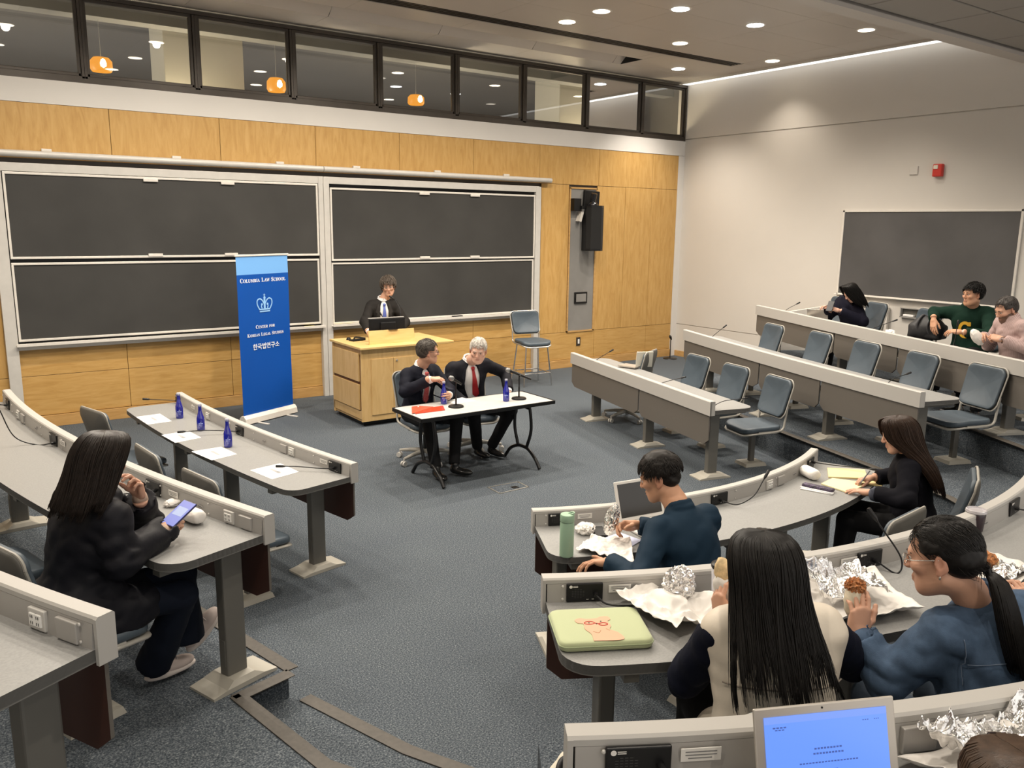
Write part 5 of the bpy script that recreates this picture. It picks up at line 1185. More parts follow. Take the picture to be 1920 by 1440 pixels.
# ------------------------------------------------------------------ people
M_skin = mat('skin', (.6, .4, .3), .5, attr='Col', bump=.12, bscale=180, spec=.35)
M_eye = mat('eye_white', (.62, .58, .54), .2); M_iris = mat('eye_dark', (.018, .010, .007), .15)
def haircol(name, c, r=.42): return mat(name, c, r, var=.3, vscale=60, spec=.22, bump=.12, bscale=240)
M_hb = haircol('hair_black', (.0065, .0055, .005)); M_hdb = haircol('hair_dark_brown', (.014, .009, .0065)); M_hbr = haircol('hair_brown', (.030, .016, .010)); M_hgr = haircol('hair_greying', (.085, .068, .055), .55); M_hwh = haircol('hair_white', (.46, .43, .39), .6); M_hsb = haircol('hair_soft_black', (.013, .0105, .009), .5)
SK = {'light': (.56, .315, .215), 'tan': (.50, .26, .155), 'pale': (.60, .36, .27), 'warm': (.53, .285, .175)}
def cloth(name, c, r=.8, var=.1, bump=.15, bs=300, sheen=.0): return mat(name, c, r, var=var, vscale=14, bump=bump, bscale=bs, sheen=sheen, spec=.18)
def head_mesh(neck, skin, res=.0045, beard=None, female=False, fat=1., browz=0.):
    s = Sdf(res); f = fat
    s.ell((0, -.012, .030), (.075*f, .097, .084), k=.0).ell((0, .030, -.033), (.060*f, .062, .083), k=.03).ell((0, .046, -.082), (.040*f, .043, .034), k=.03)
    s.cap((0, .076, -.106), (0, .074, -.104), .017 if not female else .014, k=.022)
    for x in (-1, 1):
        s.cap((x*.052*f, .0, -.062), (x*.026*f, .062, -.098), .020, .017, k=.03)
        s.ell((x*.043*f, .068, -.020), (.021, .020, .018), k=.022)
    s.cap((-.034, .080, .022), (.034, .080, .022), .0125, k=.02)
    s.cap((0, .090, .014), (0, .1085, -.026), .0075, .0115, k=.011)
    for x in (-1, 1):
        s.ell((x*.0105, .101, -.029), (.0085, .0095, .0075), k=.007)
        s.ell((x*.031, .100, .004), (.0165, .012, .0095), k=.012, cut=True)
    s.cap((-.016, .0925, -.0600), (.016, .0925, -.0600), .0052, k=.008); s.cap((-.014, .0925, -.0695), (.014, .0925, -.0695), .0060, k=.008)
    s.box((0, .101, -.0648), (.021, .010, .0006), rad=.0006, k=.003, cut=True)
    for x in (-1, 1):
        R = rotz(x*-.35) @ roty(x*.08); s.ell((x*.0765*f, -.010, -.006), (.0095, .021, .034), R=R, k=.008); s.ell((x*.087*f, -.004, -.002), (.006, .011, .020), R=R, k=.005, cut=True); s.ell((x*.078*f, .002, -.036), (.006, .009, .010), k=.006)
    nr = .050 if female else .058
    s.cap((0, -.022, -.070), np.asarray(neck)*.5+V(0, -.012, -.04), nr, nr*.98, k=.028); s.cap(np.asarray(neck)*.5+V(0, -.012, -.04), neck, nr*.98, nr*1.04, k=.03)
    P, F = s.mesh()
    C = np.tile(np.array(SK[skin]), (len(P), 1)); x, y, z = P.T
    def mix(w, c): C[:] = C*(1-w[:, None])+np.array(c)*w[:, None]
    lip = np.exp(-((x/.020)**4+((z+.0645)/.0085)**4))*(y > .085); mix(.75*lip, (.36, .11, .09) if female else (.34, .13, .10))
    ck = np.exp(-(((abs(x)-.042)/.02)**2+((z+.03)/.02)**2))*(y > .04); mix(.22*ck, (.55, .20, .14))
    mix(.35*np.exp(-((x/.014)**2+((z+.025)/.014)**2))*(y > .1), (.52, .20, .14)); mix(.30*((abs(x) > .071*f) & (z < .03) & (z > -.05)), (.55, .20, .14))
    if beard is not None:
        w = ((z < -.034+.10*np.clip(.065-y, 0, .04)) & (z > -.125) & (y > -.005)).astype(float); w *= np.clip((-.030-z)/.012+np.clip((abs(x)-.03)*40, 0, 1), 0, 1); w *= 1-.9*lip; w = np.where((y > .088) & (z > -.046), 0, w)
        mix(np.clip(w, 0, 1)*beard[1], beard[0])
    return P, F, C
def hand_mesh(side, curl=(.3, .3, .35, .4), spread=1., thumb=((.55, .75, -.35), (.25, .95, -.25)), s=1., fore=.14, res=.0034, cur2=None):
    """local: +y fingers, +z back of hand; side=+1 right hand (thumb at -x)"""
    sd = Sdf(res); t = -side
    base = [(.027, .086), (.009, .092), (-.010, .087), (-.027, .076)]; ln = [(.041, .025, .021), (.045, .028, .022), (.042, .026, .021), (.032, .020, .019)]; rr_ = [.0090, .0092, .0088, .0078]
    for (bx, by), r in zip(base, rr_): sd.cap((t*bx*.62, .006, 0), (t*bx, by-.006, .001), .0165, r*1.18, k=.014)
    sd.ell((t*.026, .034, -.010), (.016, .030, .014), k=.014); sd.ell((-t*.024, .032, -.008), (.012, .030, .013), k=.014)
    for i, ((bx, by), L, r) in enumerate(zip(base, ln, rr_)):
        a = curl[i]; sp = (.10, .02, -.06, -.15)[i]*spread; p = V(t*bx, by-.006, .001); th = 0
        pts = [p]; c2 = cur2[i] if cur2 else a*1.25
        for j, l in enumerate(L):
            th += a if j == 0 else (c2 if j == 1 else c2*.7); p = p+V(t*math.sin(sp)*math.cos(th), math.cos(sp)*math.cos(th), -math.sin(th))*l; pts.append(p)
        sd.chain(pts, [r, r*.96, r*.88, r*.74], k=.004, g='f%d' % i)
    p = V(t*.022, .018, -.006); d1 = nrm(V(t*thumb[0][0], thumb[0][1], thumb[0][2])); d2 = nrm(V(t*thumb[1][0], thumb[1][1], thumb[1][2]))
    q = [p, p+d1*.040, p+d1*.040+d2*.032, p+d1*.040+d2*.032+nrm(d2+V(0, 0, -.15))*.024]; sd.chain(q, [.0135, .0112, .0102, .0080], k=.006, g='t')
    sd.cap((t*.020, .020, -.005), p+d1*.025, .014, .0115, k=.012)
    sd.cap((0, .010, 0), (0, -.03, 0), .021, .0215, k=.018); sd.cap((0, -.03, 0), (0, -fore, 0), .0225, .034, k=.012)
    sd.ops[-2] = ('cap', V(.006, .010, 0), V(.006, -.03, 0), .0175, .0185, .016, None); sd.cap((-.006, .010, 0), (-.006, -.03, 0), .0175, .0185, k=.016)
    P, F = sd.mesh(); return P*s, F
def ik(S, W, l1, l2, hint):
    d = W-S; L = min(np.linalg.norm(d), (l1+l2)*.995); d = nrm(d); a = (l1*l1-l2*l2+L*L)/(2*L); h = math.sqrt(max(l1*l1-a*a, 0)); hv = np.asarray(hint, float); hv = nrm(hv-d*(hv@d)); return S+d*a+hv*h
class Person: pass
def person(label, base, face_, s=1., lean=(.06, 0), tw=0., w=.185, female=False, skin='light', stand=False, head=None, hdir=None, hroll=0., arms=None, legs=None, beard=None, fat=1., name='person', seat=.42, hres=.0045, girth=1.):
    p = Person(); F_ = nrm(V(*face_, 0)); Rt = V(F_[1], -F_[0], 0); p.F, p.Rt = F_, Rt; p.s = s; p.female = female
    b = V(*base); p.base = b; P0 = b+V(0, 0, (seat+.085*s) if not stand else .93*s); p.P = P0
    U = nrm(V(0, 0, 1)+F_*lean[0]+Rt*lean[1]); p.U = U; p.N = P0+U*.50*s
    c, sn = math.cos(tw), math.sin(tw); A = nrm(Rt*c+F_*sn); A = nrm(A-U*(A@U)); p.A = A; p.Fr = np.cross(U, A)
    p.sh = {'L': p.N-U*.060*s-A*w*s, 'R': p.N-U*.060*s+A*w*s}; p.w = w
    hd = nrm(V(*hdir)) if hdir is not None else F_; p.hc = V(*head) if head is not None else p.N+U*.165*s+hd*.025
    up = nrm(V(0, 0, 1)+hroll*np.cross(hd, V(0, 0, 1))+.4*(U-V(0, 0, 1))); x = nrm(np.cross(hd, up)); z = np.cross(x, hd); p.Rh = np.column_stack([x, hd, z])
    p.t = thing(name, label, 'person', b); p.T = p.t
    nl = p.Rh.T @ (p.N-U*.01-p.hc)/s
    P, F, C = head_mesh(nl, skin, hres, beard, female, fat); parts = [(P @ p.Rh.T*s+p.hc, F)]; cols = [C]
    p.el, p.wr, p.Hf = {}, {}, {}
    arms = arms or {}
    for k in 'LR':
        a = arms.get(k, {}); sg = 1 if k == 'R' else -1
        W = V(*a['w']) if 'w' in a else p.sh[k]+F_*.18-V(0, 0, .40)+Rt*sg*.04
        E = ik(p.sh[k], W, .285*s, .255*s, a.get('hint', (0, 0, -1))+0*W) if 'e' not in a else V(*a['e'])
        p.el[k], p.wr[k] = E, W
        fa = nrm(W-E); hdirv = nrm(V(*a['dir'])) if 'dir' in a else fa; n = V(*a.get('n', (0, 0, 1))); xx = nrm(np.cross(hdirv, n)); n = np.cross(xx, hdirv); Rm = np.column_stack([xx, hdirv, n]); p.Hf[k] = (W, Rm)
        if a.get('vis', True):
            hp = dict(curl=a.get('curl', (.35, .4, .45, .5)), thumb=a.get('thumb', ((.55, .75, -.35), (.25, .95, -.25))), spread=a.get('spread', 1.), cur2=a.get('cur2'))
            P, F = hand_mesh(sg, fore=.035, s=s*(.93 if female else 1.0)*a.get('hs', 1.), res=a.get('res', .0038), **hp); parts.append((P @ Rm.T+W, F)); cols.append(np.tile(np.array(SK[skin]), (len(P), 1)))
            sd = Sdf(.007); sd.cap(W-hdirv*.02, W-fa*.10, .0215*s, .030*s, k=.02).cap(W-fa*.10, E, .030*s, .038*s, k=.02); P, F = sd.mesh(); parts.append((P, F)); cols.append(np.tile(np.array(SK[skin]), (len(P), 1)))
    # hidden torso so the body is whole
    sd = Sdf(.016); p.torso(sd, -.02) if False else None
    sd.ell(P0+U*.03, V(.14, .10, .11)*s, k=.05).cap(P0+U*.05, p.N-U*.12*s, .10*s, .105*s, k=.05).cap(p.sh['L'], p.sh['R'], .035*s, k=.04).cap(p.N-U*.1, p.N, .055*s, .05*s, k=.03)
    for k in 'LR': sd.chain([p.sh[k], p.el[k]], [.036*s, .030*s], k=.02)
    lg = legs or {}
    p.hip, p.kn, p.an, p.toe = {}, {}, {}, {}
    for k in 'LR':
        sg = 1 if k == 'R' else -1; l = lg.get(k, {}); p.hip[k] = P0+Rt*sg*.085*s-U*.01
        if stand: kn = p.hip[k]-V(0, 0, .43*s)+F_*.01; an = V(*(p.hip[k]-V(0, 0, 1)*0)[:2], b[2]+.08)
        else: kn = p.hip[k]+F_*.41*s+Rt*sg*.05; kn[2] = b[2]+seat+.075; an = kn+F_*.03; an[2] = b[2]+.085
        p.kn[k] = V(*l['k']) if 'k' in l else kn; p.an[k] = V(*l['a']) if 'a' in l else an; p.toe[k] = nrm(V(*l['t'])) if 't' in l else nrm(F_+Rt*sg*.15)
        sd.chain([p.hip[k], p.kn[k], p.an[k]], [.065*s, .045*s, .032*s], k=.03)
    P, F = sd.mesh(); parts.append((P, F)); cols.append(np.tile(np.array(SK[skin]), (len(P), 1)))
    p.body = obj('body', mesh_np('body', parts, np.concatenate(cols)), M_skin, p.t)
    W = lambda q: p.Rh @ (np.asarray(q, float)*s)+p.hc; p.W = W
    return p
def face_parts(p, brow=M_hb, eyes=True, open_=.5, mouth=False, res=10):
    W, s = p.W, p.s
    for x in (-1, 1):
        m = MB(); m.lathe([(.0005, .0098), (.006, .0080), (.0095, .002), (.0098, 0), (.006, -.007), (.0005, -.0095)], W((x*.031, .0818, .0030)), res, axis=p.Rh[:, 1]); e = m.build('eye', M_eye, p.t, smooth=3.2)
        m = MB(); m.lathe([(.0003, .0022), (.0030, .0018), (.0056, .0002)], W((x*.031, .0908, .0030)), res, axis=p.Rh[:, 1]); m.build('iris', M_iris, e, smooth=3.2)
        m = MB(); m.tube(bez([W((x*.0145, .0930, .0075)), W((x*.031, .0960, .0115*1.0)), W((x*.0475, .0870, .0070))], 5), [.0012]*11 if False else .0011*s, 6); m.build('eyelid', M_lid[0] if brow is None else M_lid[0], p.t, smooth=3.2)
        m = MB(); m.tube(bez([W((x*.013, .0955, .0245)), W((x*.030, .0945, .0275)), W((x*.050, .0790, .0215))], 5), np.linspace(.0028, .0015, 11)*s, 6); m.build('eyebrow', brow, p.t, smooth=3.2)
    if mouth:
        m = MB(); m.lathe([(.0005, .004), (.008, .003), (.011, 0), (.0005, -.002)], W((0, .0935, -.066)), 12, axis=p.Rh[:, 1]); m.build('open_mouth', mat('mouth_dark', (.10, .022, .02), .5), p.t, smooth=3.2)
M_lid = [mat('eyelid_line', (.06, .03, .022), .6)]
def glasses(p, mt, r=.021):
    W = p.W; m = MB()
    for x in (-1, 1):
        m.tube([W((x*.032+r*math.cos(a), .1045, .001+r*.78*math.sin(a))) for a in np.linspace(0, 2*PI, 21)], .0013, 6, caps=False)
        m.tube([W((x*(.032+r), .1045, .005)), W((x*.078, .07, .006)), W((x*.082, -.005, .008))], .0013, 6)
    m.tube(bez([W((-.011, .105, .003)), W((0, .108, .006)), W((.011, .105, .003))], 4), .0012, 6); m.build('glasses', mt, p.t, smooth=3.2)
# hair ---------------------------------------------------------------
def tufts(p, n, mt_unused, seed, L=.05, lift=.012, back=False, whorl=(0, -.05, .11), front=.05, r=.0045, zmin=-.05, swirl=.0, toward=None, vol=1.):
    """short locks lying over the skull, flowing away from the crown"""
    rg = np.random.default_rng(seed); m = MB(); c = V(0, -.015, .030); a_ = .0085*vol; rad = V(.078+a_, .099+a_, .086+a_)*1.004; c = V(0, -.014, .034)
    k = 0
    while k < n:
        d = rg.normal(size=3); d /= np.linalg.norm(d); q = c+d*rad
        if q[1] > front and q[2] < .070: continue
        if toward is not None and q[1] > -.005 and q[2] < .040: continue
        if q[2] < zmin or (abs(q[0]) > .06 and q[1] > -.02 and q[2] < .035): continue
        out = nrm(d/rad); wv = nrm(q-V(*whorl)) if toward is None else nrm(V(*toward)-q); fl = nrm(wv-out*(wv@out)+np.cross(out, V(0, 0, 1))*swirl+rg.normal(size=3)*.13)
        l = L*rg.uniform(.6, 1.2); on = lambda v, e: c+rad*nrm((v-c)/rad)+out*e if v[2] > -.03 else v+out*e; pts = [q-out*.005, on(q+fl*l*.4, lift*.6), on(q+fl*l*.75, lift*.7), on(q+fl*l, lift*rg.uniform(-.4, .6))]
        rr = r*rg.uniform(.7, 1.2); m.tube(bez([p.W(x) for x in pts], 2), np.array([1, 1, 1, .9, .75, .5, .2])*rr*p.s, 4); k += 1
    return m
def short_hair(p, mt, vol=1., fringe=.055, side_z=.012, nape=-.055, seed=1, n=260, L=.045, lift=.010, whorl=(0, -.05, .11), tr=.0045, groove=.004, tuft_front=.05, top=.0, res=.005, under=None, tz=None, toward=None):
    s = Sdf(res); a = .0085*vol
    s.ell((0, -.014, .034+top), (.078+a, .099+a, .086+a), k=.0); s.ell((0, -.052, -.010), (.066+a*.7, .056+a*.7, .060), k=.03)
    for x in (-1, 1): s.ell((x*.066, .012, .025), (.016+a*.4, .030, .034), k=.02)
    if under is not None:
        s.ops = []; s.ell((0, -.014, .036+top), (.078+a, .099+a, .086+a), k=.0); s.box((0, 0, under-.12), (.2, .2, .12), rad=.0, k=.012, cut=True); s.ell((0, -.016, .030), (.0785, .1005, .085), k=.006); s.ell((0, -.050, -.012), (.0665, .058, .062), k=.02)
    s.box((0, .125, -.085+fringe), (.12, .062, .085), rad=.01, k=.016, cut=True)
    for x in (-1, 1): s.box((x*.085, .040, -.06+side_z), (.022, .048, .055), R=rotx(-.12), rad=.008, k=.01, cut=True)
    s.box((0, -.02, nape-.08), (.15, .15, .078), rad=.002, k=.012, cut=True)
    P, F = s.mesh(lambda q: groove*wob(q*np.array([1., .5, .6]), 95, seed)+.4*groove*wob(q, 200, seed+2)); parts = [(P @ p.Rh.T*p.s+p.hc, F)]
    me = mesh_np('hair', parts)
    if n:
        m = tufts(p, n, mt, seed, L, lift, whorl=whorl, r=tr, front=tuft_front, zmin=(nape+.035 if tz is None else tz), toward=toward, vol=vol); Pm = np.concatenate(m.v)
        bm = bmesh.new(); bm.from_mesh(me); vs = [bm.verts.new(v) for v in Pm]
        for f in m.f:
            try: fc = bm.faces.new([vs[i] for i in f]); fc.smooth = True
            except ValueError: pass
        bm.to_mesh(me); bm.free()
    return obj('hair', me, mt, p.t)
def long_hair(p, mt, levels, n=520, seed=3, thin=.0042, gap=.9, tipvar=.12, rip=.05, part=0., fly=.03, cap=True):
    """levels: (centre xyz, rx, ry, half face gap) in head space*or world 'w'; strands run from first to last"""
    rg = np.random.default_rng(seed); Ls = []
    levels = [((levels[0][0][0], levels[0][0][1], levels[0][0][2]+.001), .002, .002, .02), ((levels[0][0][0], levels[0][0][1], levels[0][0][2]-.001), max(levels[0][1], .006)*1.3, max(levels[0][2], .006)*1.3, .03)]+list(levels[1:])
    for lv in levels:
        c, rx, ry, gp = lv[:4]; c = p.W(c) if len(lv) < 5 else V(*c); Ls.append((c, rx, ry, gp))
    C = bez([l[0] for l in Ls], 6); RX = bez([(l[1], 0, 0) for l in Ls], 6)[:, 0]; RY = bez([(l[2], 0, 0) for l in Ls], 6)[:, 0]; G = bez([(l[3], 0, 0) for l in Ls], 6)[:, 0]; K = len(C)
    X = p.Rh[:, 0]; Yh = p.Rh[:, 1]; Y0 = nrm(V(Yh[0], Yh[1], 0)); T = np.linspace(0, 1, K)
    def at(phi, rs, k): # phi 0 = back, +-pi = face
        f = phi*(PI-G[k])/PI
        w = min(1, k/(K*.35)); Yk = nrm(Yh*(1-w)+Y0*w)
        return C[k]+X*RX[k]*rs*math.sin(f)-Yk*RY[k]*rs*math.cos(f)
    m = MB(); nph = 60; ph = np.linspace(-PI, PI, nph)
    jit = wob(np.c_[ph, ph*0, ph*0], 3.1, seed)*.5+wob(np.c_[ph, ph*0, ph*0], 7.3, seed+1)*.5
    kend = K-1-int(K*tipvar*1.1)
    O = np.array([[at(f, .965+rip*.5*math.sin(f*23+k*.05+3*math.sin(f*5)), k) for f in ph] for k in range(kend+1)])
    I = np.array([[at(f, .80, k) for f in ph] for k in range(kend+1)])
    m.grid(O); m.grid(I[::-1])
    for i in range(nph-1): m.quad(O[-1, i], O[-1, i+1], I[-1, i+1], I[-1, i])
    for j in (0, nph-1):
        for k in range(kend): m.quad(O[k, j], O[k+1, j], I[k+1, j], I[k, j])
    for _ in range(n):
        f = rg.uniform(-PI, PI)*.995; rs = 1+rg.normal()*.022; cl = np.interp(f, ph, jit)
        ke = int(np.clip(K-1-K*tipvar*(.5-.8*cl+rg.uniform(0, .5)), K*.5, K-1)); df = rg.normal()*fly; ks = list(range(0, ke, 3))+[ke]
        pts = [at(f+df*(k/K)**2*3+.04*math.sin(k*.2+f*9), rs+rip*.4*math.sin(f*23+3*math.sin(f*5)), k) for k in ks]
        t_ = np.linspace(0, 1, len(pts)); m.tube(np.array(pts), thin*(1-.8*t_**3)*rg.uniform(.7, 1.3), 4)
    if cap:
        sd = Sdf(.006); sd.ell((0, -.013, .032), (.081, .102, .090), k=.0).ell((0, -.050, -.012), (.068, .060, .062), k=.02); sd.box((0, .125, -.020), (.12, .062, .085), rad=.01, k=.016, cut=True)
        P, F = sd.mesh(); m.add(P @ p.Rh.T*p.s+p.hc, F.tolist())
    return m.build('hair', mt, p.t, smooth=3.2, fix=False)
# clothes --------------------------------------------------------------
def torso_ops(p, sd, g, waist=1., bust=0.):
    s = p.s; R = np.column_stack([p.A, p.Fr, p.U]); f = p.w/.185
    sd.ell(p.P+p.U*.02*s, V(.168*f+g, .125+g, .11+g)*1, R=R, k=.05); sd.ell(p.P+p.U*.17*s, V((.142*waist)*f+g, .105*waist+g, .14+g), R=R, k=.06)
    sd.ell(p.P+p.U*.33*s, V(.158*f+g, .112+g, .145+g), R=R, k=.05)
    if bust: 
        for x in (-1, 1): sd.ell(p.P+p.U*.31*s+p.A*x*.065+p.Fr*.085, V(.05, .045, .05)+g, R=R, k=.04)
    sd.cap(p.sh['L']+p.A*.03, p.sh['R']-p.A*.03, .046*s+g, k=.05); sd.cap(p.N-p.U*.09*s, p.N-p.U*.02*s, .085*s+g, .056*s+g, k=.04)
    sd.ell(p.N-p.U*.075*s, V(.13*f+g, .060+g, .045+g), R=R, k=.04)
def sleeve_ops(p, sd, g, k_, stop=.02, r0=.051, r1=.045, r2=.036, roll=None):
    s = p.s; S, E, W = p.sh[k_], p.el[k_], p.wr[k_]; G = 'sleeve'+k_; sd.gk[G] = .035
    S = S+(p.N-p.U*.06*s-S)*.06-p.U*.014*s
    sd.cap(S, E, r0*s+g, r1*s+g, k=.03, g=G); d = nrm(W-E); sd.cap(E, W-d*(stop-.02), r1*s+g, r2*s+g, k=.025, g=G); sd.flat(W-d*stop, d, .055, g=G)
def wrinkle(p, amp=.004, seed=0, f=24):
    def fn(P):
        d = np.zeros(len(P)); a = np.full(len(P), 1.)
        for k in 'LR':
            e = np.linalg.norm(P-p.el[k], axis=1); a += 1.5*np.exp(-(e/.10)**2); sh = np.linalg.norm(P-(p.sh[k]-p.U*.09), axis=1); a += .9*np.exp(-(sh/.10)**2)
        return amp*a*(.6*ridge(P*np.array([1, 1, 1.5]), f, seed)-.1+.4*wob(P, f*2.1, seed+4))
    return fn
def garment(p, name, mt, g=.012, tg=None, seed=0, amp=.004, res=.009, waist=1., bust=0., sleeves='LR', stop=.02, collar=None, vcut=None, cut_low=None, extra=None, roll=None, r2=.036, f=24, torso=True, hemz=None):
    sd = Sdf(res)
    torso_ops(p, sd, g if tg is None else tg, waist, bust)
    for k in sleeves: sleeve_ops(p, sd, g, k, stop, r2=r2, roll=roll)
    if collar:
        ch, cr = collar; C0 = p.N+p.U*ch*p.s+p.Fr*.004
        pts = [C0+(p.A*math.cos(a)+p.Fr*math.sin(a))*.062*p.s+p.U*.012*(-math.sin(a)) for a in np.linspace(PI*.56, PI*2.44, 22)]
        sd.chain(pts, [cr]*22, k=.012)
        p2 = [q+p.U*.026*p.s+(C0-q)*.10 for q in pts]; sd.chain(p2, [cr*.62]*22, k=.01)
        for q, q2 in zip(pts, p2): sd.cap(q, q2, cr*.8, cr*.62, k=.01)
    if extra: extra(sd)
    if vcut:
        d, wd, ln = vcut; R = np.column_stack([p.A, p.Fr, p.U]); sd.ell(p.N+p.Fr*(.135)-p.U*d, V(wd, .10, ln), R=R @ rotx(.10), k=.006, cut=True)
    # neck hole
    sd.cap(p.N+p.U*.0, p.N+p.U*.12, .052, .056, k=.01); o = sd.ops.pop(); R = np.column_stack([p.A, p.Fr, p.U]); sd.ell(p.N+p.U*.080+p.Fr*.012, V(.053, .057, .082)*p.s, R=R, k=.006, cut=True)
    P, F = sd.mesh(wrinkle(p, amp, seed, f)); return obj(name, mesh_np(name, [(P, F)]), mt, p.t)
def trousers(p, mt, g=.008, res=.011, amp=.004, seed=5, flare=0., r=(.082, .060, .046)):
    sd = Sdf(res); R = np.column_stack([p.Rt, p.F, V(0, 0, 1)]); s = p.s; sd.ell(p.P-V(0, 0, .005), V(.165*p.w/.185+g, .125+g, .085+g), R=R, k=.04)
    for k in 'LR':
        e = p.an[k]+nrm(p.kn[k]-p.an[k])*.0; sd.chain([p.hip[k], p.kn[k]], [r[0]*s+g, r[1]*s+g], k=.03); d = nrm(e-p.kn[k]); sd.cap(p.kn[k], e+d*.03, r[1]*s+g, r[2]*s+g+flare, k=.02, g='leg'+k); sd.gk['leg'+k] = .02; sd.flat(e-d*.015 if not flare else e+d*.015, d, .085, g='leg'+k)
    def fn(P): return amp*(.6*ridge(P*np.array([1, 1, .6]), 26, seed)+.4*wob(P, 55, seed))
    P, F = sd.mesh(fn); return obj('trousers', mesh_np('trousers', [(P, F)]), mt, p.t)
def shoes(p, mt, sole=None, L=.27, res=.006, up=(0, 0, 1), ups=None):
    for k in 'LR':
        t = p.toe[k]; upk = V(*(ups or {}).get(k, up)); x = nrm(np.cross(t, upk)); z = np.cross(x, t); R = np.column_stack([x, t, z]); o = p.an[k]-z*.075*p.s; sd = Sdf(res); l = L*p.s
        q = lambda a, b, c: o+R @ V(a, b, c)
        sd.ell(q(0, .02, .035), V(.036, .060, .036), R=R, k=.02).ell(q(0, l*.42, .026), V(.042, .085, .030), R=R, k=.03).cap(q(0, .0, .05), q(0, .01, .085), .035, .034, k=.02); sd.box(q(0, .08, -.04), V(.1, .25, .04), R=R, rad=.0, k=.004, cut=True)
        P, F = sd.mesh(); sh = obj('shoe', mesh_np('shoe', [(P, F)]), mt, p.t)
        if sole is not None:
            sd = Sdf(res); sd.ell(q(0, .02, .008), V(.040, .068, .020), R=R, k=.02).ell(q(0, l*.42, .006), V(.046, .092, .018), R=R, k=.03); sd.box(q(0, .08, -.045), V(.1, .25, .04), R=R, rad=.0, k=.003, cut=True); P, F = sd.mesh(); obj('sole', mesh_np('sole', [(P, F)]), sole, sh)
def surf(p, o, u, v):
    """front point of garment o at across u, height v (from neck base, along -U)"""
    me = o.data; n = len(me.vertices); co = np.empty(n*3, np.float32); me.vertices.foreach_get('co', co); co = co.reshape(-1, 3)-p.N
    a, h, f = co @ p.A, co @ p.U, co @ p.Fr; w = (abs(a-u) < .014) & (abs(h+v) < .014) & (f > 0); d = f[w].max() if w.any() else .12
    return p.N+p.A*u-p.U*v+p.Fr*d
def tie(p, o, mt, ln=.36, tilt=0.):
    m = MB(); hs = np.linspace(.045, ln, 12); w = np.interp(hs, [.045, .07, .08, .2, ln-.03, ln], [.016, .013, .014, .026, .036, .004]); Q = [surf(p, o, tilt*h, h)+p.Fr*.006 for h in hs]
    m.grid(np.array([[q-p.A*a, q+p.Fr*.006, q+p.A*a] for q, a in zip(Q, w)])); m.grid(np.array([[q-p.A*a-p.Fr*.004, q+p.A*a-p.Fr*.004] for q, a in zip(Q, w)])); m.box(Q[0]+p.U*.004+p.Fr*.006, (.034, .026, .030), R=np.column_stack([p.A, p.Fr, p.U]), bev=.007); return m.build('tie', mt, p.t, smooth=.9)
def suit(p, mj, ms, mt, seed=1, amp=.004, vc=(.16, .060, .19), res=.0085, ttilt=0.):
    sh = garment(p, 'shirt', ms, g=.004, seed=seed+1, amp=.0006, sleeves='LR', stop=-.004, collar=(.014, .0080), r2=.030, res=.0062)
    def lap(sd):
        for x in (-1, 1):
            pts = [p.N-p.U*.0+p.A*x*.062-p.Fr*.01, p.N-p.U*.08+p.A*x*.072+p.Fr*.075, p.N-p.U*.20+p.A*x*.055+p.Fr*.118, p.N-p.U*.34+p.A*x*.012+p.Fr*.118]
            sd.chain(pts, [.014, .020, .020, .009], k=.010)
            sd.chain([p.N-p.U*.01+p.A*x*.062-p.Fr*.01, p.N+p.U*.004-p.Fr*.065], [.014, .014], k=.012)
    j = garment(p, 'jacket', mj, g=.016, seed=seed, amp=amp, vcut=vc, extra=lap, stop=.03, res=res, r2=.038)
    mlap = mat(mj.name+'_lapel', tuple(c*1.5 for c in mj.node_tree.nodes['Principled BSDF'].inputs['Base Color'].default_value[:3]), .7, spec=.2)
    dv = vc[0]+vc[2]
    for x in (-1, 1):
        L_ = []
        for v in np.linspace(.035, dv, 22):
            f = v/dv; ui = np.interp(f, [.1, .45, .8, 1], [.058, vc[1]*.93, vc[1]*.66, .004]); uo = np.interp(f, [.1, .30, .305, .42, 1], [.082, .112, .094, .106, .012])
            a, b = surf(p, j, x*(ui+.006), v), surf(p, j, x*uo, v); L_.append([a+p.Fr*.002, a*.5+b*.5+p.Fr*.006, b+p.Fr*.004, b-p.Fr*.004])
        m = MB(); m.grid(np.array(L_)); m.build('lapel', mlap, j, smooth=1., fix=False)
    tie(p, sh, mt, tilt=ttilt); return j, sh
c_char = cloth('suit_charcoal', (.016, .0145, .0135)); c_navy = cloth('suit_navy', (.007, .008, .015)); c_blk = cloth('black_cloth', (.008, .008, .009)); c_wht = cloth('white_shirt', (.72, .71, .70), .7, bump=.08)
c_shoe = mat('black_leather', (.010, .010, .010), .25)
LOW_ = dict(hres=.005)
# 1 the standing speaker
p = person('person standing at the podium in a charcoal suit and blue tie', (-6.36, -.82, 0), (-.22, -1), s=.95, lean=(.10, .0), w=.168, stand=True, skin='light', head=(-6.315, -.93, 1.535), hdir=(-.42, -.86, -.16), hroll=.12,
    arms={'R': dict(w=(-6.74, -1.22, 1.005), e=(-6.66, -.93, 1.10), dir=(.05, -.7, -.45), n=(-.6, -.3, .8), curl=(.35, .4, .45, .5)), 'L': dict(w=(-6.30, -1.20, 1.0), e=(-6.10, -.98, 1.07), dir=(-.3, -.8, -.3), curl=(.4, .45, .5, .5))}, fat=1.0)
suit(p, c_char, c_wht, mat('blue_tie', (.085, .125, .42), .5), seed=3, res=.009, vc=(.20, .058, .25))
trousers(p, c_blk, seed=2); shoes(p, c_shoe)
short_hair(p, M_hgr, vol=3.0, fringe=.066, side_z=-.03, nape=-.085, seed=4, n=800, L=.06, lift=.014, whorl=(.02, -.06, .10), tr=.0032); face_parts(p, M_hgr, mouth=True); glasses(p, M_steel)
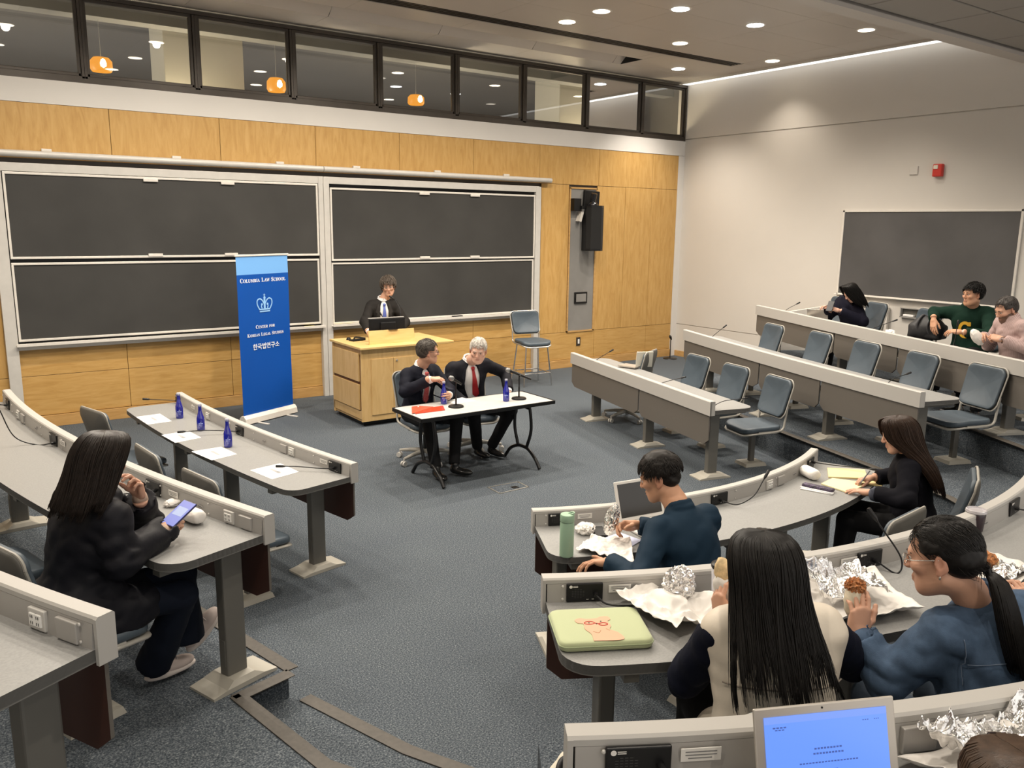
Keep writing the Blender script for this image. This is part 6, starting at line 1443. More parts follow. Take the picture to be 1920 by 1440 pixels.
# 2 seated left at the table
p = person('person seated at the white table in a navy suit and pink tie, opening a bottle', (-7.32, -3.50, 0), (.14, -1), s=.95, lean=(.16, .02), skin='light', head=(-7.285, -3.655, 1.125), hdir=(.94, -.33, -.04),
    arms={'R': dict(w=(-7.395, -3.915, .905), e=(-7.555, -3.69, .765), dir=(.92, -.35, .05), n=(-.1, -.2, 1), curl=(.55, .6, .6, .6), thumb=((.3, .8, -.6), (.1, .8, -.6))), 'L': dict(w=(-7.215, -3.935, .735), e=(-7.09, -3.72, .74), dir=(-.50, -.80, .10), n=(.75, -.55, .1), curl=(.55, .6, .65, .7), thumb=((.5, .6, -.6), (.1, .8, -.7)))},
    legs={'R': dict(k=(-7.43, -3.92, .495), a=(-7.47, -4.12, .09), t=(-.05, -1, 0)), 'L': dict(k=(-7.13, -3.93, .495), a=(-7.27, -4.11, .09), t=(.55, -.85, 0))})
suit(p, c_navy, c_wht, mat('pink_tie', (.52, .10, .10), .5, var=.5, vscale=160), seed=7, res=.0085)
trousers(p, c_blk, seed=4); shoes(p, c_shoe)
short_hair(p, mat('hair_dark_grey', (.045, .036, .028), .5, var=.35, vscale=60, bump=.25, bscale=240), vol=1.3, fringe=.058, side_z=.016, nape=-.06, seed=8, n=600, L=.030, lift=.004, tr=.0020, tz=.0); face_parts(p, M_hdb); glasses(p, M_blackm, .019)
# 3 white-haired man
p = person('person with white hair in a dark suit and red tie at the white table', (-6.70, -3.46, 0), (-.10, -1), s=.98, lean=(.24, .10), tw=-.12, w=.2, skin='pale', head=(-6.785, -3.775, 1.115), hdir=(-.60, -.78, -.30), hroll=-.05, fat=1.06,
    arms={'R': dict(w=(-6.93, -3.80, .58), e=(-7.00, -3.57, .70), dir=(.3, -.9, -.1), vis=True, curl=(.4, .5, .5, .5)), 'L': dict(w=(-6.42, -3.79, .655), e=(-6.29, -3.53, .80), dir=(-.5, -.8, -.3), n=(.6, -.2, .7), curl=(.5, .55, .6, .6))},
    legs={'R': dict(k=(-6.90, -3.88, .495), a=(-6.74, -3.70, .09), t=(.1, -1, 0)), 'L': dict(k=(-6.50, -3.94, .50), a=(-6.60, -3.74, .09), t=(.15, -1, 0))})
suit(p, cloth('suit_black_blue', (.009, .009, .013)), c_wht, mat('red_tie', (.36, .012, .016), .45), seed=11, vc=(.20, .085, .24), res=.009, ttilt=-.12)
trousers(p, c_blk, seed=6); shoes(p, c_shoe)
short_hair(p, M_hwh, vol=.9, fringe=.066, side_z=.012, nape=-.06, seed=12, n=700, L=.028, lift=.003, tr=.0020, tz=.0); face_parts(p, M_hwh); 
# 4 woman in black coat
c_coat = mat('black_parka', (.0065, .0065, .010), .6, bump=.3, bscale=40, bdist=.004, spec=.2)
p = person('person in a black parka and pale sneakers looking at a phone', (-10.80, -6.93, T1), (.93, .36), s=.94, lean=(.22, .05), w=.172, female=True, skin='light', head=(-10.665, -6.955, 1.385), hdir=(.80, .52, -.30),
    arms={'R': dict(w=(-10.445, -6.945, 1.035), e=(-10.65, -7.10, 1.0), dir=(.85, .35, .30), n=(-.2, -.75, .6), curl=(.75, .8, .85, .9), thumb=((.4, .8, -.4), (.1, .9, -.2)), res=.0034), 'L': dict(w=(-10.515, -6.845, 1.175), e=(-10.47, -6.70, 1.0), dir=(-.12, -.25, 1), n=(.75, .5, .1), curl=(.45, .6, .75, .85), thumb=((.4, .7, -.6), (.1, .8, -.5)), res=.0034)},
    legs={'R': dict(k=(-10.40, -6.99, .745), a=(-10.50, -6.80, .365), t=(.84, .22, 0)), 'L': dict(k=(-10.36, -6.80, .76), a=(-10.345, -6.775, .445), t=(.72, .42, .50))}, hres=.005)
def skirt(sd):
    for k in 'LR': sd.cap(p.hip[k], p.hip[k]*.45+p.kn[k]*.55, .115, .088, k=.05)
    sd.cap(p.P-p.F*.06-p.Rt*.08, p.P-p.F*.06+p.Rt*.08, .125, k=.05); sd.ell(p.P+p.Rt*.10+p.F*.10-V(0, 0, .07), V(.12, .11, .07), k=.05)
    C0 = p.N-p.Fr*.01; pts = [C0+(p.A*math.cos(a)+p.Fr*math.sin(a))*.082+p.U*.015 for a in np.linspace(0, 2*PI, 18)]; sd.chain(pts, [.026]*18, k=.02)
garment(p, 'parka', c_coat, g=.030, seed=21, amp=.0075, res=.0075, stop=.035, extra=skirt, r2=.038, f=24)
sd = Sdf(.006)
for k in 'LR': d = nrm(p.wr[k]-p.el[k]); sd.cap(p.wr[k]-d*.06, p.wr[k]-d*.012, .034, .031, k=.004)
P_, F_ = sd.mesh(); obj('sweater_cuffs', mesh_np('cuff', [(P_, F_)]), mat('beige_knit', (.50, .36, .27), .9), p.t)
trousers(p, mat('dark_denim', (.006, .009, .018), .8, bump=.2, bscale=300, spec=.15), seed=9, flare=.022, r=(.080, .060, .052))
M_snk = mat('pale_pink_mesh', (.52, .44, .41), .75, bump=.2, bscale=400); M_sole = mat('white_rubber', (.60, .54, .51), .6)
shoes(p, M_snk, M_sole, L=.265, ups={'L': (-.5, -.15, 1)}, res=.005)
sd = Sdf(.006)
for k in 'L': sd.cap(p.an[k], p.an[k]+V(-.005, -.01, .09), .036, .036)
P_, F_ = sd.mesh(); obj('sock', mesh_np('sock', [(P_, F_)]), mat('grey_sock', (.06, .058, .055), .9, bump=.3, bscale=200), p.t)
for k in 'LR':
    t_ = p.toe[k]; upk = V(-.5, -.15, 1) if k == 'L' else V(0, 0, 1); x = nrm(np.cross(t_, upk)); z = np.cross(x, t_); o_ = p.an[k]-z*.0705
    m = MB()
    for i in range(4):
        y = .055+.022*i; h_ = .070-.0075*i; m.tube(bez([o_+t_*y-x*.024+z*(h_-.006), o_+t_*(y+.006)+z*(h_+.004), o_+t_*y+x*.024+z*(h_-.006)], 4), .0026, 6)
    m.build('laces', M_sole, p.t, smooth=3.2)
N = p.N; bk = -p.Fr
long_hair(p, M_hdb, [((0, -.015, .122), .02, .02, .05), ((0, -.015, .110), .062, .078, .12), ((0, -.015, .075), .086, .108, .5), ((0, -.02, .02), .095, .114, .75), ((0, -.03, -.05), .100, .106, .80), ((0, -.045, -.12), .108, .098, .85), ((0, -.065, -.19), .120, .088, 1.0), ((-.01, -.085, -.26), .125, .07, 1.15)], n=1300, seed=5, tipvar=.16, thin=.0021)
t = thing('smartphone', 'smartphone with a lit screen in the hand of the woman in black', 'phone', (-10.375, -6.915, 1.10)); pR = np.column_stack([nrm(V(.80, .42, .42)), np.zeros(3), np.zeros(3)]); n_ = nrm(V(-.30, -.35, .80)); x_ = pR[:, 0]; n_ = nrm(n_-x_*(n_@x_)); y_ = np.cross(n_, x_); pR = np.column_stack([x_, y_, n_]); pc = V(-10.375, -6.915, 1.085)
m = MB(); m.box(pc, (.150, .072, .009), R=pR, bev=.003); m.build('case', mat('phone_case', (.02, .02, .09), .3), t); m = MB(); m.box(pc+n_*.0052, (.140, .066, .001), R=pR); m.build('screen', emis('phone_screen', (.13, .17, .60), .5), t)
m = MB(); m.box(pc+n_*.0060+x_*.01, (.05, .05, .0006), R=pR); m.build('picture_on_screen', emis('phone_picture', (.30, .36, .55), .6), t)
# 5 man in dark blue shirt
p = person('person in a dark blue shirt seen from behind at the middle front desk', (-8.25, -8.00, 0), (.02, 1), s=.96, lean=(.32, .0), w=.196, skin='warm', head=(-8.26, -7.715, 1.10), hdir=(-.50, .80, -.36), hroll=-.05,
    arms={'L': dict(w=(-8.585, -7.715, .722), e=(-8.62, -7.97, .735), dir=(-.70, .68, -.06), n=(.15, .25, 1), curl=(.30, .32, .36, .40), thumb=((.75, .6, .30), (.6, .8, .25)), res=.0032), 'R': dict(w=(-8.225, -7.52, .775), e=(-8.02, -7.66, .73), dir=(-.92, .25, .12), n=(.15, .75, .5), curl=(.5, .55, .6, .65), thumb=((.35, .7, -.55), (.0, .95, -.35)), res=.0032)})
M_teal = mat('dark_teal_shirt', (.0065, .022, .042), .75, bump=.15, bscale=300, spec=.18)
garment(p, 'shirt', M_teal, g=.016, seed=31, amp=.0055, res=.0075, stop=.02, collar=(.012, .013), r2=.036, f=20, waist=1.08)
trousers(p, c_blk, seed=10); shoes(p, c_shoe); face_parts(p, M_hb)
short_hair(p, M_hsb, vol=2.1, fringe=.055, side_z=.020, nape=-.060, seed=32, n=1500, L=.042, lift=.003, whorl=(-.01, -.045, .12), tr=.0019, top=.004, res=.0045, under=.012, tz=.028)
t = thing('wrapped_sandwich', 'foil-wrapped sandwich in the hand of the man in dark blue', 'sandwich', (-8.33, -7.45, .72)); P_, F_ = crumple(5, (-8.345, -7.465, .815), (.036, .034, .080), .13, 10, 61, R=rotx(.1) @ roty(.25)); m = MB(); m.add(P_, F_); m.build('foil', M_foil, t, smooth=.4)
# 6 woman in black, long brown hair
p = person('person in black with long brown hair writing in yellow notebooks', (-6.20, -7.95, 0), (-.45, .9), s=.93, lean=(.14, -.04), w=.168, female=True, skin='light', head=(-6.325, -7.865, 1.085), hdir=(-.66, .70, -.30),
    arms={'L': dict(w=(-6.505, -7.815, .722), e=(-6.50, -8.05, .74), dir=(-.25, .95, -.03), n=(0, 0, 1), curl=(.15, .16, .18, .2), thumb=((.7, .7, -.1), (.3, .95, -.05))), 'R': dict(w=(-6.26, -7.665, .735), e=(-6.04, -7.80, .76), dir=(-.88, .42, -.10), n=(.1, .2, 1), curl=(.55, .65, .75, .8), thumb=((.4, .8, -.5), (.1, .9, -.4)))})
garment(p, 'sweater', mat('black_sweater', (.005, .005, .008), .85, bump=.2, bscale=200, spec=.12), g=.016, seed=41, amp=.005, res=.009, collar=(.005, .014), stop=.045)
trousers(p, c_blk, seed=11); shoes(p, c_shoe); face_parts(p, M_hdb)
long_hair(p, M_hbr, [((0, -.015, .122), .02, .02, .05), ((0, -.015, .110), .062, .078, .12), ((0, -.011, .075), .085, .112, .32), ((0, -.008, .02), .092, .119, .42), ((0, -.015, -.05), .097, .115, .50), ((0, -.045, -.14), .110, .095, 1.0), ((0, -.085, -.24), .135, .085, 1.2), ((0, -.11, -.36), .140, .075, 1.35), ((.01, -.13, -.50), .125, .06, 1.45)], n=1200, seed=6, tipvar=.10, thin=.0021)
W_, R_ = p.Hf['L']; m = MB(); d_ = nrm(p.wr['L']-p.el['L'])
P_, F_ = crumple(3, p.wr['L']-d_*.035, (.044, .044, .024), .3, 4, 71, R=frame(d_)); m.add(P_, F_); m.build('grey_scrunchie', mat('grey_scrunchie', (.06, .065, .09), .8), p.t, smooth=.9)
m = MB(); m.box(p.wr['L']-d_*.075+V(-.015, -.012, .030), (.032, .036, .010), R=np.column_stack([nrm(np.cross(d_, V(0, 0, 1))), d_, V(0, 0, 1)]), bev=.004); m.tube([p.wr['L']-d_*.075+(nrm(np.cross(d_, V(0, 0, 1)))*math.cos(a)+V(0, 0, 1)*math.sin(a))*.031 for a in np.linspace(0, 2*PI, 21)], .006, 6, caps=False); m.build('watch', mat('watch_white', (.62, .6, .58), .3), p.t, smooth=.8)
W_, R_ = p.Hf['R']; m = MB(); q_ = W_+R_ @ V(-.02, .10, -.035); m.tube([q_, q_+V(.035, -.05, .11)], .0045, 8); tag(m.build('pen', mat('pen_grey', (.35, .37, .42), .35, metal=.5)), 'grey pen held over the yellow notebook page', 'pen')
# 7 woman in white vest
p = person('person in a cream vest with very long dark hair, back to the camera', (-9.28, -9.20, T1), (.56, .83), s=.94, lean=(.12, -.02), w=.176, female=True, skin='light', head=(-9.335, -9.165, 1.385), hdir=(.45, .85, -.25),
    arms={'L': dict(w=(-9.245, -8.955, 1.130), e=(-9.36, -8.925, .955), dir=(.08, .35, .93), n=(-.80, .20, .2), curl=(.50, .55, .60, .65), thumb=((.5, .7, -.5), (.05, .9, -.4)), res=.0032), 'R': dict(w=(-9.02, -8.99, 1.04), hint=(.6, -.4, -.4), dir=(-.3, .9, .1), curl=(.5, .5, .5, .5))})
c_nav = mat('navy_knit', (.005, .0065, .015), .85, bump=.2, bscale=200, spec=.12); c_vest = mat('cream_vest', (.66, .59, .49), .55, bump=.25, bscale=35, bdist=.004)
garment(p, 'navy_sweater', c_nav, g=.016, tg=.004, seed=51, amp=.005, res=.008, stop=.05, r2=.040)
def vest_more(sd):
    for k in 'LR': sd.cap(p.hip[k], p.hip[k]*.6+p.kn[k]*.4, .125, .10, k=.05)
    sd.cap(p.P-p.Fr*.05-p.A*.09-p.U*.02, p.P-p.Fr*.05+p.A*.09-p.U*.02, .125, k=.05)
garment(p, 'vest', c_vest, g=.036, seed=52, amp=.005, res=.008, sleeves='', collar=(.005, .022), f=17, extra=vest_more)
trousers(p, c_blk, seed=12); shoes(p, c_shoe)
m = MB(); vo = [o for o in p.t.children if o.name.startswith('vest')][0]; me = vo.data; co_ = np.empty(len(me.vertices)*3, np.float32); me.vertices.foreach_get('co', co_); co_ = co_.reshape(-1, 3)-p.N; a_, h_, f_ = co_ @ p.A, co_ @ p.U, co_ @ p.Fr
for v_ in (.17, .33):
    Q = []
    for u_ in np.linspace(-.17, .17, 24):
        w_ = (abs(a_-u_) < .012) & (abs(h_+v_) < .012)
        if w_.any(): Q.append(p.N+p.A*u_-p.U*v_+p.Fr*(f_[w_].min()+.0008))
    m.tube(np.array(Q), .0026, 5)
m.build('quilt_seams', mat('vest_seam', (.20, .17, .14), .8), vo, smooth=3.2)
long_hair(p, M_hb, [((0, -.015, .122), .02, .02, .05), ((0, -.015, .110), .064, .080, .12), ((0, -.015, .075), .088, .110, .5), ((0, -.02, .02), .097, .116, .75), ((0, -.03, -.05), .100, .110, .80), ((0, -.05, -.13), .112, .105, .95), ((0, -.085, -.22), .130, .095, 1.15), ((.0, -.115, -.31), .146, .085, 1.35), ((.015, -.125, -.385), .160, .07, 1.5)], n=1500, seed=7, tipvar=.26, thin=.0020, fly=.05)
t = thing('wrapped_sandwich', 'paper-wrapped roll held up by the woman in the cream vest', 'sandwich', (-9.19, -8.95, 1.2)); rl = frame(V(-.10, .25, 1)); m = MB(); P_, F_ = crumple(3, (-9.195, -8.915, 1.245), (.030, .030, .060), .12, 5, 81, R=rl); m.add(P_, F_); m.build('tortilla', M_tort, t, smooth=.9)
m = MB(); P_, F_ = crumple(3, (-9.197, -8.922, 1.215), (.036, .036, .052), .16, 5, 82, R=rl); m.add(P_, F_); m.build('paper', M_wrapw, t, smooth=.6)
# 8 woman in denim
p = person('person in a blue denim shirt with a ponytail holding a half-eaten roll', (-8.67, -9.56, T1), (.32, .95), s=.95, lean=(.20, -.06), w=.184, female=True, skin='light', head=(-8.79, -9.385, 1.385), hdir=(-.28, .90, -.24),
    arms={'L': dict(w=(-8.885, -9.20, 1.085), e=(-8.90, -9.315, .985), dir=(.16, .10, .98), n=(-.55, -.80, .2), curl=(.42, .46, .52, .58), thumb=((.8, .6, -.35), (.35, .95, -.3)), res=.0030, hs=1.02), 'R': dict(w=(-8.42, -9.38, .93), hint=(.7, -.3, -.2), vis=False)}, hres=.004)
M_den = mat('denim_blue', (.058, .094, .155), .8, var=.22, bump=.25, bscale=350, vscale=25, spec=.2); M_dent = mat('denim_stitch', (.13, .17, .24), .8)
dn = garment(p, 'denim_shirt', M_den, g=.022, seed=61, amp=.0055, res=.007, stop=.03, collar=(.034, .013), r2=.042, f=24, waist=1.1)
sd = Sdf(.006); d_ = nrm(p.wr['L']-p.el['L']); sd.cap(p.wr['L']-d_*.065, p.wr['L']-d_*.028, .044, .043, k=.002); P_, F_ = sd.mesh(); obj('cuff', mesh_np('cuff', [(P_, F_)]), M_den, dn)
m = MB(); m.lathe([(.0005, .003), (.006, .002), (.007, 0)], p.wr['L']-d_*.045+V(-.012, -.042, .008), 10, axis=(-.3, -.95, .1)); m.build('cuff_button', M_outlet, dn)
def back_pt(u, v):
    me = dn.data; n = len(me.vertices); co_ = np.empty(n*3, np.float32); me.vertices.foreach_get('co', co_); co_ = co_.reshape(-1, 3)-p.N; a, h, f = co_ @ p.A, co_ @ p.U, co_ @ p.Fr; w = (abs(a-u) < .012) & (abs(h+v) < .012); d = f[w].min() if w.any() else -.12
    return p.N+p.A*u-p.U*v+p.Fr*(d-.0006)
m = MB()
for u0, v0, u1, v1 in ((-.16, .135, .16, .135), (-.165, .06, -.168, .20), (.165, .06, .168, .20), (-.03, .135, -.035, .40), (.03, .135, .035, .40)):
    k = 20; Q = [back_pt(u0+(u1-u0)*i/k, v0+(v1-v0)*i/k) for i in range(k+1)]; m.tube(np.array(Q), .0013, 5)
m.build('yoke_seams', M_dent, dn, smooth=3.2)
trousers(p, mat('faded_denim', (.05, .07, .10), .8, bump=.2, bscale=300), seed=13); shoes(p, c_shoe); face_parts(p, M_hb)
short_hair(p, M_hb, vol=.8, fringe=.062, side_z=.020, nape=-.075, seed=62, n=2200, L=.07, lift=.0008, tr=.0011, groove=.0022, res=.004, toward=(0, -.13, -.055), tz=-.035, tuft_front=.058)
ct = p.W((0, -.122, -.052)); hN = p.N
m = MB(); m.tube([p.W((.012*math.cos(a), -.122-.006*math.sin(a)*0, -.052+.012*math.sin(a))) for a in np.linspace(0, 2*PI, 13)], .005, 6, caps=False); m.build('hair_tie', M_black, p.t, smooth=3.2)
pt = [(0, -.118, -.050), (.012, -.150, -.075), (.022, -.158, -.15), (.030, -.160, -.24), (.034, -.165, -.34), (.030, -.170, -.43)]
sv = p.Rh; pv = person; HX = p.Rh
long_hair(p, M_hb, [((0, -.122, -.052), .010, .010, .02), ((-.008, -.142, -.080), .028, .024, .02), ((-.016, -.152, -.15), .040, .030, .02), ((-.014, -.156, -.24), .046, .032, .02), ((-.006, -.160, -.34), .044, .030, .02), ((.004, -.164, -.42), .030, .020, .02)], n=600, seed=8, tipvar=.16, thin=.0022, fly=.05, cap=False)
m = MB(); m.tube([p.W((-.079, .0, -.038)), p.W((-.081, .002, -.052))], .003, 8); m.build('earring', M_steel, p.t, smooth=3.2); glasses(p, M_steel)
t = thing('sandwich_roll', 'half-eaten filled roll in the hand of the person in denim', 'sandwich', (-8.86, -9.17, 1.15)); rl = frame(V(.12, .10, 1)); HW, HR = p.Hf['L']; rc = HW+HR @ V(-.004, .090, -.040)
m = MB(); P_, F_ = crumple(3, rc, (.031, .031, .060), .08, 5, 91, R=rl); m.add(P_, F_); m.build('tortilla', mat('tortilla_white', (.62, .55, .42), .7, var=.2, vscale=50), t, smooth=.9); m = MB(); P_, F_ = crumple(4, rc+rl[:, 2]*.048, (.027, .027, .024), .35, 7, 92, R=rl); m.add(P_, F_); m.build('filling', M_fill, t, smooth=.7)
m = MB(); P_, F_ = crumple(3, rc+rl[:, 2]*.056+V(-.004, -.008, 0), (.012, .010, .010), .35, 7, 93, R=rl); m.add(P_, F_); m.build('lettuce', mat('lettuce', (.10, .16, .035), .7), t, smooth=.7)
# black coat over the chair behind the denim shirt
sd = Sdf(.012); sd.cap((-8.86, -9.78, .92), (-8.42, -9.86, .94), .075, .08, k=.05).ell((-8.62, -9.82, .80), (.24, .08, .16), R=rotz(-.18), k=.05); P_, F_ = sd.mesh(lambda P: .010*ridge(P, 16, 9)); t = tag(obj('black_coat', mesh_np('coat', [(P_, F_)]), M_blk), 'black coat draped over the chair back behind the denim shirt', 'coat')
# 9 person in hoodie
p = person('person in a dark hoodie bent over a phone in the last right row', (-1.55, -4.52, T2), (-.9, .42), s=.92, lean=(.30, .0), w=.172, female=True, skin='pale', head=(-1.90, -4.66, 1.572), hdir=(-.78, .36, -.75),
    arms={'R': dict(w=(-1.98, -4.42, 1.36), e=(-1.75, -4.26, 1.22), dir=(-.8, .3, .3), curl=(.6, .6, .6, .6)), 'L': dict(w=(-2.02, -4.58, 1.345), e=(-1.82, -4.80, 1.22), dir=(-.75, .5, .25), n=(-.2, -.6, .7), curl=(.6, .65, .7, .7))}, **LOW_)
M_hood = mat('dark_navy_fleece', (.008, .008, .016), .9, bump=.2, bscale=200, spec=.12)
def hoodx(sd): sd.ell(p.N-p.Fr*.09-p.U*.01, V(.12, .07, .075), R=np.column_stack([p.A, p.Fr, p.U]), k=.04)
hd_ = garment(p, 'hoodie', M_hood, g=.024, seed=71, amp=.005, res=.011, extra=hoodx, stop=.03)
trousers(p, c_blk, seed=14, res=.014); shoes(p, c_shoe)
long_hair(p, M_hb, [((0, -.015, .122), .02, .02, .05), ((0, -.015, .110), .062, .078, .1), ((0, -.010, .075), .085, .114, .22), ((0, -.006, .02), .092, .122, .25), ((0, .0, -.05), .095, .122, .30), ((0, .005, -.13), .098, .115, .45), ((0, .01, -.22), .095, .10, .75), ((0, .02, -.29), .085, .085, .9)], n=700, seed=9, tipvar=.12, thin=.0026)
m = MB(); m.box(V(-2.115, -4.53, 1.395), (.012, .075, .15), R=rotz(.3) @ roty(.7), bev=.003); tag(m.build('smartphone', M_black), 'phone held by the person in the dark hoodie', 'phone')
m = MB(); 
for a, b_, c_ in ((.0, .02, .028), (.02, -.012, .018), (-.02, -.015, .02)): m.lathe([(.0005, .002), (c_*.5, .0015), (c_*.55, 0)], surf(p, hd_, -.09+a, .20+b_)+p.Fr*.001, 10, axis=p.Fr)
m.build('chest_print', M_outlet, hd_) if False else None
# 10 green sweater
p = person('person in a dark green sweater with a yellow letter, last right row', (-1.98, -6.17, T2), (-.97, -.05), s=.97, lean=(.06, .05), tw=.05, w=.195, skin='warm', head=(-2.10, -6.20, 1.665), hdir=(-.92, .38, -.05),
    arms={'R': dict(w=(-2.27, -5.90, 1.37), e=(-2.04, -5.78, 1.43), dir=(-.35, -.25, -.85), n=(-.85, .1, .4), curl=(.25, .3, .35, .4)), 'L': dict(w=(-2.48, -6.30, 1.30), e=(-2.30, -6.52, 1.27), dir=(-.35, .92, .02), n=(-.3, -.1, .9), curl=(.35, .4, .45, .45))}, **LOW_)
M_grn = mat('green_wool', (.007, .024, .016), .9, bump=.35, bscale=160, spec=.12)
sw_ = garment(p, 'sweater', M_grn, g=.02, seed=81, amp=.004, res=.010, collar=(.020, .020), stop=.05, r2=.034)
pts = []
cc = [(math.cos(a)*.055, math.sin(a)*.075) for a in np.linspace(.75, 2*PI-.75, 18)]
m = MB(); cc = [(-u, v) for u, v in cc]; Q = [(surf(p, sw_, u, .235-v)+p.Fr*.003) for u, v in cc]
cen = surf(p, sw_, 0, .235)
L_ = []
for i, (q, (u, v)) in enumerate(zip(Q, cc)):
    wd = .016; r_ = math.hypot(u/.055, v/.075); o2 = (u*(1+.30), v*(1+.22)); i2 = (u*(1-.30), v*(1-.22)); L_.append([surf(p, sw_, o2[0], .235-o2[1])+p.Fr*.004, surf(p, sw_, i2[0], .235-i2[1])+p.Fr*.004])
m.grid(np.array(L_))
for s_, v_ in ((-.046, .062), (-.046, -.062)):
    a_ = [surf(p, sw_, s_-.012, .235-v_-.022)+p.Fr*.0045, surf(p, sw_, s_+.012, .235-v_-.022)+p.Fr*.0045, surf(p, sw_, s_+.012, .235-v_+.022)+p.Fr*.0045, surf(p, sw_, s_-.012, .235-v_+.022)+p.Fr*.0045]; m.quad(*a_)
m.build('letter_c_patch', mat('gold_felt', (.62, .36, .03), .9), sw_, fix=False)
trousers(p, c_blk, seed=15, res=.014); shoes(p, c_shoe); face_parts(p, M_hb)
short_hair(p, M_hb, vol=2.0, fringe=.060, side_z=.018, nape=-.060, seed=82, n=900, L=.040, lift=.010, tr=.0024, tz=.01)
m = MB(); d_ = nrm(p.wr['L']-p.el['L']); m.tube([p.wr['L']-d_*.03+(nrm(np.cross(d_, V(0, 0, 1)))*math.cos(a)+np.cross(nrm(np.cross(d_, V(0, 0, 1))), d_)*math.sin(a))*.028 for a in np.linspace(0, 2*PI, 17)], .006, 6, caps=False); m.lathe([(.001, .006), (.016, .005), (.017, 0)], p.wr['L']-d_*.03+V(-.025, -.008, .014), 14, axis=(-.8, -.3, .5)); m.build('watch', mat('watch_steel', (.5, .45, .4), .3, metal=.6), p.t, smooth=.8)
# 11 bearded man
p = person('person with a dark beard in a pink striped shirt unwrapping a roll', (-2.70, -6.97, T2), (-.80, .55), s=.97, lean=(.22, .0), w=.195, skin='light', head=(-2.815, -6.865, 1.60), hdir=(-.82, .42, -.42), beard=((.035, .024, .018), .80),
    arms={'R': dict(w=(-2.86, -6.70, 1.33), e=(-2.62, -6.66, 1.22), dir=(-.7, -.2, .1), n=(0, .3, .9), curl=(.5, .6, .6, .6)), 'L': dict(w=(-3.00, -6.93, 1.335), e=(-2.90, -7.20, 1.24), dir=(-.10, .95, .18), n=(-.7, -.1, .7), curl=(.7, .8, .9, .9), thumb=((.5, .7, -.4), (.1, .9, -.4)))}, **LOW_)
def stripe(nt, N, L, b):
    tc = N.new('ShaderNodeTexCoord'); w_ = N.new('ShaderNodeTexWave'); w_.inputs['Scale'].default_value = 30; w_.inputs['Distortion'].default_value = 2.; w_.bands_direction = 'Y'; L.new(tc.outputs['Object'], w_.inputs['Vector']); r = ramp(N, [(.25, (.30, .20, .19)), (.6, (.48, .36, .34))]); L.new(w_.outputs['Fac'], r.inputs['Fac']); L.new(r.outputs['Color'], b.inputs['Base Color'])
sh_ = garment(p, 'shirt', node_mat('pink_stripe', stripe, .8), g=.018, seed=91, amp=.005, res=.010, collar=(.012, .014), stop=.03, r2=.040)
trousers(p, c_blk, seed=16, res=.014); shoes(p, c_shoe); face_parts(p, M_hb)
short_hair(p, mat('hair_dark_greying', (.035, .028, .024), .55, var=.4, vscale=90, bump=.25, bscale=240), vol=.9, fringe=.068, side_z=.012, nape=-.058, seed=92, n=500, L=.022, lift=.002, tr=.0018, tz=.0)
m = MB(); d_ = nrm(p.wr['L']-p.el['L']); x_ = nrm(np.cross(d_, V(0, 0, 1))); m.tube([p.wr['L']-d_*.02+(x_*math.cos(a)+np.cross(x_, d_)*math.sin(a))*.029 for a in np.linspace(0, 2*PI, 17)], .006, 6, caps=False); m.lathe([(.001, .006), (.017, .005), (.018, 0)], p.wr['L']-d_*.02+V(-.026, -.004, .014), 14, axis=(-.8, -.1, .5)); m.build('watch', mat('watch_brown', (.10, .05, .03), .4), p.t, smooth=.8)
P_, F_ = crumple(4, (-2.97, -6.70, 1.325), (.05, .045, .085), .10, 5, 95, R=rotx(-.5) @ roty(-.4)); m = MB(); m.add(P_, F_); tag(m.build('wrapped_sandwich', M_wrapw, smooth=.7), 'white-wrapped roll held by the bearded person', 'sandwich')
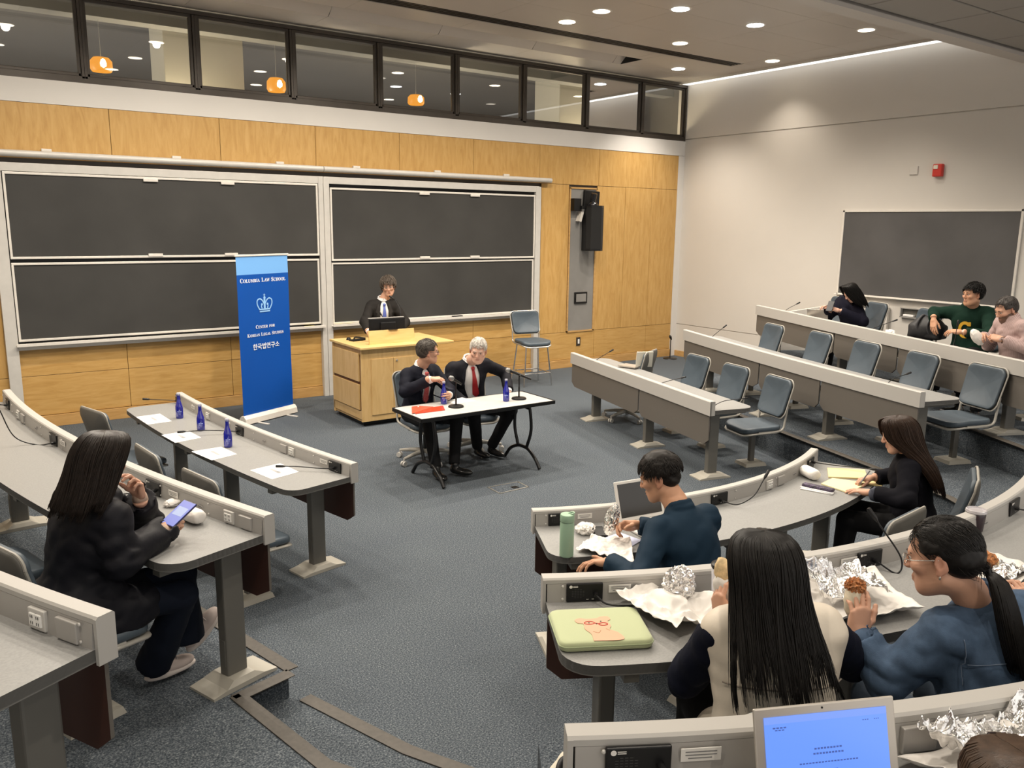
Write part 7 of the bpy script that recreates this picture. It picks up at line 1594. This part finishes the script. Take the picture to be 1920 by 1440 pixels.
# 12 head at the lower right corner
p = person('person with brown hair at the lower right corner, only the crown visible', (-10.04, -10.25, T2-.07), (.40, .92), s=.88, lean=(.12, 0), w=.17, female=True, skin='light', head=(-10.0, -10.14, 1.515), hdir=(.35, .85, -.40), arms={'L': dict(w=(-10.10, -9.98, 1.33), hint=(-.6, -.3, -.4), vis=False), 'R': dict(w=(-9.86, -10.05, 1.33), hint=(.6, -.3, -.4), vis=False)}, **LOW_)
garment(p, 'sweater', mat('taupe_knit', (.10, .08, .07), .9), g=.018, seed=96, amp=.005, res=.012); trousers(p, c_blk, res=.014); shoes(p, c_shoe)
long_hair(p, mat('hair_light_brown', (.060, .034, .020), .42, var=.35, vscale=60, spec=.45, bump=.25, bscale=240), [((0, -.015, .122), .02, .02, .05), ((0, -.015, .110), .064, .080, .03), ((0, -.015, .075), .088, .110, .08), ((0, -.02, .02), .095, .114, .5), ((0, -.03, -.06), .096, .104, .9), ((0, -.05, -.16), .11, .09, 1.1)], n=2600, seed=10, thin=.0011, rip=.008)
# 13 neighbour of the denim shirt, mostly outside the frame
p = person('person in a pale top at the right edge, only a hand and sleeve visible', (-8.04, -9.66, T1), (.05, 1), s=.94, lean=(.14, 0), w=.172, female=True, skin='light', hdir=(0, 1, -.2), arms={'L': dict(w=(-8.245, -9.42, 1.065), e=(-8.30, -9.60, .97), dir=(.12, .45, .85), n=(-.3, -.8, .4), curl=(.6, .7, .8, .8), thumb=((.5, .8, -.4), (.1, .9, -.3))), 'R': dict(w=(-7.86, -9.35, 1.03), hint=(.7, -.3, -.3))}, **LOW_)
garment(p, 'pale_top', mat('pale_grey_cloth', (.56, .53, .48), .8, bump=.2, bscale=60), g=.022, seed=97, amp=.007, res=.011); trousers(p, c_blk, res=.014); shoes(p, c_shoe)
long_hair(p, M_hdb, [((0, -.015, .122), .02, .02, .05), ((0, -.015, .110), .064, .080, .12), ((0, -.015, .075), .088, .110, .5), ((0, -.02, .02), .095, .114, .8), ((0, -.03, -.06), .096, .104, .9), ((0, -.05, -.16), .11, .09, 1.1)], n=300, seed=11, thin=.004)
# jacket on the chair beside the woman in black
sd = Sdf(.012); sd.cap((-11.24, -6.24, 1.02), (-11.16, -5.90, 1.02), .055, k=.04).ell((-11.22, -6.08, .88), (.07, .20, .16), R=rotz(.2), k=.05); P_, F_ = sd.mesh(lambda P: .010*ridge(P, 16, 12)); tag(obj('dark_jacket', mesh_np('jacket', [(P_, F_)]), M_blk), 'dark jacket hung on the chair at the left photo edge', 'jacket')
